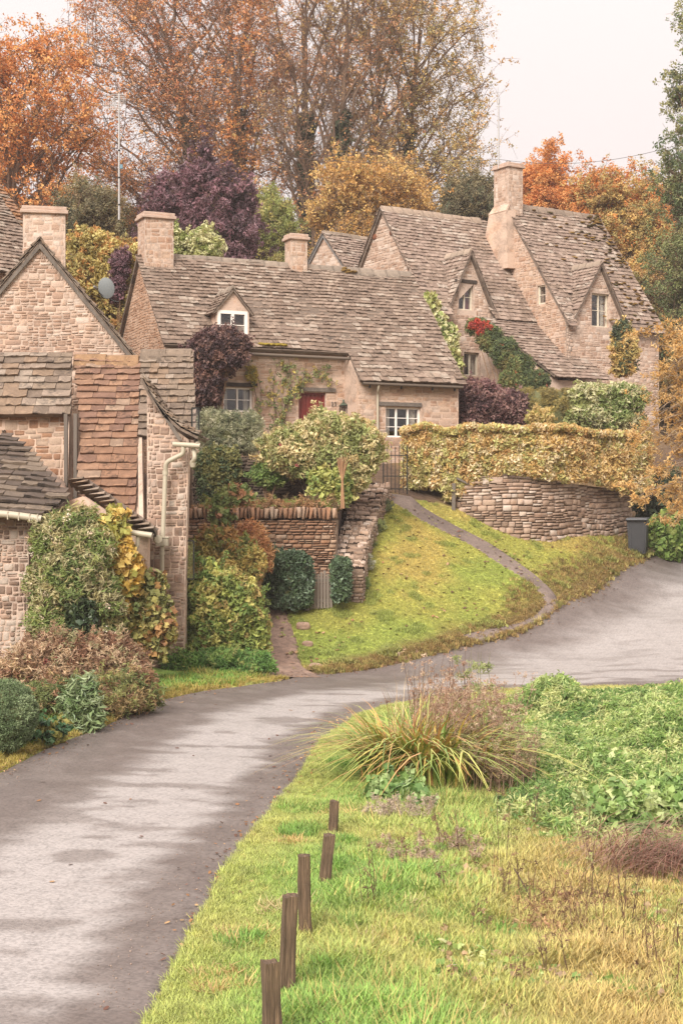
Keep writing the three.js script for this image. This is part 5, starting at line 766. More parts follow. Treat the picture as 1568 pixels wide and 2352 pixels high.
{ const d = 45.9, x = X(1041, d), y = H(1182, d), p = thing('handrail_post', 'grey wooden post with sloping rail at the left end of the curved wall', 'post', [x, y, -d]); add('upright', rbox(0.11, 0.98, 0.1, 0.01, 0, 0.45, 0), M.oak, p); add('rail', rbox(0.5, 0.06, 0.12, 0.01, -0.1, 0.98, 0), M.oak, p, [0, 0, 0], [0, 0, -0.45]).position.set(-0.02, 0.06, 0); }
function mast(name, label, px, y0, y1, d, r = 0.022) { const b = P(px, y1, d), t = H(y0, d), m = thing(name, label, 'aerial', [b.x, b.y, b.z]); add('mast', new THREE.CylinderGeometry(r, r * 1.15, t - b.y, 8).translate(0, (t - b.y) / 2, 0), M.steel, m); return [m, t - b.y]; }
{ const [m, t] = mast('television_aerial', 'tall steel mast with comb aerials rising behind the left chimney', 274, 215, 505, 50.5, 0.032);
  const el = []; for (let i = 0; i < 9; i++) el.push(box(0.5, 0.012, 0.012, 0, t - 0.05 - i * 0.07, 0.1 + 0.02 * i)); add('grid_elements', plain(el), M.steel, m); const bm = add('boom', tube([[-0.05, t - 0.38, 0], [-0.55, t - 0.44, 0.2]], 0.014, 4, 6), M.steel, m); const de = []; for (let i = 0; i < 8; i++) de.push(box(0.012, 0.3, 0.012, -0.1 - i * 0.055, t - 0.39 - i * 0.007, 0.02 + i * 0.022)); add('directors', plain(de), M.steel, bm); for (const y of [0.5, 1.4, 2.3]) add('clamp', new THREE.CylinderGeometry(0.045, 0.045, 0.05, 8), M.iron, m, [0, y, 0]); add('joint_box', rbox(0.09, 0.14, 0.08, 0.01), std({ color: col('#7fa6b5', 0.5) }), m, [0.08, t * 0.42, 0.02]); }
{ const [m, t] = mast('radio_aerial', 'thin whip aerial standing on the tall central chimney', 1144, 225, 388, 62.3, 0.028); add('tip', new THREE.CylinderGeometry(0.01, 0.014, 0.5, 6), M.steel, m, [-0.02, t + 0.2, 0]); add('cross_arm', box(0.24, 0.03, 0.03, 0.02, t - 0.35, 0), M.steel, m); add('coil', new THREE.CylinderGeometry(0.05, 0.05, 0.2, 8), M.steel, m, [0, t - 0.15, 0]); }
function wire(label, a, b, drop) { const A = P(...a), Bq = P(...b), pts = []; for (let i = 0; i <= 12; i++) { const t = i / 12, p = A.clone().lerp(Bq, t); p.y -= drop * 4 * t * (1 - t); pts.push(p); } tag(add('overhead_wire', tube(pts, 0.009, 30, 5), M.cable, scene), label, 'wire', 'overhead wires'); }
wire('thin overhead wire crossing the orange tree at upper left', [-40, 240, 50], [274, 300, 50.5], 0.1); wire('thin overhead wire passing over the upper roofs to the right', [560, 348, 66], [1145, 366, 62.3], 0.3); wire('thin overhead wire running from the tall chimney to the right edge', [1145, 366, 62.3], [1600, 318, 60], 0.5);
[[682, 1406, 38.8, 0.2, 'small rusty edging stone nearest the ivy clump'], [696, 1438, 37.8, 0.22, 'rounded edging stone beside the gravel path'], [706, 1470, 36.9, 0.17, 'flat pale edging stone at the lawn corner'], [724, 1518, 35.3, 0.19, 'pale edging stone nearest the lane'], [1496, 1262, 49, 0.42, 'squared stone block at the end of the bank by the bin']].forEach(([px, py, d, s, label], i) => { const r = rng(70 + i), g = mergeVertices(new THREE.IcosahedronGeometry(1, 2).deleteAttribute('normal').deleteAttribute('uv')), a = g.attributes.position; for (let k = 0; k < a.count; k++) { const v = V3().fromBufferAttribute(a, k), n = 0.75 + 0.5 * fbm(v.x * 1.5 + i * 9, v.y * 1.5, v.z * 1.5, 3); a.setXYZ(k, Math.sign(v.x) * Math.abs(v.x) ** 0.7 * n, Math.sign(v.y) * Math.abs(v.y) ** 0.7 * n * 0.8, Math.sign(v.z) * Math.abs(v.z) ** 0.7 * n); } g.computeVertexNormals(); g.setAttribute('uv', new THREE.Float32BufferAttribute([...Array(a.count * 2)].map((_, k) => a.array[Math.floor(k / 2) * 3 + k % 2] * 0.3), 2)); const x = X(px, d); tag(add('edging_stone', g, tintMat(i === 0 ? '#b98a6c' : '#c9a78f', 0.52, 'stone'), scene, [x, ground(x, d) + s * 0.22, -d]), label, 'stone').scale.set(s * 0.8, s * 0.62, s * 0.7); });
{ const d = 10.9, x = X(752, d), st = thing('fallen_stick', 'short dark broken stick lying in the grass at the bottom', 'stick', [x, ground(x, d) + 0.06, -d], 0.6); add('stick_shaft', tube([[-0.09, 0, 0], [0, 0.012, 0.01], [0.09, 0.0, 0]], 0.018, 8, 6), std({ color: col('#7a4f42', 0.5), map: T.wood }), st); add('snapped_end', new THREE.ConeGeometry(0.014, 0.05, 5).rotateZ(-1.5).translate(0.11, 0, 0), M.post, st); }
// ================================================================ trees
function limb(arr, pts, r0, r1, sides) { // tapered tube appended to arr
  const n = pts.length, base = arr.p.length / 3; let prev = V3(0.3, 0, 1);
  for (let i = 0; i < n; i++) { const t = pts[Math.min(n - 1, i + 1)].clone().sub(pts[Math.max(0, i - 1)]).normalize(), a = prev.clone().cross(t).normalize(), b = t.clone().cross(a), r = mix(r0, r1, i / (n - 1)); prev = b; for (let k = 0; k < sides; k++) { const an = k / sides * 6.2832, x = Math.cos(an) * r, y = Math.sin(an) * r; arr.p.push(pts[i].x + a.x * x + b.x * y, pts[i].y + a.y * x + b.y * y, pts[i].z + a.z * x + b.z * y); arr.uv.push(k / sides, i * 0.3); } }
  for (let i = 0; i < n - 1; i++) for (let k = 0; k < sides; k++) { const a = base + i * sides + k, b = base + i * sides + (k + 1) % sides; arr.i.push(a, b, a + sides, b, b + sides, a + sides); }
}
const arrGeo = a => { const g = new THREE.BufferGeometry(); g.setAttribute('position', new THREE.Float32BufferAttribute(a.p, 3)); g.setAttribute('uv', new THREE.Float32BufferAttribute(a.uv, 2)); g.setIndex(a.i); g.computeVertexNormals(); return g; };
function bez(a, c, b, n, wob, r) { const o = []; for (let i = 0; i <= n; i++) { const t = i / n, p = a.clone().multiplyScalar((1 - t) ** 2).addScaledVector(c, 2 * t * (1 - t)).addScaledVector(b, t * t); if (i && i < n) p.add(V3(r() - 0.5, r() - 0.5, r() - 0.5).multiplyScalar(wob)); o.push(p); } return o; }
function tree({ name, label, cat = 'tree', at, trunks = [[0, 0]], r0 = 0.4, fork = 0.35, env, limbs = 14, subs = 9, twigs = 6, twiglets = 2, leaves = 3, size = 0.4, geo = LEAF.sparse, pal, seed = 1, bark = M.bark, mat = treeLeaf, up = 0.55, group, ivy = 0, bare = 0, patch = 0.25 }) {
  // env: centre offset (x, y, towards the viewer) and radii of the crown, metres; fork: where limbs start on the trunk
  const r = rng(seed), o = thing(name, label, cat, at, 0, group), [ex, ey, ez, rx, ry, rz] = env, T1 = { p: [], uv: [], i: [] }, B1 = { p: [], uv: [], i: [] }, items = [], iv = [];
  const inEnv = v => { const q = Math.hypot((v.x - ex) / rx, (v.y - ey) / ry, (v.z - ez) / rz); if (q > 1) { v.x = ex + (v.x - ex) / q; v.y = ey + (v.y - ey) / q; v.z = ez + (v.z - ez) / q; } return v; };
  const leaf = p => { const n = fbm(p.x * patch + seed, p.y * patch, p.z * patch, 3); if (r() < bare * (0.6 + 1.2 * step(0.35, 0.65, fbm(p.x * 0.3, p.y * 0.3 + seed, p.z * 0.3, 2)))) return; items.push([p.clone().add(V3(r() - 0.5, r() - 0.5, r() - 0.5).multiplyScalar(size * 1.3)), size * (0.7 + 0.6 * r()), vary(r, pal[r() < 0.6 ? Math.floor(clamp((n - 0.28) * 2.3, 0, 0.999) * pal.length) : Math.floor(r() * pal.length)], 0.22)]); };
  for (const [tx, tz] of trunks) {
    const root = V3(tx * 0.35, -0.6, tz), top = V3(ex * 0.5 + tx * 1.6, ey + ry * 0.45, ez * 0.5 + tz), tp = bez(root, V3(tx, ey * 0.5, tz), top, 9, r0 * 0.35, r), rr = r0 / Math.sqrt(trunks.length) * (trunks.length > 1 ? 1.1 : 1);
    limb(T1, tp, rr * 1.25, rr * 0.22, 9);
    if (ivy) for (let i = 0; i < ivy / trunks.length; i++) { const t = Math.pow(r(), 0.8) * 0.75 * 9, k = Math.floor(t), p = tp[k].clone().lerp(tp[k + 1], t - k), a = r() * 6.28; iv.push([p.add(V3(Math.cos(a), 0, Math.sin(a)).multiplyScalar(rr * (1.15 - 0.6 * t / 9) + 0.12 * r())), 0.3 + 0.25 * r(), vary(r, col('#5f6a3c', 0.42), 0.3)]); }
    const nl = Math.round(limbs / trunks.length);
    for (let l = 0; l < nl; l++) {
      const f = fork + (0.98 - fork) * (l + 0.4 * r()) / nl, k = Math.min(8, Math.floor(f * 9)), s = tp[k].clone().lerp(tp[k + 1], f * 9 - k), az = l * 2.4 + r() * 1.2 + tx, el = mix(-0.35, 1.0, Math.pow(f, 1.3)) + 0.35 * (r() - 0.5), dirv = V3(Math.cos(az) * Math.cos(el), Math.sin(el), Math.sin(az) * Math.cos(el));
      const e = V3(ex + dirv.x * rx * (0.8 + 0.2 * r()), ey + dirv.y * ry * (0.85 + 0.15 * r()), ez + dirv.z * rz * 0.9), len = e.distanceTo(s), c = s.clone().lerp(e, 0.42).add(V3(0, len * up * 0.45, 0)), lp = bez(s, c, e, 9, len * 0.035, r), lr = rr * (0.36 - 0.2 * f) + 0.025;
      limb(B1, lp, lr, 0.025, 6);
      for (let q = 0; q < subs; q++) {
        const f2 = 0.22 + 0.78 * (q + r()) / subs, k2 = Math.min(8, Math.floor(f2 * 9)), s2 = lp[k2].clone().lerp(lp[k2 + 1], f2 * 9 - k2), td = lp[k2 + 1].clone().sub(lp[k2]).normalize(), e2 = inEnv(s2.clone().addScaledVector(td, len * (0.12 + 0.1 * r())).add(V3(r() - 0.5, (r() - 0.35) * 0.8, r() - 0.5).multiplyScalar(len * 0.62))), l2 = e2.distanceTo(s2), sp = bez(s2, s2.clone().lerp(e2, 0.5).add(V3(0, l2 * 0.15, 0)), e2, 5, l2 * 0.07, r);
        limb(B1, sp, Math.max(0.02, lr * 0.34 * (1.1 - f2 * 0.6)), 0.012, 4);
        for (let w = 0; w < twigs; w++) {
          const f3 = 0.15 + 0.85 * (w + r()) / twigs, k3 = Math.min(4, Math.floor(f3 * 5)), s3 = sp[k3].clone().lerp(sp[k3 + 1], f3 * 5 - k3), e3 = s3.clone().add(V3(r() - 0.5, (r() - 0.4), r() - 0.5).multiplyScalar(l2 * 0.75 + 0.5)), tw = bez(s3, s3.clone().lerp(e3, 0.5).add(V3(0, 0.08, 0)), e3, 3, 0.08, r); limb(B1, tw, 0.016, 0.007, 3);
          for (let z = 0; z < twiglets; z++) { const s4 = tw[1 + Math.floor(r() * 2.99)], e4 = s4.clone().add(V3(r() - 0.5, r() - 0.45, r() - 0.5).multiplyScalar(0.5 + l2 * 0.4)); limb(B1, [s4, s4.clone().lerp(e4, 0.5).add(V3(0.04 * (r() - 0.5), 0.05, 0)), e4], 0.009, 0.005, 3); for (let y = 0; y < leaves; y++) leaf(s4.clone().lerp(e4, r())); }
          leaf(e3); if (r() < 0.5) leaf(s3.clone().lerp(e3, r()));
        }
      }
    }
  }
  add('trunk', arrGeo(T1), bark, o); add('branches', arrGeo(B1), bark, o); if (items.length) scatter('crown', geo, mat, items, o); if (iv.length) scatter('ivy', LEAF.broad, leafMat, iv, o); return o;
}
const gy = (px, d) => ground(X(px, d), d);
const treeAt = (px, d) => [X(px, d), gy(px, d), -d];
const PAL = {
  orange: palette([['#e09a50', 0.56], ['#d88c44', 0.55], ['#e6ac62', 0.57], ['#ce803c', 0.54], ['#dca05a', 0.56]]), rust: palette([['#d08c5a', 0.55], ['#c2794a', 0.54], ['#dca068', 0.56], ['#b57c52', 0.53], ['#d09c6c', 0.55]]), olive: palette([['#cdb068', 0.55], ['#b8a460', 0.53], ['#dab86c', 0.56], ['#c59e64', 0.54], ['#aca062', 0.52]]),
  golden: palette([['#d6aa5c', 0.56], ['#c99a50', 0.54], ['#dcb86e', 0.57], ['#b9a055', 0.5], ['#d09a52', 0.54]]), purple: palette([['#855a62', 0.48], ['#704a52', 0.45], ['#a07880', 0.5], ['#624048', 0.43], ['#90626a', 0.48]]), yew: palette([['#7d7850', 0.44], ['#666c46', 0.4], ['#8f825a', 0.46], ['#a08a5a', 0.48]]), limey: palette([['#c4b765', 0.54], ['#b3ad5c', 0.52], ['#d0c47a', 0.55], ['#9aa050', 0.48]]),
  green: palette([['#7d8a52', 0.44], ['#93985c', 0.46], ['#667a45', 0.4], ['#a8a468', 0.48]]), brown: palette([['#a08058', 0.46], ['#8a7048', 0.44], ['#b08c5c', 0.48], ['#94844e', 0.45]]), darkgreen: palette([['#55653f', 0.38], ['#465a3a', 0.35], ['#66734a', 0.4]]),
};
tree({ name: 'orange_tree', label: 'bright orange beech at the upper left corner', at: treeAt(22, 78), r0: 0.42, fork: 0.3, env: [0.6, 10.2, 0, 4.6, 9.0, 4.2], limbs: 24, subs: 8, twigs: 6, twiglets: 2, leaves: 3, bare: 0.08, size: 0.36, pal: PAL.orange, seed: 3, geo: LEAF.sparse, up: 0.5 });
tree({ name: 'beech_tree', label: 'tall rust-leaved tree, left of the twin-trunked bare one', at: treeAt(545, 88), trunks: [[-1.6, 0], [0.8, 0.6]], r0: 0.42, fork: 0.12, env: [-3.6, 13.6, 0, 6.9, 14.2, 5.0], limbs: 50, subs: 10, twigs: 6, twiglets: 2, leaves: 3, size: 0.3, pal: [...PAL.rust, ...PAL.orange.slice(0, 4)], seed: 7, bare: 0.2, up: 0.5, ivy: 900, geo: LEAF.sparse });
tree({ name: 'ivy_clad_tree', label: 'tall nearly bare tree with ivy on its trunks, behind the golden birch', at: treeAt(735, 86), trunks: [[-0.7, 0], [0.9, 0.4]], r0: 0.44, fork: 0.1, env: [0.2, 13.5, 0, 4.8, 14.2, 4.4], limbs: 34, subs: 9, twigs: 6, twiglets: 2, leaves: 3, size: 0.27, pal: [...PAL.rust, PAL.olive[3], PAL.olive[2]], seed: 13, bare: 0.42, up: 0.75, ivy: 1500 });
tree({ name: 'thinning_tree', label: 'tall half-bare tree with yellow-brown outer leaves, above the central roof', at: treeAt(868, 90), trunks: [[-0.5, 0], [1.0, 0.3]], r0: 0.36, fork: 0.1, env: [1.9, 12.6, 0, 4.9, 14.2, 4.6], limbs: 38, subs: 9, twigs: 6, twiglets: 2, leaves: 3, size: 0.31, pal: [...PAL.olive, PAL.golden[1], PAL.orange[2]], seed: 17, bare: 0.22, up: 0.62, ivy: 500, geo: LEAF.sparse });
tree({ name: 'purple_tree', label: 'dense purple-leaved plum tree behind the left cottage ridge', at: treeAt(462, 66), r0: 0.25, fork: 0.1, env: [0, 5.2, 0, 2.5, 5.2, 2.4], limbs: 26, subs: 8, twigs: 6, twiglets: 3, leaves: 3, size: 0.27, pal: PAL.purple, seed: 19, geo: LEAF.oval, up: 0.6 });
tree({ name: 'golden_birch', label: 'golden birch above the small gable', at: treeAt(830, 76), trunks: [[-1.2, 0], [0, 0.5], [1.2, 0]], r0: 0.22, fork: 0.12, env: [0.5, 6.0, 0, 3.2, 5.8, 3], limbs: 30, subs: 8, twigs: 6, twiglets: 2, leaves: 3, size: 0.3, pal: PAL.golden, seed: 23, geo: LEAF.sparse, bark: M.palebark, up: 0.65, bare: 0.1 });
tree({ name: 'yellowing_tree', label: 'slim yellow-green tree between the purple tree and the birch', at: treeAt(622, 72), r0: 0.14, fork: 0.1, env: [0, 4.8, 0, 1.35, 4.6, 1.3], limbs: 18, subs: 7, twigs: 5, twiglets: 2, leaves: 3, size: 0.28, pal: PAL.limey, seed: 29, geo: LEAF.small, up: 0.7 });
tree({ name: 'evergreen_tree', label: 'dark evergreen left of the tall central chimney', at: treeAt(1082, 82), r0: 0.3, fork: 0.05, env: [0, 5.6, 0, 1.8, 5.2, 2], limbs: 26, subs: 8, twigs: 5, twiglets: 2, leaves: 4, size: 0.34, pal: PAL.yew, seed: 31, geo: LEAF.small });
tree({ name: 'copper_tree', label: 'orange tree right of the tall central chimney', at: treeAt(1275, 84), r0: 0.3, fork: 0.1, env: [0, 6.5, 0, 2.7, 5.5, 2.6], limbs: 26, subs: 8, twigs: 6, twiglets: 2, leaves: 4, size: 0.36, pal: PAL.orange, seed: 37, geo: LEAF.small });
tree({ name: 'amber_tree', label: 'amber and olive tree above the right-hand roof ridge', at: treeAt(1415, 82), r0: 0.3, fork: 0.1, env: [0, 5.5, 0, 2.9, 5.6, 2.6], limbs: 28, subs: 8, twigs: 6, twiglets: 2, leaves: 4, size: 0.36, pal: [...PAL.orange.slice(0, 2), ...PAL.olive], seed: 41, geo: LEAF.small });
tree({ name: 'green_tree', label: 'tall green-leaved tree cut by the right edge', at: treeAt(1630, 66), r0: 0.25, fork: 0.1, env: [0.1, 9, 0, 2.2, 12.5, 2.2], limbs: 44, subs: 6, twigs: 5, twiglets: 2, leaves: 2, size: 0.34, pal: PAL.green, seed: 43, geo: LEAF.small });
tree({ name: 'olive_tree', label: 'olive-brown leafy tree at the right behind the mossy roof', at: treeAt(1530, 72), r0: 0.25, fork: 0.05, env: [0, 2.0, 0, 3.4, 5.4, 3], limbs: 28, subs: 8, twigs: 6, twiglets: 2, leaves: 4, size: 0.36, pal: [...PAL.olive, ...PAL.brown], seed: 47, geo: LEAF.small });
tree({ name: 'dark_yew', label: 'dark yew left of the tall aerial mast', at: treeAt(212, 62), r0: 0.2, fork: 0.05, env: [0, 5.0, 0, 1.25, 5.2, 1.4], limbs: 22, subs: 8, twigs: 5, twiglets: 2, leaves: 4, size: 0.28, pal: PAL.yew, seed: 53, geo: LEAF.small });
// farther trees filling the hillside
[[60, 100, 5.5, 6, 'brown', 'brown hillside tree low behind the orange beech'], [180, 94, 4.5, 5.5, 'olive', 'olive hillside tree between the orange beech and the rust tree'], [330, 96, 5, 5, 'brown', 'brown hillside tree behind the purple tree'], [440, 104, 5, 5, 'rust', 'rust hillside bush below the tall rust tree'], [660, 100, 5, 3.4, 'brown', 'low brown hillside tree behind the slim yellow tree'], [960, 96, 4.5, 4.5, 'olive', 'olive hillside tree behind the birch, right side'], [1180, 104, 5, 4.5, 'olive', 'olive hillside tree behind the central chimney'], [1350, 100, 5, 5.5, 'golden', 'golden hillside tree behind the copper tree'], [1490, 96, 5, 5.5, 'olive', 'olive hillside tree far right above the mossy roof'], [1600, 92, 4, 6, 'brown', 'brown hillside tree at the far right edge']].forEach(([px, d, rx, ry, p, label], i) => tree({ name: 'hillside_tree', label, at: treeAt(px, d), r0: 0.25, fork: 0.05, env: [0, ry * 0.95, 0, rx * 0.75, ry * 1.05, rx * 0.6], limbs: 22, subs: 7, twigs: 5, twiglets: 2, leaves: 3, size: 0.46, pal: PAL[p], seed: 200 + i, geo: LEAF.small, bark: M.greybark, group: 'trees on the hillside' }));

// ================================================================ shrubs, hedges, climbers
function shrub({ name, label, cat = 'shrub', at, blobs, n, size, pal, geo = LEAF.oval, mat = leafMat, seed = 1, stems = 8, core = 0, coreMat = M.greybark, lump = 0.36, sprays = 46, flowers, group, shell = 0.45, stemMat = M.twig, grain = 0.9, freq = 2.2, boxy = 1 }) {
  // blobs: [x, y, z, rx, ry, rz] relative to the base
  const r = rng(seed), o = thing(name, label, cat, at, 0, group), w = blobs.map(b => (b[3] * b[4] + b[3] * b[5] + b[4] * b[5])), tot = w.reduce((a, b) => a + b, 0), items = [], fl = [], S = { p: [], uv: [], i: [] };
  const g0 = at[1], place = () => { let k = r() * tot, i = 0; while ((k -= w[i]) > 0 && i < w.length - 1) i++; const b = blobs[i], z = r() * 2 - 1, a = r() * 6.2832, q = Math.sqrt(1 - z * z), dv = V3(Math.cos(a) * q, z, Math.sin(a) * q); if (boxy < 1) { dv.set(Math.sign(dv.x) * Math.abs(dv.x) ** boxy, Math.sign(dv.y) * Math.abs(dv.y) ** boxy, Math.sign(dv.z) * Math.abs(dv.z) ** boxy); } const rad = (1 - shell * Math.pow(r(), 1.6)) * (1 + lump * 2 * (fbm(dv.x * freq + seed + i, dv.y * freq, dv.z * freq, 3) - 0.5)); return V3(b[0] + dv.x * b[3] * rad, b[1] + dv.y * b[4] * rad, b[2] + dv.z * b[5] * rad); };
  const k1 = lump < 0.2 || size > 0.19 ? 1 : 1.36; size *= k1; n = Math.round(n * (k1 > 1 ? 0.6 : 1));
  for (let i = 0; i < n; i++) { const p = place(); if (p.y < 0.02 && g0 > -50) { if (p.y < -0.25) continue; p.y = Math.abs(p.y); } const t = fbm(p.x * grain + seed, p.y * grain, p.z * grain, 3), c = pal[r() < 0.62 ? Math.floor(clamp((t - 0.27) * 2.2, 0, 0.999) * pal.length) : Math.floor(r() * pal.length)]; items.push([p, size * (0.7 + 0.6 * r()), vary(r, c, 0.2)]); }
  for (let i = 0; i < (lump < 0.2 ? 0 : sprays); i++) { // young shoots breaking the outline
    const p = place(), b = blobs.reduce((m, q) => Math.hypot(p.x - q[0], p.y - q[1], p.z - q[2]) < Math.hypot(p.x - m[0], p.y - m[1], p.z - m[2]) ? q : m), dv = p.clone().sub(V3(b[0], b[1], b[2])).normalize().add(V3((r() - 0.5) * 0.6, 0.5, (r() - 0.5) * 0.6)).normalize(), L = (0.12 + 0.3 * r()) * Math.min(1, b[3] + 0.2), c = pick(r, pal), e = p.clone().addScaledVector(dv, L); if (e.y < 0.05) continue;
    limb(S, [p.clone().addScaledVector(dv, -0.1), p.clone().lerp(e, 0.5), e], 0.006, 0.003, 3); for (let k = 0; k < 5; k++) items.push([p.clone().lerp(e, (k + r()) / 5), size * (0.5 + 0.4 * r()), vary(r, c, 0.2)]);
  }
  if (flowers) for (let i = 0; i < flowers.n; i++) { const p = place(); fl.push([p.addScaledVector(p.clone().sub(V3(blobs[0][0], blobs[0][1], blobs[0][2])).normalize(), 0.05), flowers.size * (0.7 + 0.6 * r()), vary(r, pick(r, flowers.pal), 0.2)]); }
  for (let i = 0; i < stems; i++) { const b = blobs[Math.floor(r() * blobs.length)], e = V3(b[0] + (r() - 0.5) * b[3] * 1.3, b[1] + b[4] * 0.6 * r(), b[2] + (r() - 0.5) * b[5] * 1.3), s = V3(e.x * 0.3 + (r() - 0.5) * 0.2, -0.1, e.z * 0.3); limb(S, bez(s, s.clone().lerp(e, 0.5).add(V3(0, 0.2, 0)), e, 4, 0.06, r), 0.02 + 0.012 * r(), 0.006, 4); }
  if (S.p.length) add('stems', arrGeo(S), stemMat, o);
  if (core) add('inner_twigs', plain(blobs.map(b => { const g = new THREE.IcosahedronGeometry(1, 3), a = g.attributes.position; for (let i = 0; i < a.count; i++) { const v = V3().fromBufferAttribute(a, i), k = core * (1 + 0.25 * (fbm(v.x * 2.5 + seed, v.y * 2.5, v.z * 2.5, 3) - 0.5)); a.setXYZ(i, b[0] + v.x * b[3] * k, Math.max(-0.1, b[1] + v.y * b[4] * k), b[2] + v.z * b[5] * k); } g.computeVertexNormals(); return g; })), coreMat, o);
  scatter('foliage', geo, mat, items, o); if (fl.length) scatter(flowers.name ?? 'flowers', flowers.geo ?? LEAF.small, dryMat, fl, o); return o;
}
// box given in picture terms: left, right, top, bottom at depth d -> base point and one ellipsoid
function spot(x0, x1, y0, y1, d, dz) { const bx = X((x0 + x1) / 2, d), b = H(y1, d), rx = (X(x1, d) - X(x0, d)) / 2, ry = (H(y0, d) - b) / 2; return { at: [bx, b, -d], one: [0, ry, 0, rx, ry, dz ?? rx * 0.9] }; }
const coreDark = std({ color: col('#8a7458', 0.5), roughness: 1 }), coreGreen = std({ color: col('#7d7d52', 0.48), roughness: 1 }), coreGold = std({ color: col('#a88850', 0.5), roughness: 1 }), coreRed = std({ color: col('#7a5452', 0.48), roughness: 1 });
let s;
s = spot(412, 572, 752, 940, 46.2, 0.9); shrub({ name: 'purple_climber', label: 'purple-brown leafed shrub covering the cottage corner below the dormer', at: s.at, blobs: [[0.1, 1.75, 0, 0.95, 0.75, 0.7], [-0.35, 0.9, 0, 0.75, 1.0, 0.7], [0.55, 2.0, 0, 0.5, 0.35, 0.5]], n: 5200, size: 0.13, pal: palette([['#7d5450', 0.42], ['#664040', 0.38], ['#8f6a60', 0.44], ['#5a3a3c', 0.36], ['#9a7060', 0.45]]), seed: 61, core: 0.6, coreMat: coreRed, stems: 10 });
s = spot(450, 602, 938, 1046, 44.6, 0.7); shrub({ name: 'clipped_hedge', label: 'clipped silvery-green hedge under the left cottage window', cat: 'hedge', at: s.at, blobs: [[-0.35, 0.68, 0, 0.62, 0.7, 0.6], [0.4, 0.66, 0, 0.62, 0.66, 0.6], [0, 0.5, 0.1, 0.7, 0.5, 0.6]], n: 5200, size: 0.11, pal: palette([['#b9b590', 0.54], ['#a0a078', 0.5], ['#7d8460', 0.44], ['#cfc9ab', 0.56]]), seed: 63, core: 0.7, coreMat: coreGreen, boxy: 0.7, lump: 0.18, geo: LEAF.small });
s = spot(452, 560, 1035, 1165, 43.1, 0.3); shrub({ name: 'trailing_ivy', label: 'dark ivy trailing down from the silvery hedge', cat: 'ivy', at: s.at, blobs: [[-0.2, 1.2, 0, 0.5, 0.55, 0.25], [-0.25, 0.6, 0.05, 0.42, 0.7, 0.25], [0.25, 1.15, 0, 0.35, 0.5, 0.22]], n: 2600, size: 0.12, pal: palette([['#5f7548', 0.4], ['#4f683e', 0.37], ['#7a8a56', 0.43], ['#94904f', 0.45]]), seed: 65, core: 0.5, coreMat: coreGreen, stems: 4 });
s = spot(600, 885, 948, 1165, 42.4, 1.2); shrub({ name: 'rose_bush', label: 'large pale green rose bush before the red door', cat: 'bush', at: s.at, blobs: [[-0.9, 1.55, 0, 0.8, 0.62, 0.7], [0, 1.8, 0, 0.85, 0.75, 0.7], [0.95, 1.75, 0, 0.75, 0.72, 0.7], [0.75, 1.0, 0.1, 0.55, 0.6, 0.6], [-0.1, 1.35, 0.2, 1.2, 0.5, 0.6]], n: 8200, size: 0.155, pal: palette([['#c9c08a', 0.56], ['#b3b070', 0.53], ['#d6c692', 0.58], ['#a3a862', 0.5], ['#d0b880', 0.56]]), seed: 67, core: 0.45, lump: 0.55, sprays: 160, coreMat: coreGreen, stems: 40, stemMat: M.greybark, flowers: { n: 28, size: 0.1, pal: palette([['#b5405a', 0.5], ['#c4556a', 0.5]]), name: 'rose_flowers' } });
s = spot(790, 880, 1040, 1160, 42.0, 0.5); shrub({ name: 'laurel_shrub', label: 'small glossy leaved shrub at the top of the sloping wall', at: [X(748, 41.6), H(1160, 41.6), -41.6], blobs: [[-0.1, 0.5, 0, 0.35, 0.5, 0.35], [0.45, 0.5, 0, 0.28, 0.5, 0.3]], n: 500, size: 0.2, pal: palette([['#b3b565', 0.52], ['#8f9f55', 0.48], ['#c9c07a', 0.55]]), seed: 68, geo: LEAF.broad, mat: glossLeaf });
{ const d = 40.95, t = thing('tied_stems', 'sheaf of tied dry brown stems in the raised bed', 'dry plant', [X(786, d), H(1168, d), -d]), a = { p: [], uv: [], i: [] }, r = rng(71); for (let i = 0; i < 60; i++) { const an = r() * 6.28, q = 0.05 * r(), e = 0.04 + 0.12 * r(); limb(a, [V3(Math.cos(an) * q * 1.2, 0, Math.sin(an) * q), V3(Math.cos(an) * q * 0.5, 0.75, Math.sin(an) * q * 0.5), V3(Math.cos(an) * e, 1.15 + 0.25 * r(), Math.sin(an) * e * 0.6)], 0.011, 0.007, 3); } add('stems', arrGeo(a), std({ color: col('#c99a72', 0.54) }), t); }
shrub({ name: 'bed_plant', label: 'rounded bright green plant below the terrace wall', cat: 'plant', at: [X(622, 42.6), H(1150, 42.6), -42.6], blobs: [[0, 0.75, 0, 0.5, 0.35, 0.4]], n: 900, size: 0.14, pal: palette([['#7f9a48', 0.46], ['#a0ac5c', 0.5], ['#6a8a40', 0.42]]), seed: 72, core: 0.5, coreMat: coreGreen, stems: 12 });
shrub({ name: 'bed_litter_plants', label: 'low dry plants and leaf litter along the raised bed', cat: 'plants', at: [X(620, 40.9), H(1172, 40.9), -40.9], blobs: [[-1.1, 0.1, 0, 0.9, 0.2, 0.4], [0.2, 0.08, -0.2, 0.9, 0.16, 0.5], [1.2, 0.1, -0.1, 0.7, 0.18, 0.4]], n: 1300, size: 0.13, pal: palette([['#b58a5c', 0.5], ['#9aa04e', 0.48], ['#c9a070', 0.54], ['#8a7048', 0.44]]), seed: 73, geo: LEAF.narrow });
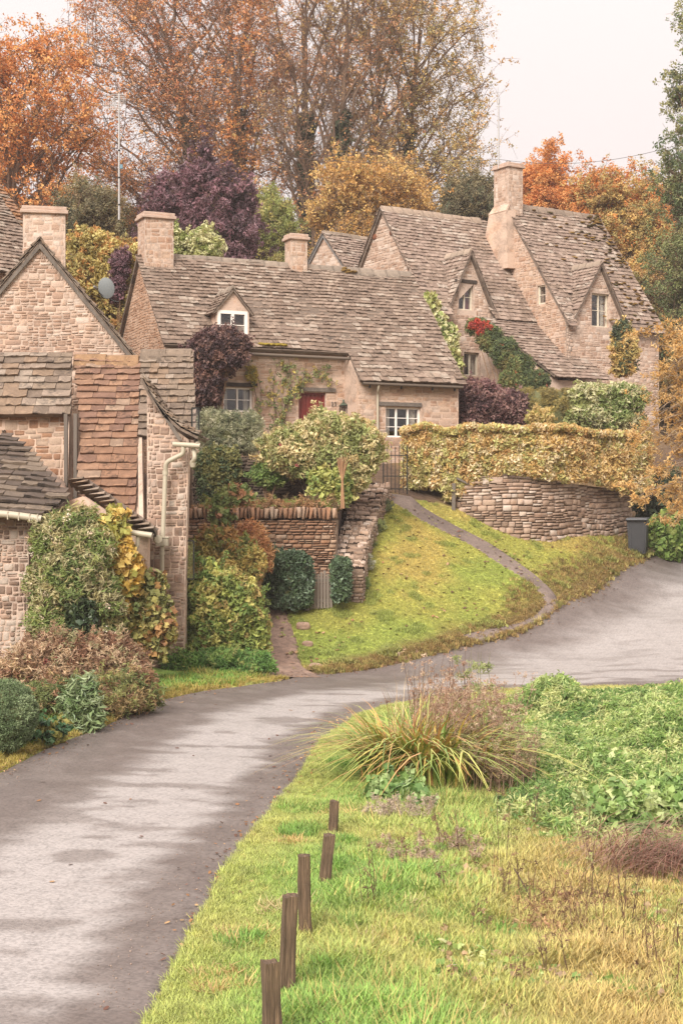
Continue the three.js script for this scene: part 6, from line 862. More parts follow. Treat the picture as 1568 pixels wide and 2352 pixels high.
// front garden of the left cottage
s = spot(440, 620, 1200, 1345, 37.4, 0.8); shrub({ name: 'russet_shrub', label: 'russet fern-like shrub before the rusty garden wall', at: s.at, blobs: [[0.5, 0.85, 0, 0.5, 0.7, 0.5], [0.15, 0.6, 0, 0.6, 0.6, 0.5]], n: 3600, size: 0.12, pal: palette([['#c08a55', 0.52], ['#b57a48', 0.5], ['#cf9f68', 0.54], ['#a8683e', 0.48]]), seed: 75, geo: LEAF.narrow, shell: 0.8, lump: 0.4 });
shrub({ name: 'golden_shrub', label: 'olive and gold leafed shrub beside the end wall', at: [X(505, 36.6), H(1400, 36.6), -36.6], blobs: [[-0.1, 1.25, 0, 0.75, 0.65, 0.5], [0.5, 1.1, 0, 0.6, 0.55, 0.5], [-0.2, 0.6, 0, 0.7, 0.6, 0.5]], n: 4200, size: 0.14, pal: palette([['#b3a255', 0.52], ['#c9b062', 0.55], ['#9a9a4c', 0.48], ['#b58a4c', 0.5], ['#7f8a44', 0.45]]), seed: 77, core: 0.5, coreMat: coreDark });
shrub({ name: 'garden_bush', label: 'big yellow-green bush in front of the end wall, beside the gravel path', cat: 'bush', at: [X(503, 34.6), gy(503, 34.6), -34.6], blobs: [[-0.2, 1.6, 0, 0.72, 0.75, 0.6], [0.4, 1.25, 0, 0.6, 0.7, 0.55], [-0.1, 0.7, 0.1, 0.85, 0.75, 0.6], [0.75, 0.7, 0, 0.4, 0.6, 0.4]], n: 6800, size: 0.15, pal: palette([['#a9b054', 0.52], ['#93a24a', 0.48], ['#c0b866', 0.55], ['#7a943e', 0.44], ['#b59a5a', 0.5], ['#8a9a4a', 0.46]]), seed: 79, core: 0.55, coreMat: coreDark, geo: LEAF.oval, lump: 0.55, sprays: 120 });
shrub({ name: 'low_greenery', label: 'low bright green leaves at the foot of the garden bush', cat: 'plants', at: [X(512, 33.7), gy(512, 33.7), -33.7], blobs: [[0, 0.22, 0, 0.9, 0.25, 0.35], [-0.9, 0.2, 0.1, 0.5, 0.22, 0.3], [0.75, 0.15, 0.1, 0.4, 0.2, 0.3]], n: 1700, lump: 0.6, size: 0.13, pal: palette([['#7fa84a', 0.48], ['#6f9a44', 0.45], ['#9ab45c', 0.5], ['#b0b468', 0.5]]), seed: 81, stems: 0, geo: LEAF.narrow });
shrub({ name: 'arching_rose', label: 'arching green rose stems rising before the cope stones', cat: 'plant', at: [X(490, 38.8), H(1240, 38.8), -38.8], blobs: [[0.2, 0.75, 0, 0.25, 0.5, 0.2], [0.65, 1.15, 0, 0.35, 0.22, 0.2]], n: 260, size: 0.16, pal: palette([['#8fa35c', 0.48], ['#a8b06c', 0.52], ['#c49068', 0.5]]), seed: 82, stems: 7, geo: LEAF.broad });
for (const [x0, x1, y0, y1, d, label, n] of [[610, 716, 1268, 1394, 38.5, 'large square block of dark ivy left of the picket gate', 4600], [764, 802, 1284, 1376, 38.6, 'narrow ivy clump right of the picket gate', 1700]]) { s = spot(x0, x1, y0, y1, d, 0.35); const b = s.one; shrub({ name: 'ivy_clump', label, cat: 'ivy', at: s.at, blobs: [[0, b[1] * 1.2, 0, b[3] * 0.98, b[4] * 0.8, 0.34], [0, b[1] * 0.65, 0.02, b[3] * 0.95, b[4] * 0.7, 0.34]], n, size: 0.12, pal: palette([['#5f7556', 0.4], ['#4c6344', 0.36], ['#7a8f70', 0.44], ['#6a8058', 0.42]]), seed: 83 + x0, core: 0.8, coreMat: coreGreen, lump: 0.24, boxy: 0.62, geo: LEAF.oval, mat: glossLeaf, stems: 0, shell: 0.25 }); }
[[832, 1312, 41.0, 0.26, ['#c9c4ae', '#b9b79c'], 'silvery lavender tuft at the wall foot'], [828, 1345, 40.0, 0.2, ['#8fa35c', '#a3b06a'], 'green tuft of weeds at the wall foot'], [868, 1240, 43.4, 0.2, ['#93a07a', '#a8b06c'], 'small green plant midway up the sloping wall'], [880, 1185, 44.6, 0.16, ['#8a9a78', '#a3a878'], 'little grey-green plant near the top of the sloping wall'], [846, 1270, 42.4, 0.15, ['#a89a6c', '#93a05c'], 'tiny straw-coloured weed beside the sloping wall']].forEach(([px, py, d, q, hx, label], i) => shrub({ name: 'wall_plant', label, cat: 'plant', at: [X(px, d), ground(X(px, d), d) - 0.02, -d], blobs: [[0, q * 0.8, 0, q, q, q]], n: 260, size: 0.1, pal: palette(hx.map(v => [v, 0.52])), seed: 90 + i, geo: LEAF.narrow, stems: 0, shell: 0.9 }));
// climbers on the outshut
shrub({ name: 'clematis', label: 'fluffy seeded clematis covering the outshut wall', cat: 'climber', at: [X(165, 30.6), gy(165, 30.6), -30.6], blobs: [[-0.2, 2.85, 0, 0.55, 0.55, 0.45], [0.35, 2.65, 0.1, 0.5, 0.45, 0.5], [0.05, 2.1, 0.2, 0.62, 0.6, 0.55], [-0.5, 1.9, 0, 0.35, 0.6, 0.4], [0.55, 1.75, 0.1, 0.5, 0.5, 0.45], [-0.3, 1.15, 0.1, 0.5, 0.55, 0.45], [0.35, 1.0, 0.15, 0.6, 0.5, 0.5], [0.2, 3.25, -0.1, 0.3, 0.28, 0.25]], n: 6400, lump: 0.6, sprays: 150, size: 0.15, pal: palette([['#a8ad62', 0.52], ['#8f9f50', 0.48], ['#c2b888', 0.55], ['#7d8f45', 0.44], ['#b5a870', 0.52]]), seed: 101, core: 0.55, coreMat: coreDark, geo: LEAF.narrow, flowers: { n: 330, size: 0.13, pal: palette([['#d6bfa8', 0.58], ['#c9ab94', 0.55], ['#e0d0bb', 0.6]]), geo: LEAF.box, name: 'seed_heads' } });
shrub({ name: 'yellow_vine', label: 'bright yellow vine leaves right of the clematis', cat: 'climber', at: [X(268, 30.9), 0.4, -30.9], blobs: [[-0.05, 2.75, 0, 0.3, 0.6, 0.2], [0.15, 2.1, 0, 0.35, 0.5, 0.22], [-0.15, 1.5, 0, 0.35, 0.45, 0.2]], n: 620, size: 0.24, pal: palette([['#d9b552', 0.56], ['#e0c26a', 0.58], ['#c9a344', 0.54], ['#b5b055', 0.5]]), seed: 103, geo: LEAF.broad, stems: 6, core: 0.35, coreMat: coreGold });
shrub({ name: 'turning_hydrangea', label: 'green and brown climbing hydrangea before the end wall', cat: 'climber', at: [X(322, 31.4), gy(322, 31.4), -31.4], blobs: [[0.05, 1.75, 0, 0.55, 0.6, 0.4], [0, 1.1, 0.05, 0.62, 0.7, 0.45], [-0.4, 0.9, 0, 0.45, 0.6, 0.4]], n: 2600, size: 0.2, pal: palette([['#8f8f4c', 0.48], ['#a8a058', 0.52], ['#b5884c', 0.5], ['#7a8a42', 0.44], ['#9a6a3c', 0.46], ['#c2ac62', 0.54]]), seed: 105, lump: 0.55, sprays: 60, geo: LEAF.broad, core: 0.5, coreMat: coreDark });
shrub({ name: 'dark_leaf_plant', label: 'small dark glossy plant in the middle of the clematis', cat: 'plant', at: [X(190, 30), 0.9, -30], blobs: [[0, 0.75, 0, 0.22, 0.32, 0.2]], n: 130, size: 0.22, pal: PAL.darkgreen, seed: 107, geo: LEAF.broad, mat: glossLeaf, stems: 3 });
shrub({ name: 'dried_border', label: 'dried brown border perennials below the climbers', cat: 'plants', at: [X(200, 28.8), gy(200, 28.8), -28.8], blobs: [[-0.6, 0.62, 0.2, 0.8, 0.6, 0.6], [0.3, 0.6, 0.3, 0.8, 0.62, 0.6], [-1.0, 0.5, 0.6, 0.6, 0.5, 0.5], [0.75, 0.45, 0.2, 0.45, 0.5, 0.5]], n: 6800, size: 0.12, pal: palette([['#bb9876', 0.5], ['#a88464', 0.5], ['#cfb390', 0.54], ['#96694a', 0.46], ['#b0a878', 0.5]]), seed: 109, sprays: 140, geo: LEAF.narrow, core: 0.3, coreMat: coreDark, shell: 0.75, lump: 0.4, stems: 60, flowers: { n: 34, size: 0.1, pal: palette([['#b5384a', 0.5], ['#a02c40', 0.48]]), name: 'red_flowers' } });
shrub({ name: 'low_border', label: 'low green and straw border edging the lane at the left', cat: 'plants', at: [X(170, 26.2), gy(170, 26.2), -26.2], blobs: [[-0.3, 0.3, 0.2, 0.7, 0.4, 0.5], [0.5, 0.3, -0.4, 0.6, 0.4, 0.5], [0.9, 0.3, -1.0, 0.5, 0.4, 0.5], [-0.9, 0.25, 0.9, 0.6, 0.35, 0.5]], n: 4000, size: 0.11, pal: palette([['#9a9a55', 0.48], ['#b59a68', 0.52], ['#7f8a48', 0.44], ['#a8805c', 0.48]]), seed: 111, geo: LEAF.narrow, shell: 0.8, lump: 0.4, core: 0.35, coreMat: coreDark });
shrub({ name: 'hellebore', label: 'clump of large green hellebore leaves at the lane edge', cat: 'plant', at: [X(185, 25.0), gy(185, 25.0), -25.0], blobs: [[0, 0.42, 0, 0.26, 0.38, 0.25], [0.12, 0.2, 0.1, 0.25, 0.25, 0.2]], n: 150, size: 0.26, pal: palette([['#8a9c68', 0.46], ['#728a54', 0.42], ['#a0ae80', 0.48]]), seed: 113, geo: LEAF.narrow, stems: 10, mat: glossLeaf });
shrub({ name: 'low_dark_plant', label: 'small dark green plant beneath the clipped ball', cat: 'plant', at: [X(120, 23.6), gy(120, 23.6), -23.6], blobs: [[-0.2, 0.16, 0, 0.4, 0.18, 0.25]], n: 420, size: 0.14, pal: palette([['#4f7a4c', 0.42], ['#5f8a50', 0.44], ['#a8a050', 0.5]]), seed: 115, geo: LEAF.broad, stems: 0 });
shrub({ name: 'box_ball', label: 'round clipped box ball cut by the left edge', cat: 'topiary', at: [X(4, 22.4), gy(4, 22.4) - 0.02, -22.4], blobs: [[0, 0.62, 0, 0.52, 0.52, 0.52]], n: 4200, size: 0.075, pal: palette([['#8a9d6c', 0.46], ['#768c58', 0.43], ['#9cac7c', 0.48], ['#647a4a', 0.4]]), seed: 117, geo: LEAF.box, core: 0.9, coreMat: coreGreen, lump: 0.13, shell: 0.14, stems: 5, freq: 6 });
// right-hand side
{ // golden hedge along the curved wall
  const r = rng(131), o = thing('golden_hedge', 'long golden-leaved beech hedge on top of the curved stone wall', 'hedge'), line = smoothLine([[928, 46.6], [980, 46.5], [1060, 46.3], [1180, 45.8], [1280, 46.3], [1380, 47.8], [1490, 50]].map(([p, d]) => [X(p, d), d]), 80), items = [], pal = palette([['#d9b976', 0.56], ['#cfae66', 0.55], ['#e2c892', 0.58], ['#c9a062', 0.54], ['#c9c27c', 0.55], ['#e8d6ac', 0.6], ['#bfb46c', 0.53]]), cores = [];
  const top = t => H(mix(988, 992, t), 46) + 0.05, bot = t => t < 0.13 ? H(1120, 46) : t < 0.3 ? H(1150, 46) + (t - 0.13) * 4.4 : H(1092, 46) - 0.35 * step(0.45, 0.75, t) - 0.1 * Math.sin(t * 16);
  for (let i = 0; i < 13000; i++) { const k = r() * 79.99, a = line[Math.floor(k)], t = k / 80, b = bot(t), e = top(t) + 0.34 * (fbm(k * 0.18, 2, 3, 3) - 0.5), y = mix(b, e, r()), deep = Math.pow(r(), 1.5), wv = 0.6 * (fbm(k * 0.28, y * 1.6, 5, 3) - 0.5) - 0.25 * step(0.75, 1, (y - b) / (e - b)), topf = r() < 0.22; const out = topf ? 0.5 - 1.2 * r() : 0.42 + wv - 0.35 * deep; items.push([V3(a[0] + (r() - 0.5) * 0.12, topf ? e + 0.06 * (r() - 0.5) : y, -a[1] + out), 0.18 * (0.7 + 0.6 * r()), vary(r, pal[r() < 0.55 ? Math.floor(clamp((fbm(k * 0.25, y, 3, 3) - 0.27) * 2.2, 0, 0.999) * 7) : Math.floor(r() * 7)], 0.18)]); }
  for (let i = 0; i < 79; i += 3) { const a = line[i], c = line[Math.min(80, i + 3)], t = i / 80; cores.push(slab([V3(a[0], bot(t) + 0.1, -a[1] + 0.1), V3(c[0], bot(t) + 0.1, -c[1] + 0.1), V3(c[0], top(t) - 0.16, -c[1] + 0.1), V3(a[0], top(t) - 0.16, -a[1] + 0.1)], 0.7, V3(0, 0, -1))); }
  add('inner_twigs', plain(cores), coreGold, o); scatter('foliage', LEAF.oval, leafMat, items, o);
}
s = spot(1022, 1212, 872, 995, 50.5, 1.0); shrub({ name: 'purple_ball', label: 'rounded purple-red barberry behind the golden hedge', at: s.at, blobs: [[-0.2, 0.95, 0, 0.95, 0.85, 0.8], [0.65, 0.8, 0, 0.75, 0.72, 0.7], [-0.6, 0.7, 0, 0.75, 0.7, 0.7]], n: 6000, size: 0.13, pal: palette([['#8f605c', 0.46], ['#7a4c4a', 0.42], ['#a57e74', 0.5], ['#684244', 0.4]]), seed: 133, core: 0.7, coreMat: coreRed, lump: 0.22 });
s = spot(1195, 1312, 893, 1000, 52, 1); { const b = s.one; shrub({ name: 'square_hedge', label: 'olive square-clipped hedge beside the purple barberry', cat: 'hedge', at: s.at, blobs: [[-0.35, 0.95, 0, 0.75, 0.68, 0.7], [0.35, 0.95, 0, 0.65, 0.66, 0.7], [0, 0.55, 0.1, 1.0, 0.7, 0.7]], n: 6000, size: 0.1, pal: palette([['#a8964e', 0.5], ['#958548', 0.47], ['#b8a45c', 0.53], ['#857a42', 0.44]]), seed: 135, core: 0.85, coreMat: coreGreen, boxy: 0.5, lump: 0.08, shell: 0.2, geo: LEAF.small, stems: 0 }); }
s = spot(1290, 1490, 878, 1000, 51.5, 1); shrub({ name: 'pale_bush', label: 'pale green bush between the square hedge and the drooping tree', cat: 'bush', at: s.at, blobs: [[-0.5, 1.25, 0, 0.75, 0.5, 0.6], [0.6, 1.2, 0, 0.85, 0.55, 0.6], [0, 0.6, 0.1, 1.3, 0.5, 0.6]], n: 4800, size: 0.16, pal: palette([['#c2bf8a', 0.55], ['#a8ad68', 0.51], ['#d0ca9c', 0.57], ['#8a9a50', 0.47]]), seed: 137, core: 0.5, coreMat: coreGreen });
s = spot(1214, 1268, 942, 1000, 49.5, 0.4); shrub({ name: 'yellow_leaf_plant', label: 'small yellow-leaved shrub before the square hedge', cat: 'plant', at: s.at, blobs: [[0, 0.45, 0, 0.4, 0.42, 0.35]], n: 420, size: 0.15, pal: palette([['#d6bc78', 0.56], ['#c4ab62', 0.54], ['#b0a858', 0.5]]), seed: 139 });
{ const p = P(1012, 740, 58.2); shrub({ name: 'pale_vine', label: 'pale yellow-green vine climbing the corner of the upper cottage', cat: 'climber', at: [p.x, 8.4, p.z + 0.4], blobs: [[-0.45, 3.1, 0, 0.28, 0.6, 0.2], [-0.1, 2.2, 0.1, 0.35, 0.7, 0.2], [0.25, 1.2, 0.2, 0.38, 0.8, 0.2], [0.3, 2.0, 0.1, 0.3, 0.4, 0.2], [0.5, 0.6, 0.2, 0.3, 0.5, 0.2]], n: 1000, size: 0.19, pal: palette([['#cdc88c', 0.56], ['#b5b86c', 0.52], ['#dad4a4', 0.58], ['#9aa858', 0.48]]), seed: 141, geo: LEAF.broad, stems: 8 }); }
{ const at0 = P(1165, 890, 57.4); shrub({ name: 'pyracantha', label: 'dark green pyracantha with red leaves sloping along the lean-to roof edge', cat: 'climber', at: [at0.x, at0.y - 0.2, at0.z], blobs: [[-1.05, 2.55, -0.6, 0.5, 0.35, 0.3], [-0.65, 2.1, -0.4, 0.5, 0.55, 0.35], [-0.1, 1.5, -0.1, 0.55, 0.6, 0.4], [0.4, 0.9, 0.2, 0.55, 0.6, 0.4], [0.95, 0.4, 0.5, 0.55, 0.45, 0.4], [0.3, 0.45, 0.4, 0.7, 0.45, 0.35]], n: 5000, size: 0.13, pal: palette([['#6f7f45', 0.43], ['#5c6e3c', 0.4], ['#86904e', 0.46], ['#9a8f50', 0.46]]), seed: 143, core: 0.75, coreMat: coreGreen, lump: 0.15, flowers: { n: 60, size: 0.12, pal: palette([['#a84a38', 0.5], ['#b5603c', 0.5]]), name: 'red_leaves' } });
  shrub({ name: 'red_creeper', label: 'cluster of scarlet leaves at the top of the pyracantha', cat: 'climber', at: [P(1095, 770, 58).x, P(1095, 770, 58).y, P(1095, 770, 58).z + 0.3], blobs: [[-0.1, 0.35, 0, 0.26, 0.22, 0.16], [0.25, 0.3, 0, 0.22, 0.16, 0.15], [0.2, -0.1, 0, 0.2, 0.22, 0.15], [0.45, -0.35, 0, 0.14, 0.2, 0.12]], n: 200, lump: 0.7, size: 0.12, pal: palette([['#c4452f', 0.54], ['#b03a2c', 0.5], ['#d05a3c', 0.55]]), seed: 145, stems: 2 }); }
// climber and bare stems on the wall by the red door
{ const h = scene.getObjectByName('cottage'), w = (a, b, z = -0.18) => h.localToWorld(V3(a, b, z)), a = { p: [], uv: [], i: [] }, r = rng(151), base = w(3.5, -0.2), o = thing('wall_rose', 'thin climbing rose with yellow-green leaves on the wall left of the red door', 'climber', [base.x, base.y, base.z]), items = []; const pal = palette([['#8f9a5c', 0.48], ['#a8a865', 0.52], ['#c9b45c', 0.55], ['#6f8048', 0.43]]);
  const rel = (x, y, z) => w(x, y, z).sub(base); for (const pts of [[[3.5, 0], [3.6, 1.2], [3.5, 2.4], [3.7, 3.3]], [[3.6, 0], [3.9, 1.3], [4.1, 2.6], [4.0, 3.3]], [[3.4, 0], [3.1, 1.0], [2.9, 2.2], [2.6, 3.3]], [[3.5, 0.2], [3.8, 1.6], [4.5, 2.7], [5.5, 3.2]], [[4.1, 2.3], [4.8, 2.75], [5.3, 2.7], [5.8, 2.55]], [[3.7, 1], [4.0, 2.1], [4.5, 2.6], [4.6, 3.2]], [[3.0, 0], [2.95, 1.1], [3.1, 2.1], [2.9, 3.1]], [[4.0, 2], [4.4, 2.4], [5.0, 2.95], [5.7, 3.0]]]) { const c = new THREE.CatmullRomCurve3(pts.map(([x, y]) => rel(x + 0.06 * (r() - 0.5), y, -0.2 + 0.03 * r()))).getPoints(16); limb(a, c, 0.016, 0.006, 4); const dense = pts[0][0] <= 3.6 && pts[3][0] < 4.2 && pts[3][0] > 3.5; for (let i = 0; i < (dense ? 90 : 26); i++) { const p = c[Math.floor(r() * 16)].clone().add(V3((r() - 0.5) * (dense ? 0.45 : 0.2), (r() - 0.5) * 0.3, 0.05 + 0.1 * r())); items.push([p, 0.13 * (0.7 + 0.6 * r()), vary(r, pick(r, pal), 0.2)]); } }
  for (let i = 0; i < 60; i++) items.push([rel(2.75 + 0.3 * (r() - 0.5), 2.75 + 0.5 * (r() - 0.5), -0.12), 0.13, vary(r, pal[2], 0.2)]); add('stems', arrGeo(a), M.greybark, o); scatter('foliage', LEAF.oval, leafMat, items, o); }
{ const up = (px, py, d) => H(py, d) - gy(px, d);
  let y = up(435, 575, 56); shrub({ name: 'ridge_shrub', label: 'pale lime shrub showing above the cottage ridge beside the left chimney', at: [X(435, 56), gy(435, 56), -56], blobs: [[-0.6, y + 0.1, 0, 0.62, 0.75, 0.7], [0.5, y, 0, 0.7, 0.85, 0.7], [0, y - 1.6, 0, 1.2, 1.6, 0.9], [0, 1.6, 0, 1.0, 2.0, 0.9]], n: 4600, size: 0.18, pal: palette([['#c9c48a', 0.56], ['#b8b870', 0.53], ['#d6d09c', 0.58], ['#a3ac60', 0.5]]), seed: 155, core: 0.5, coreMat: coreGreen, lump: 0.4, sprays: 140 });
  y = up(235, 610, 53); shrub({ name: 'yellow_hillside_shrub', label: 'yellow-green shrub between the two left chimneys', at: [X(240, 53), gy(240, 53), -53], blobs: [[-0.5, y + 0.7, 0, 0.8, 0.6, 0.7], [0.5, y + 0.3, 0.1, 0.75, 0.6, 0.7], [-0.2, y - 0.4, 0.2, 1.15, 0.8, 0.8], [0.3, y - 1.5, 0, 1.2, 1.2, 0.8], [0, 1.5, 0, 1.1, 2.0, 0.9]], n: 7600, size: 0.17, pal: palette([['#cbb666', 0.55], ['#bba65c', 0.53], ['#d6c67c', 0.57], ['#c79450', 0.53], ['#a89a54', 0.5]]), seed: 157, core: 0.35, coreMat: coreDark, lump: 0.6, sprays: 200 });
  y = up(270, 600, 52); shrub({ name: 'plum_sapling', label: 'small purple sapling left of the big left chimney', at: [X(274, 52), gy(274, 52), -52], blobs: [[0.05, y - 0.1, 0, 0.3, 0.5, 0.3], [-0.1, y - 0.9, 0, 0.25, 0.5, 0.25]], lump: 0.7, n: 520, size: 0.15, pal: PAL.purple, seed: 158, stems: 5 }); }
// drooping yellow tree at the right edge and dark growth below it
{ const d = 44, o = thing('drooping_tree', 'drooping twiggy tree with amber leaves at the right edge', 'tree', [X(1660, d), gy(1660, d), -d]), a = { p: [], uv: [], i: [] }, tr = { p: [], uv: [], i: [] }, r = rng(161), items = [], pal = palette([['#dcb46c', 0.56], ['#d0a45c', 0.54], ['#e0c084', 0.58], ['#c49a58', 0.52]]), c0 = P(1650, 800, d).sub(V3(...[X(1660, d), gy(1660, d), -d])); limb(tr, [V3(0, -0.3, 0), V3(0.05, 1.5, 0), c0], 0.12, 0.06, 7);
  for (let i = 0; i < 105; i++) { const az = Math.PI + (r() - 0.5) * 2.6, len = 0.7 + 2.0 * r(), rise = mix(-0.2, 1.2, r()), y = c0.y * (0.35 + 0.75 * r()), s0 = V3(c0.x * 0.7, y, 0), e = s0.clone().add(V3(Math.cos(az) * len, rise * 0.6 - 0.25 * len, Math.sin(az) * len * 0.7)), lp = bez(s0, s0.clone().lerp(e, 0.45).add(V3(0, 0.55 + 0.3 * r(), 0)), e, 7, 0.05, r); limb(a, lp, 0.022, 0.007, 4); for (let w = 0; w < 12; w++) { const k = 2 + Math.floor(r() * 6), q = lp[k], e2 = q.clone().add(V3((r() - 0.75) * 0.7, (r() - 0.72) * 0.6, (r() - 0.5) * 0.6)), tw = bez(q, q.clone().lerp(e2, 0.5).add(V3(-0.05, 0.1, 0)), e2, 3, 0.02, r); limb(a, tw, 0.008, 0.004, 3); for (let z = 0; z < 4; z++) if (fbm(q.x * 1.2, q.y * 1.2, q.z, 2) > 0.47 || r() < 0.12) items.push([tw[Math.floor(r() * 3.99)].clone().add(V3(r() - 0.5, r() - 0.5, r() - 0.5).multiplyScalar(0.14)), 0.17 * (0.7 + 0.6 * r()), vary(r, pick(r, pal), 0.2)]); } }
  add('trunk', arrGeo(tr), M.greybark, o); add('branches', arrGeo(a), std({ color: col('#b39a80', 0.52) }), o); scatter('crown', LEAF.narrow, leafMat, items, o); }
shrub({ name: 'dark_evergreen_shrub', label: 'dark evergreen growth behind the wheelie bin', at: [X(1545, 51), gy(1545, 51), -51], blobs: [[0, 1.2, 0, 1.2, 1.3, 0.8], [0.6, 0.8, 0.3, 1, 1, 0.7]], n: 3600, size: 0.19, pal: PAL.darkgreen, seed: 163, core: 0.75, coreMat: coreGreen, geo: LEAF.broad });
shrub({ name: 'bright_laurel', label: 'bright green leafy shrub right of the wheelie bin', at: [X(1530, 49), gy(1530, 49), -49], blobs: [[0, 0.7, 0, 0.55, 0.75, 0.5], [0.1, 0.3, 0.2, 0.55, 0.4, 0.4]], n: 1500, size: 0.18, pal: palette([['#93a84c', 0.48], ['#7d9a40', 0.45], ['#a8b860', 0.52]]), seed: 165, core: 0.5, coreMat: coreGreen, geo: LEAF.broad });
shrub({ name: 'wall_shrub', label: 'dark shrub against the right-hand cottage wall', at: [P(1432, 860, 57).x, P(1432, 860, 57).y, -57], blobs: [[0, 0.9, 0, 0.5, 1.1, 0.4]], n: 900, size: 0.16, pal: [...PAL.darkgreen, ...PAL.olive], seed: 167, core: 0.4, coreMat: coreGreen });
// ================================================================ meadow plants in the foreground
function strap(arr, base, az, len, lean, wid, colr, r) { // one arching strap leaf with colour
  const n = 7, dx = Math.cos(az), dz = Math.sin(az), sx = -dz, sz = dx, L = [], Rr = []; for (let i = 0; i <= n; i++) { const t = i / n, f = lean * t * t, y = len * (t - 0.45 * lean * t * t * t), w = wid * (1 - t * t * 0.95) * 0.5; const q = base.clone().add(V3(dx * f * len * 0.8, y, dz * f * len * 0.8)); L.push(q.clone().add(V3(sx * w, 0.1 * w, sz * w))); Rr.push(q.clone().add(V3(-sx * w, 0.1 * w, -sz * w))); }
  for (let i = 0; i < n; i++) for (const v of [L[i], Rr[i], L[i + 1], Rr[i], Rr[i + 1], L[i + 1]]) { arr.p.push(v.x, v.y, v.z); arr.c.push(colr.r, colr.g, colr.b); }
}
const strapGeo = a => { const g = new THREE.BufferGeometry(); g.setAttribute('position', new THREE.Float32BufferAttribute(a.p, 3)); g.setAttribute('color', new THREE.Float32BufferAttribute(a.c, 3)); g.computeVertexNormals(); return g; };
const strapMat = new THREE.MeshPhysicalMaterial({ vertexColors: true, roughness: 0.6, transmission: 0.2, thickness: 0, side: THREE.DoubleSide });
{ // iris clump
  const d = 21.6, x = X(945, d), o = thing('iris_clump', 'big clump of green and yellow strap leaves at the bend of the lane', 'plant', [x, ground(x, d), -d]), r = rng(171), a = { p: [], c: [] }, pal = palette([['#a0b050', 0.5], ['#b5b85a', 0.53], ['#d2b45e', 0.55], ['#7f9a42', 0.46], ['#cf9c62', 0.53], ['#c4bf66', 0.54]]);
  for (let i = 0; i < 900; i++) { const q = Math.sqrt(r()) * 0.7, an = r() * 6.28, right = r() < 0.4; strap(a, V3(Math.cos(an) * q * 1.0 + (right ? 0.35 : 0), 0, Math.sin(an) * q * 0.8 + (right ? 0.3 : 0)), an + (r() - 0.5) * 1.8, 0.85 + 0.7 * r(), 0.4 + 1.2 * r() + (right ? 0.35 : 0), 0.032 + 0.022 * r(), vary(r, pick(r, pal), 0.2), r); }
  add('strap_leaves', strapGeo(a), strapMat, o);
  const dry = { p: [], c: [] }; for (let i = 0; i < 240; i++) { const q = Math.sqrt(r()) * 0.7, an = r() * 6.28; strap(dry, V3(0.35 + Math.cos(an) * q, 0, -0.3 + Math.sin(an) * q * 0.6), r() * 6.28, 0.9 + 0.9 * r(), 0.15 + 0.4 * r(), 0.008 + 0.006 * r(), vary(r, col(pick(r, ['#c9a578', '#b58a68', '#d0b58c', '#a87a5c']), 0.54), 0.2), r); } add('dry_leaves', strapGeo(dry), strapMat, o);
}
function stalks(name, label, px, d, n, hgt, spread, hexes, { seeds = 0, seedSize = 0.05, seedHex = ['#a88068'], leaf = 0, leafPal, seed = 1, lean = 0.25, r0 = 0.006, cat = 'dry plant', group } = {}) {
  const x = X(px, d), o = thing(name, label, cat, [x, ground(x, d) - 0.02, -d], 0, group), r = rng(seed), a = { p: [], uv: [], i: [] }, items = [], lv = [];
  for (let i = 0; i < n; i++) { const b = V3((r() - 0.5) * spread * 2, 0, (r() - 0.5) * spread * 1.6), hh = hgt * (0.45 + 0.6 * r()), e = b.clone().add(V3((r() - 0.5) * lean * 2 * hh, hh, (r() - 0.5) * lean * 2 * hh)), pts = bez(b, b.clone().lerp(e, 0.6).add(V3(0, 0.1 * hh, 0)), e, 5, 0.03 * hh, r); limb(a, pts, r0 * (0.7 + 0.6 * r()), r0 * 0.4, 3); for (let k = 0; k < 2; k++) { const q = pts[2 + Math.floor(r() * 3)], f = q.clone().add(V3((r() - 0.5) * 0.25, 0.12 * r(), (r() - 0.5) * 0.25)); limb(a, [q, q.clone().lerp(f, 0.5).add(V3(0, 0.02, 0)), f], r0 * 0.5, r0 * 0.3, 3); for (let z = 0; z < seeds / 3; z++) items.push([q.clone().lerp(f, r()), seedSize * (0.6 + 0.8 * r()), vary(r, col(pick(r, seedHex), 0.62), 0.25)]); } for (let z = 0; z < seeds; z++) items.push([pts[3 + Math.floor(r() * 2.99)].clone().add(V3(r() - 0.5, r() - 0.5, r() - 0.5).multiplyScalar(0.1)), seedSize * (0.6 + 0.8 * r()), vary(r, col(pick(r, seedHex), 0.62), 0.25)]); for (let z = 0; z < leaf; z++) lv.push([pts[1 + Math.floor(r() * 4)].clone().add(V3(r() - 0.5, r() - 0.5, r() - 0.5).multiplyScalar(0.1)), 0.09 * (0.7 + 0.6 * r()), vary(r, pick(r, leafPal), 0.2)]); }
  add('stalks', arrGeo(a), std({ color: col(hexes[0], 0.5) }), o); if (items.length) scatter('seed_heads', LEAF.narrow, dryMat, items, o); if (lv.length) scatter('leaves', LEAF.narrow, leafMat, lv, o); return o;
}
const sh = ['#c4a289', '#b58f76', '#d2b89e'];
stalks('dried_willowherb', 'tall mass of dried pinkish-brown stems beside the strap-leaved clump', 1100, 21.9, 110, 1.5, 0.55, ['#b5927a'], { seeds: 9, seedSize: 0.045, seedHex: sh, seed: 181 });
stalks('dried_willowherb', 'lower dried brown stems in front of the green weeds', 1150, 20.8, 55, 0.85, 0.45, ['#b8967e'], { seeds: 9, seedSize: 0.045, seedHex: ['#b5957c', '#9c7c60', '#bfae88'], seed: 182 });
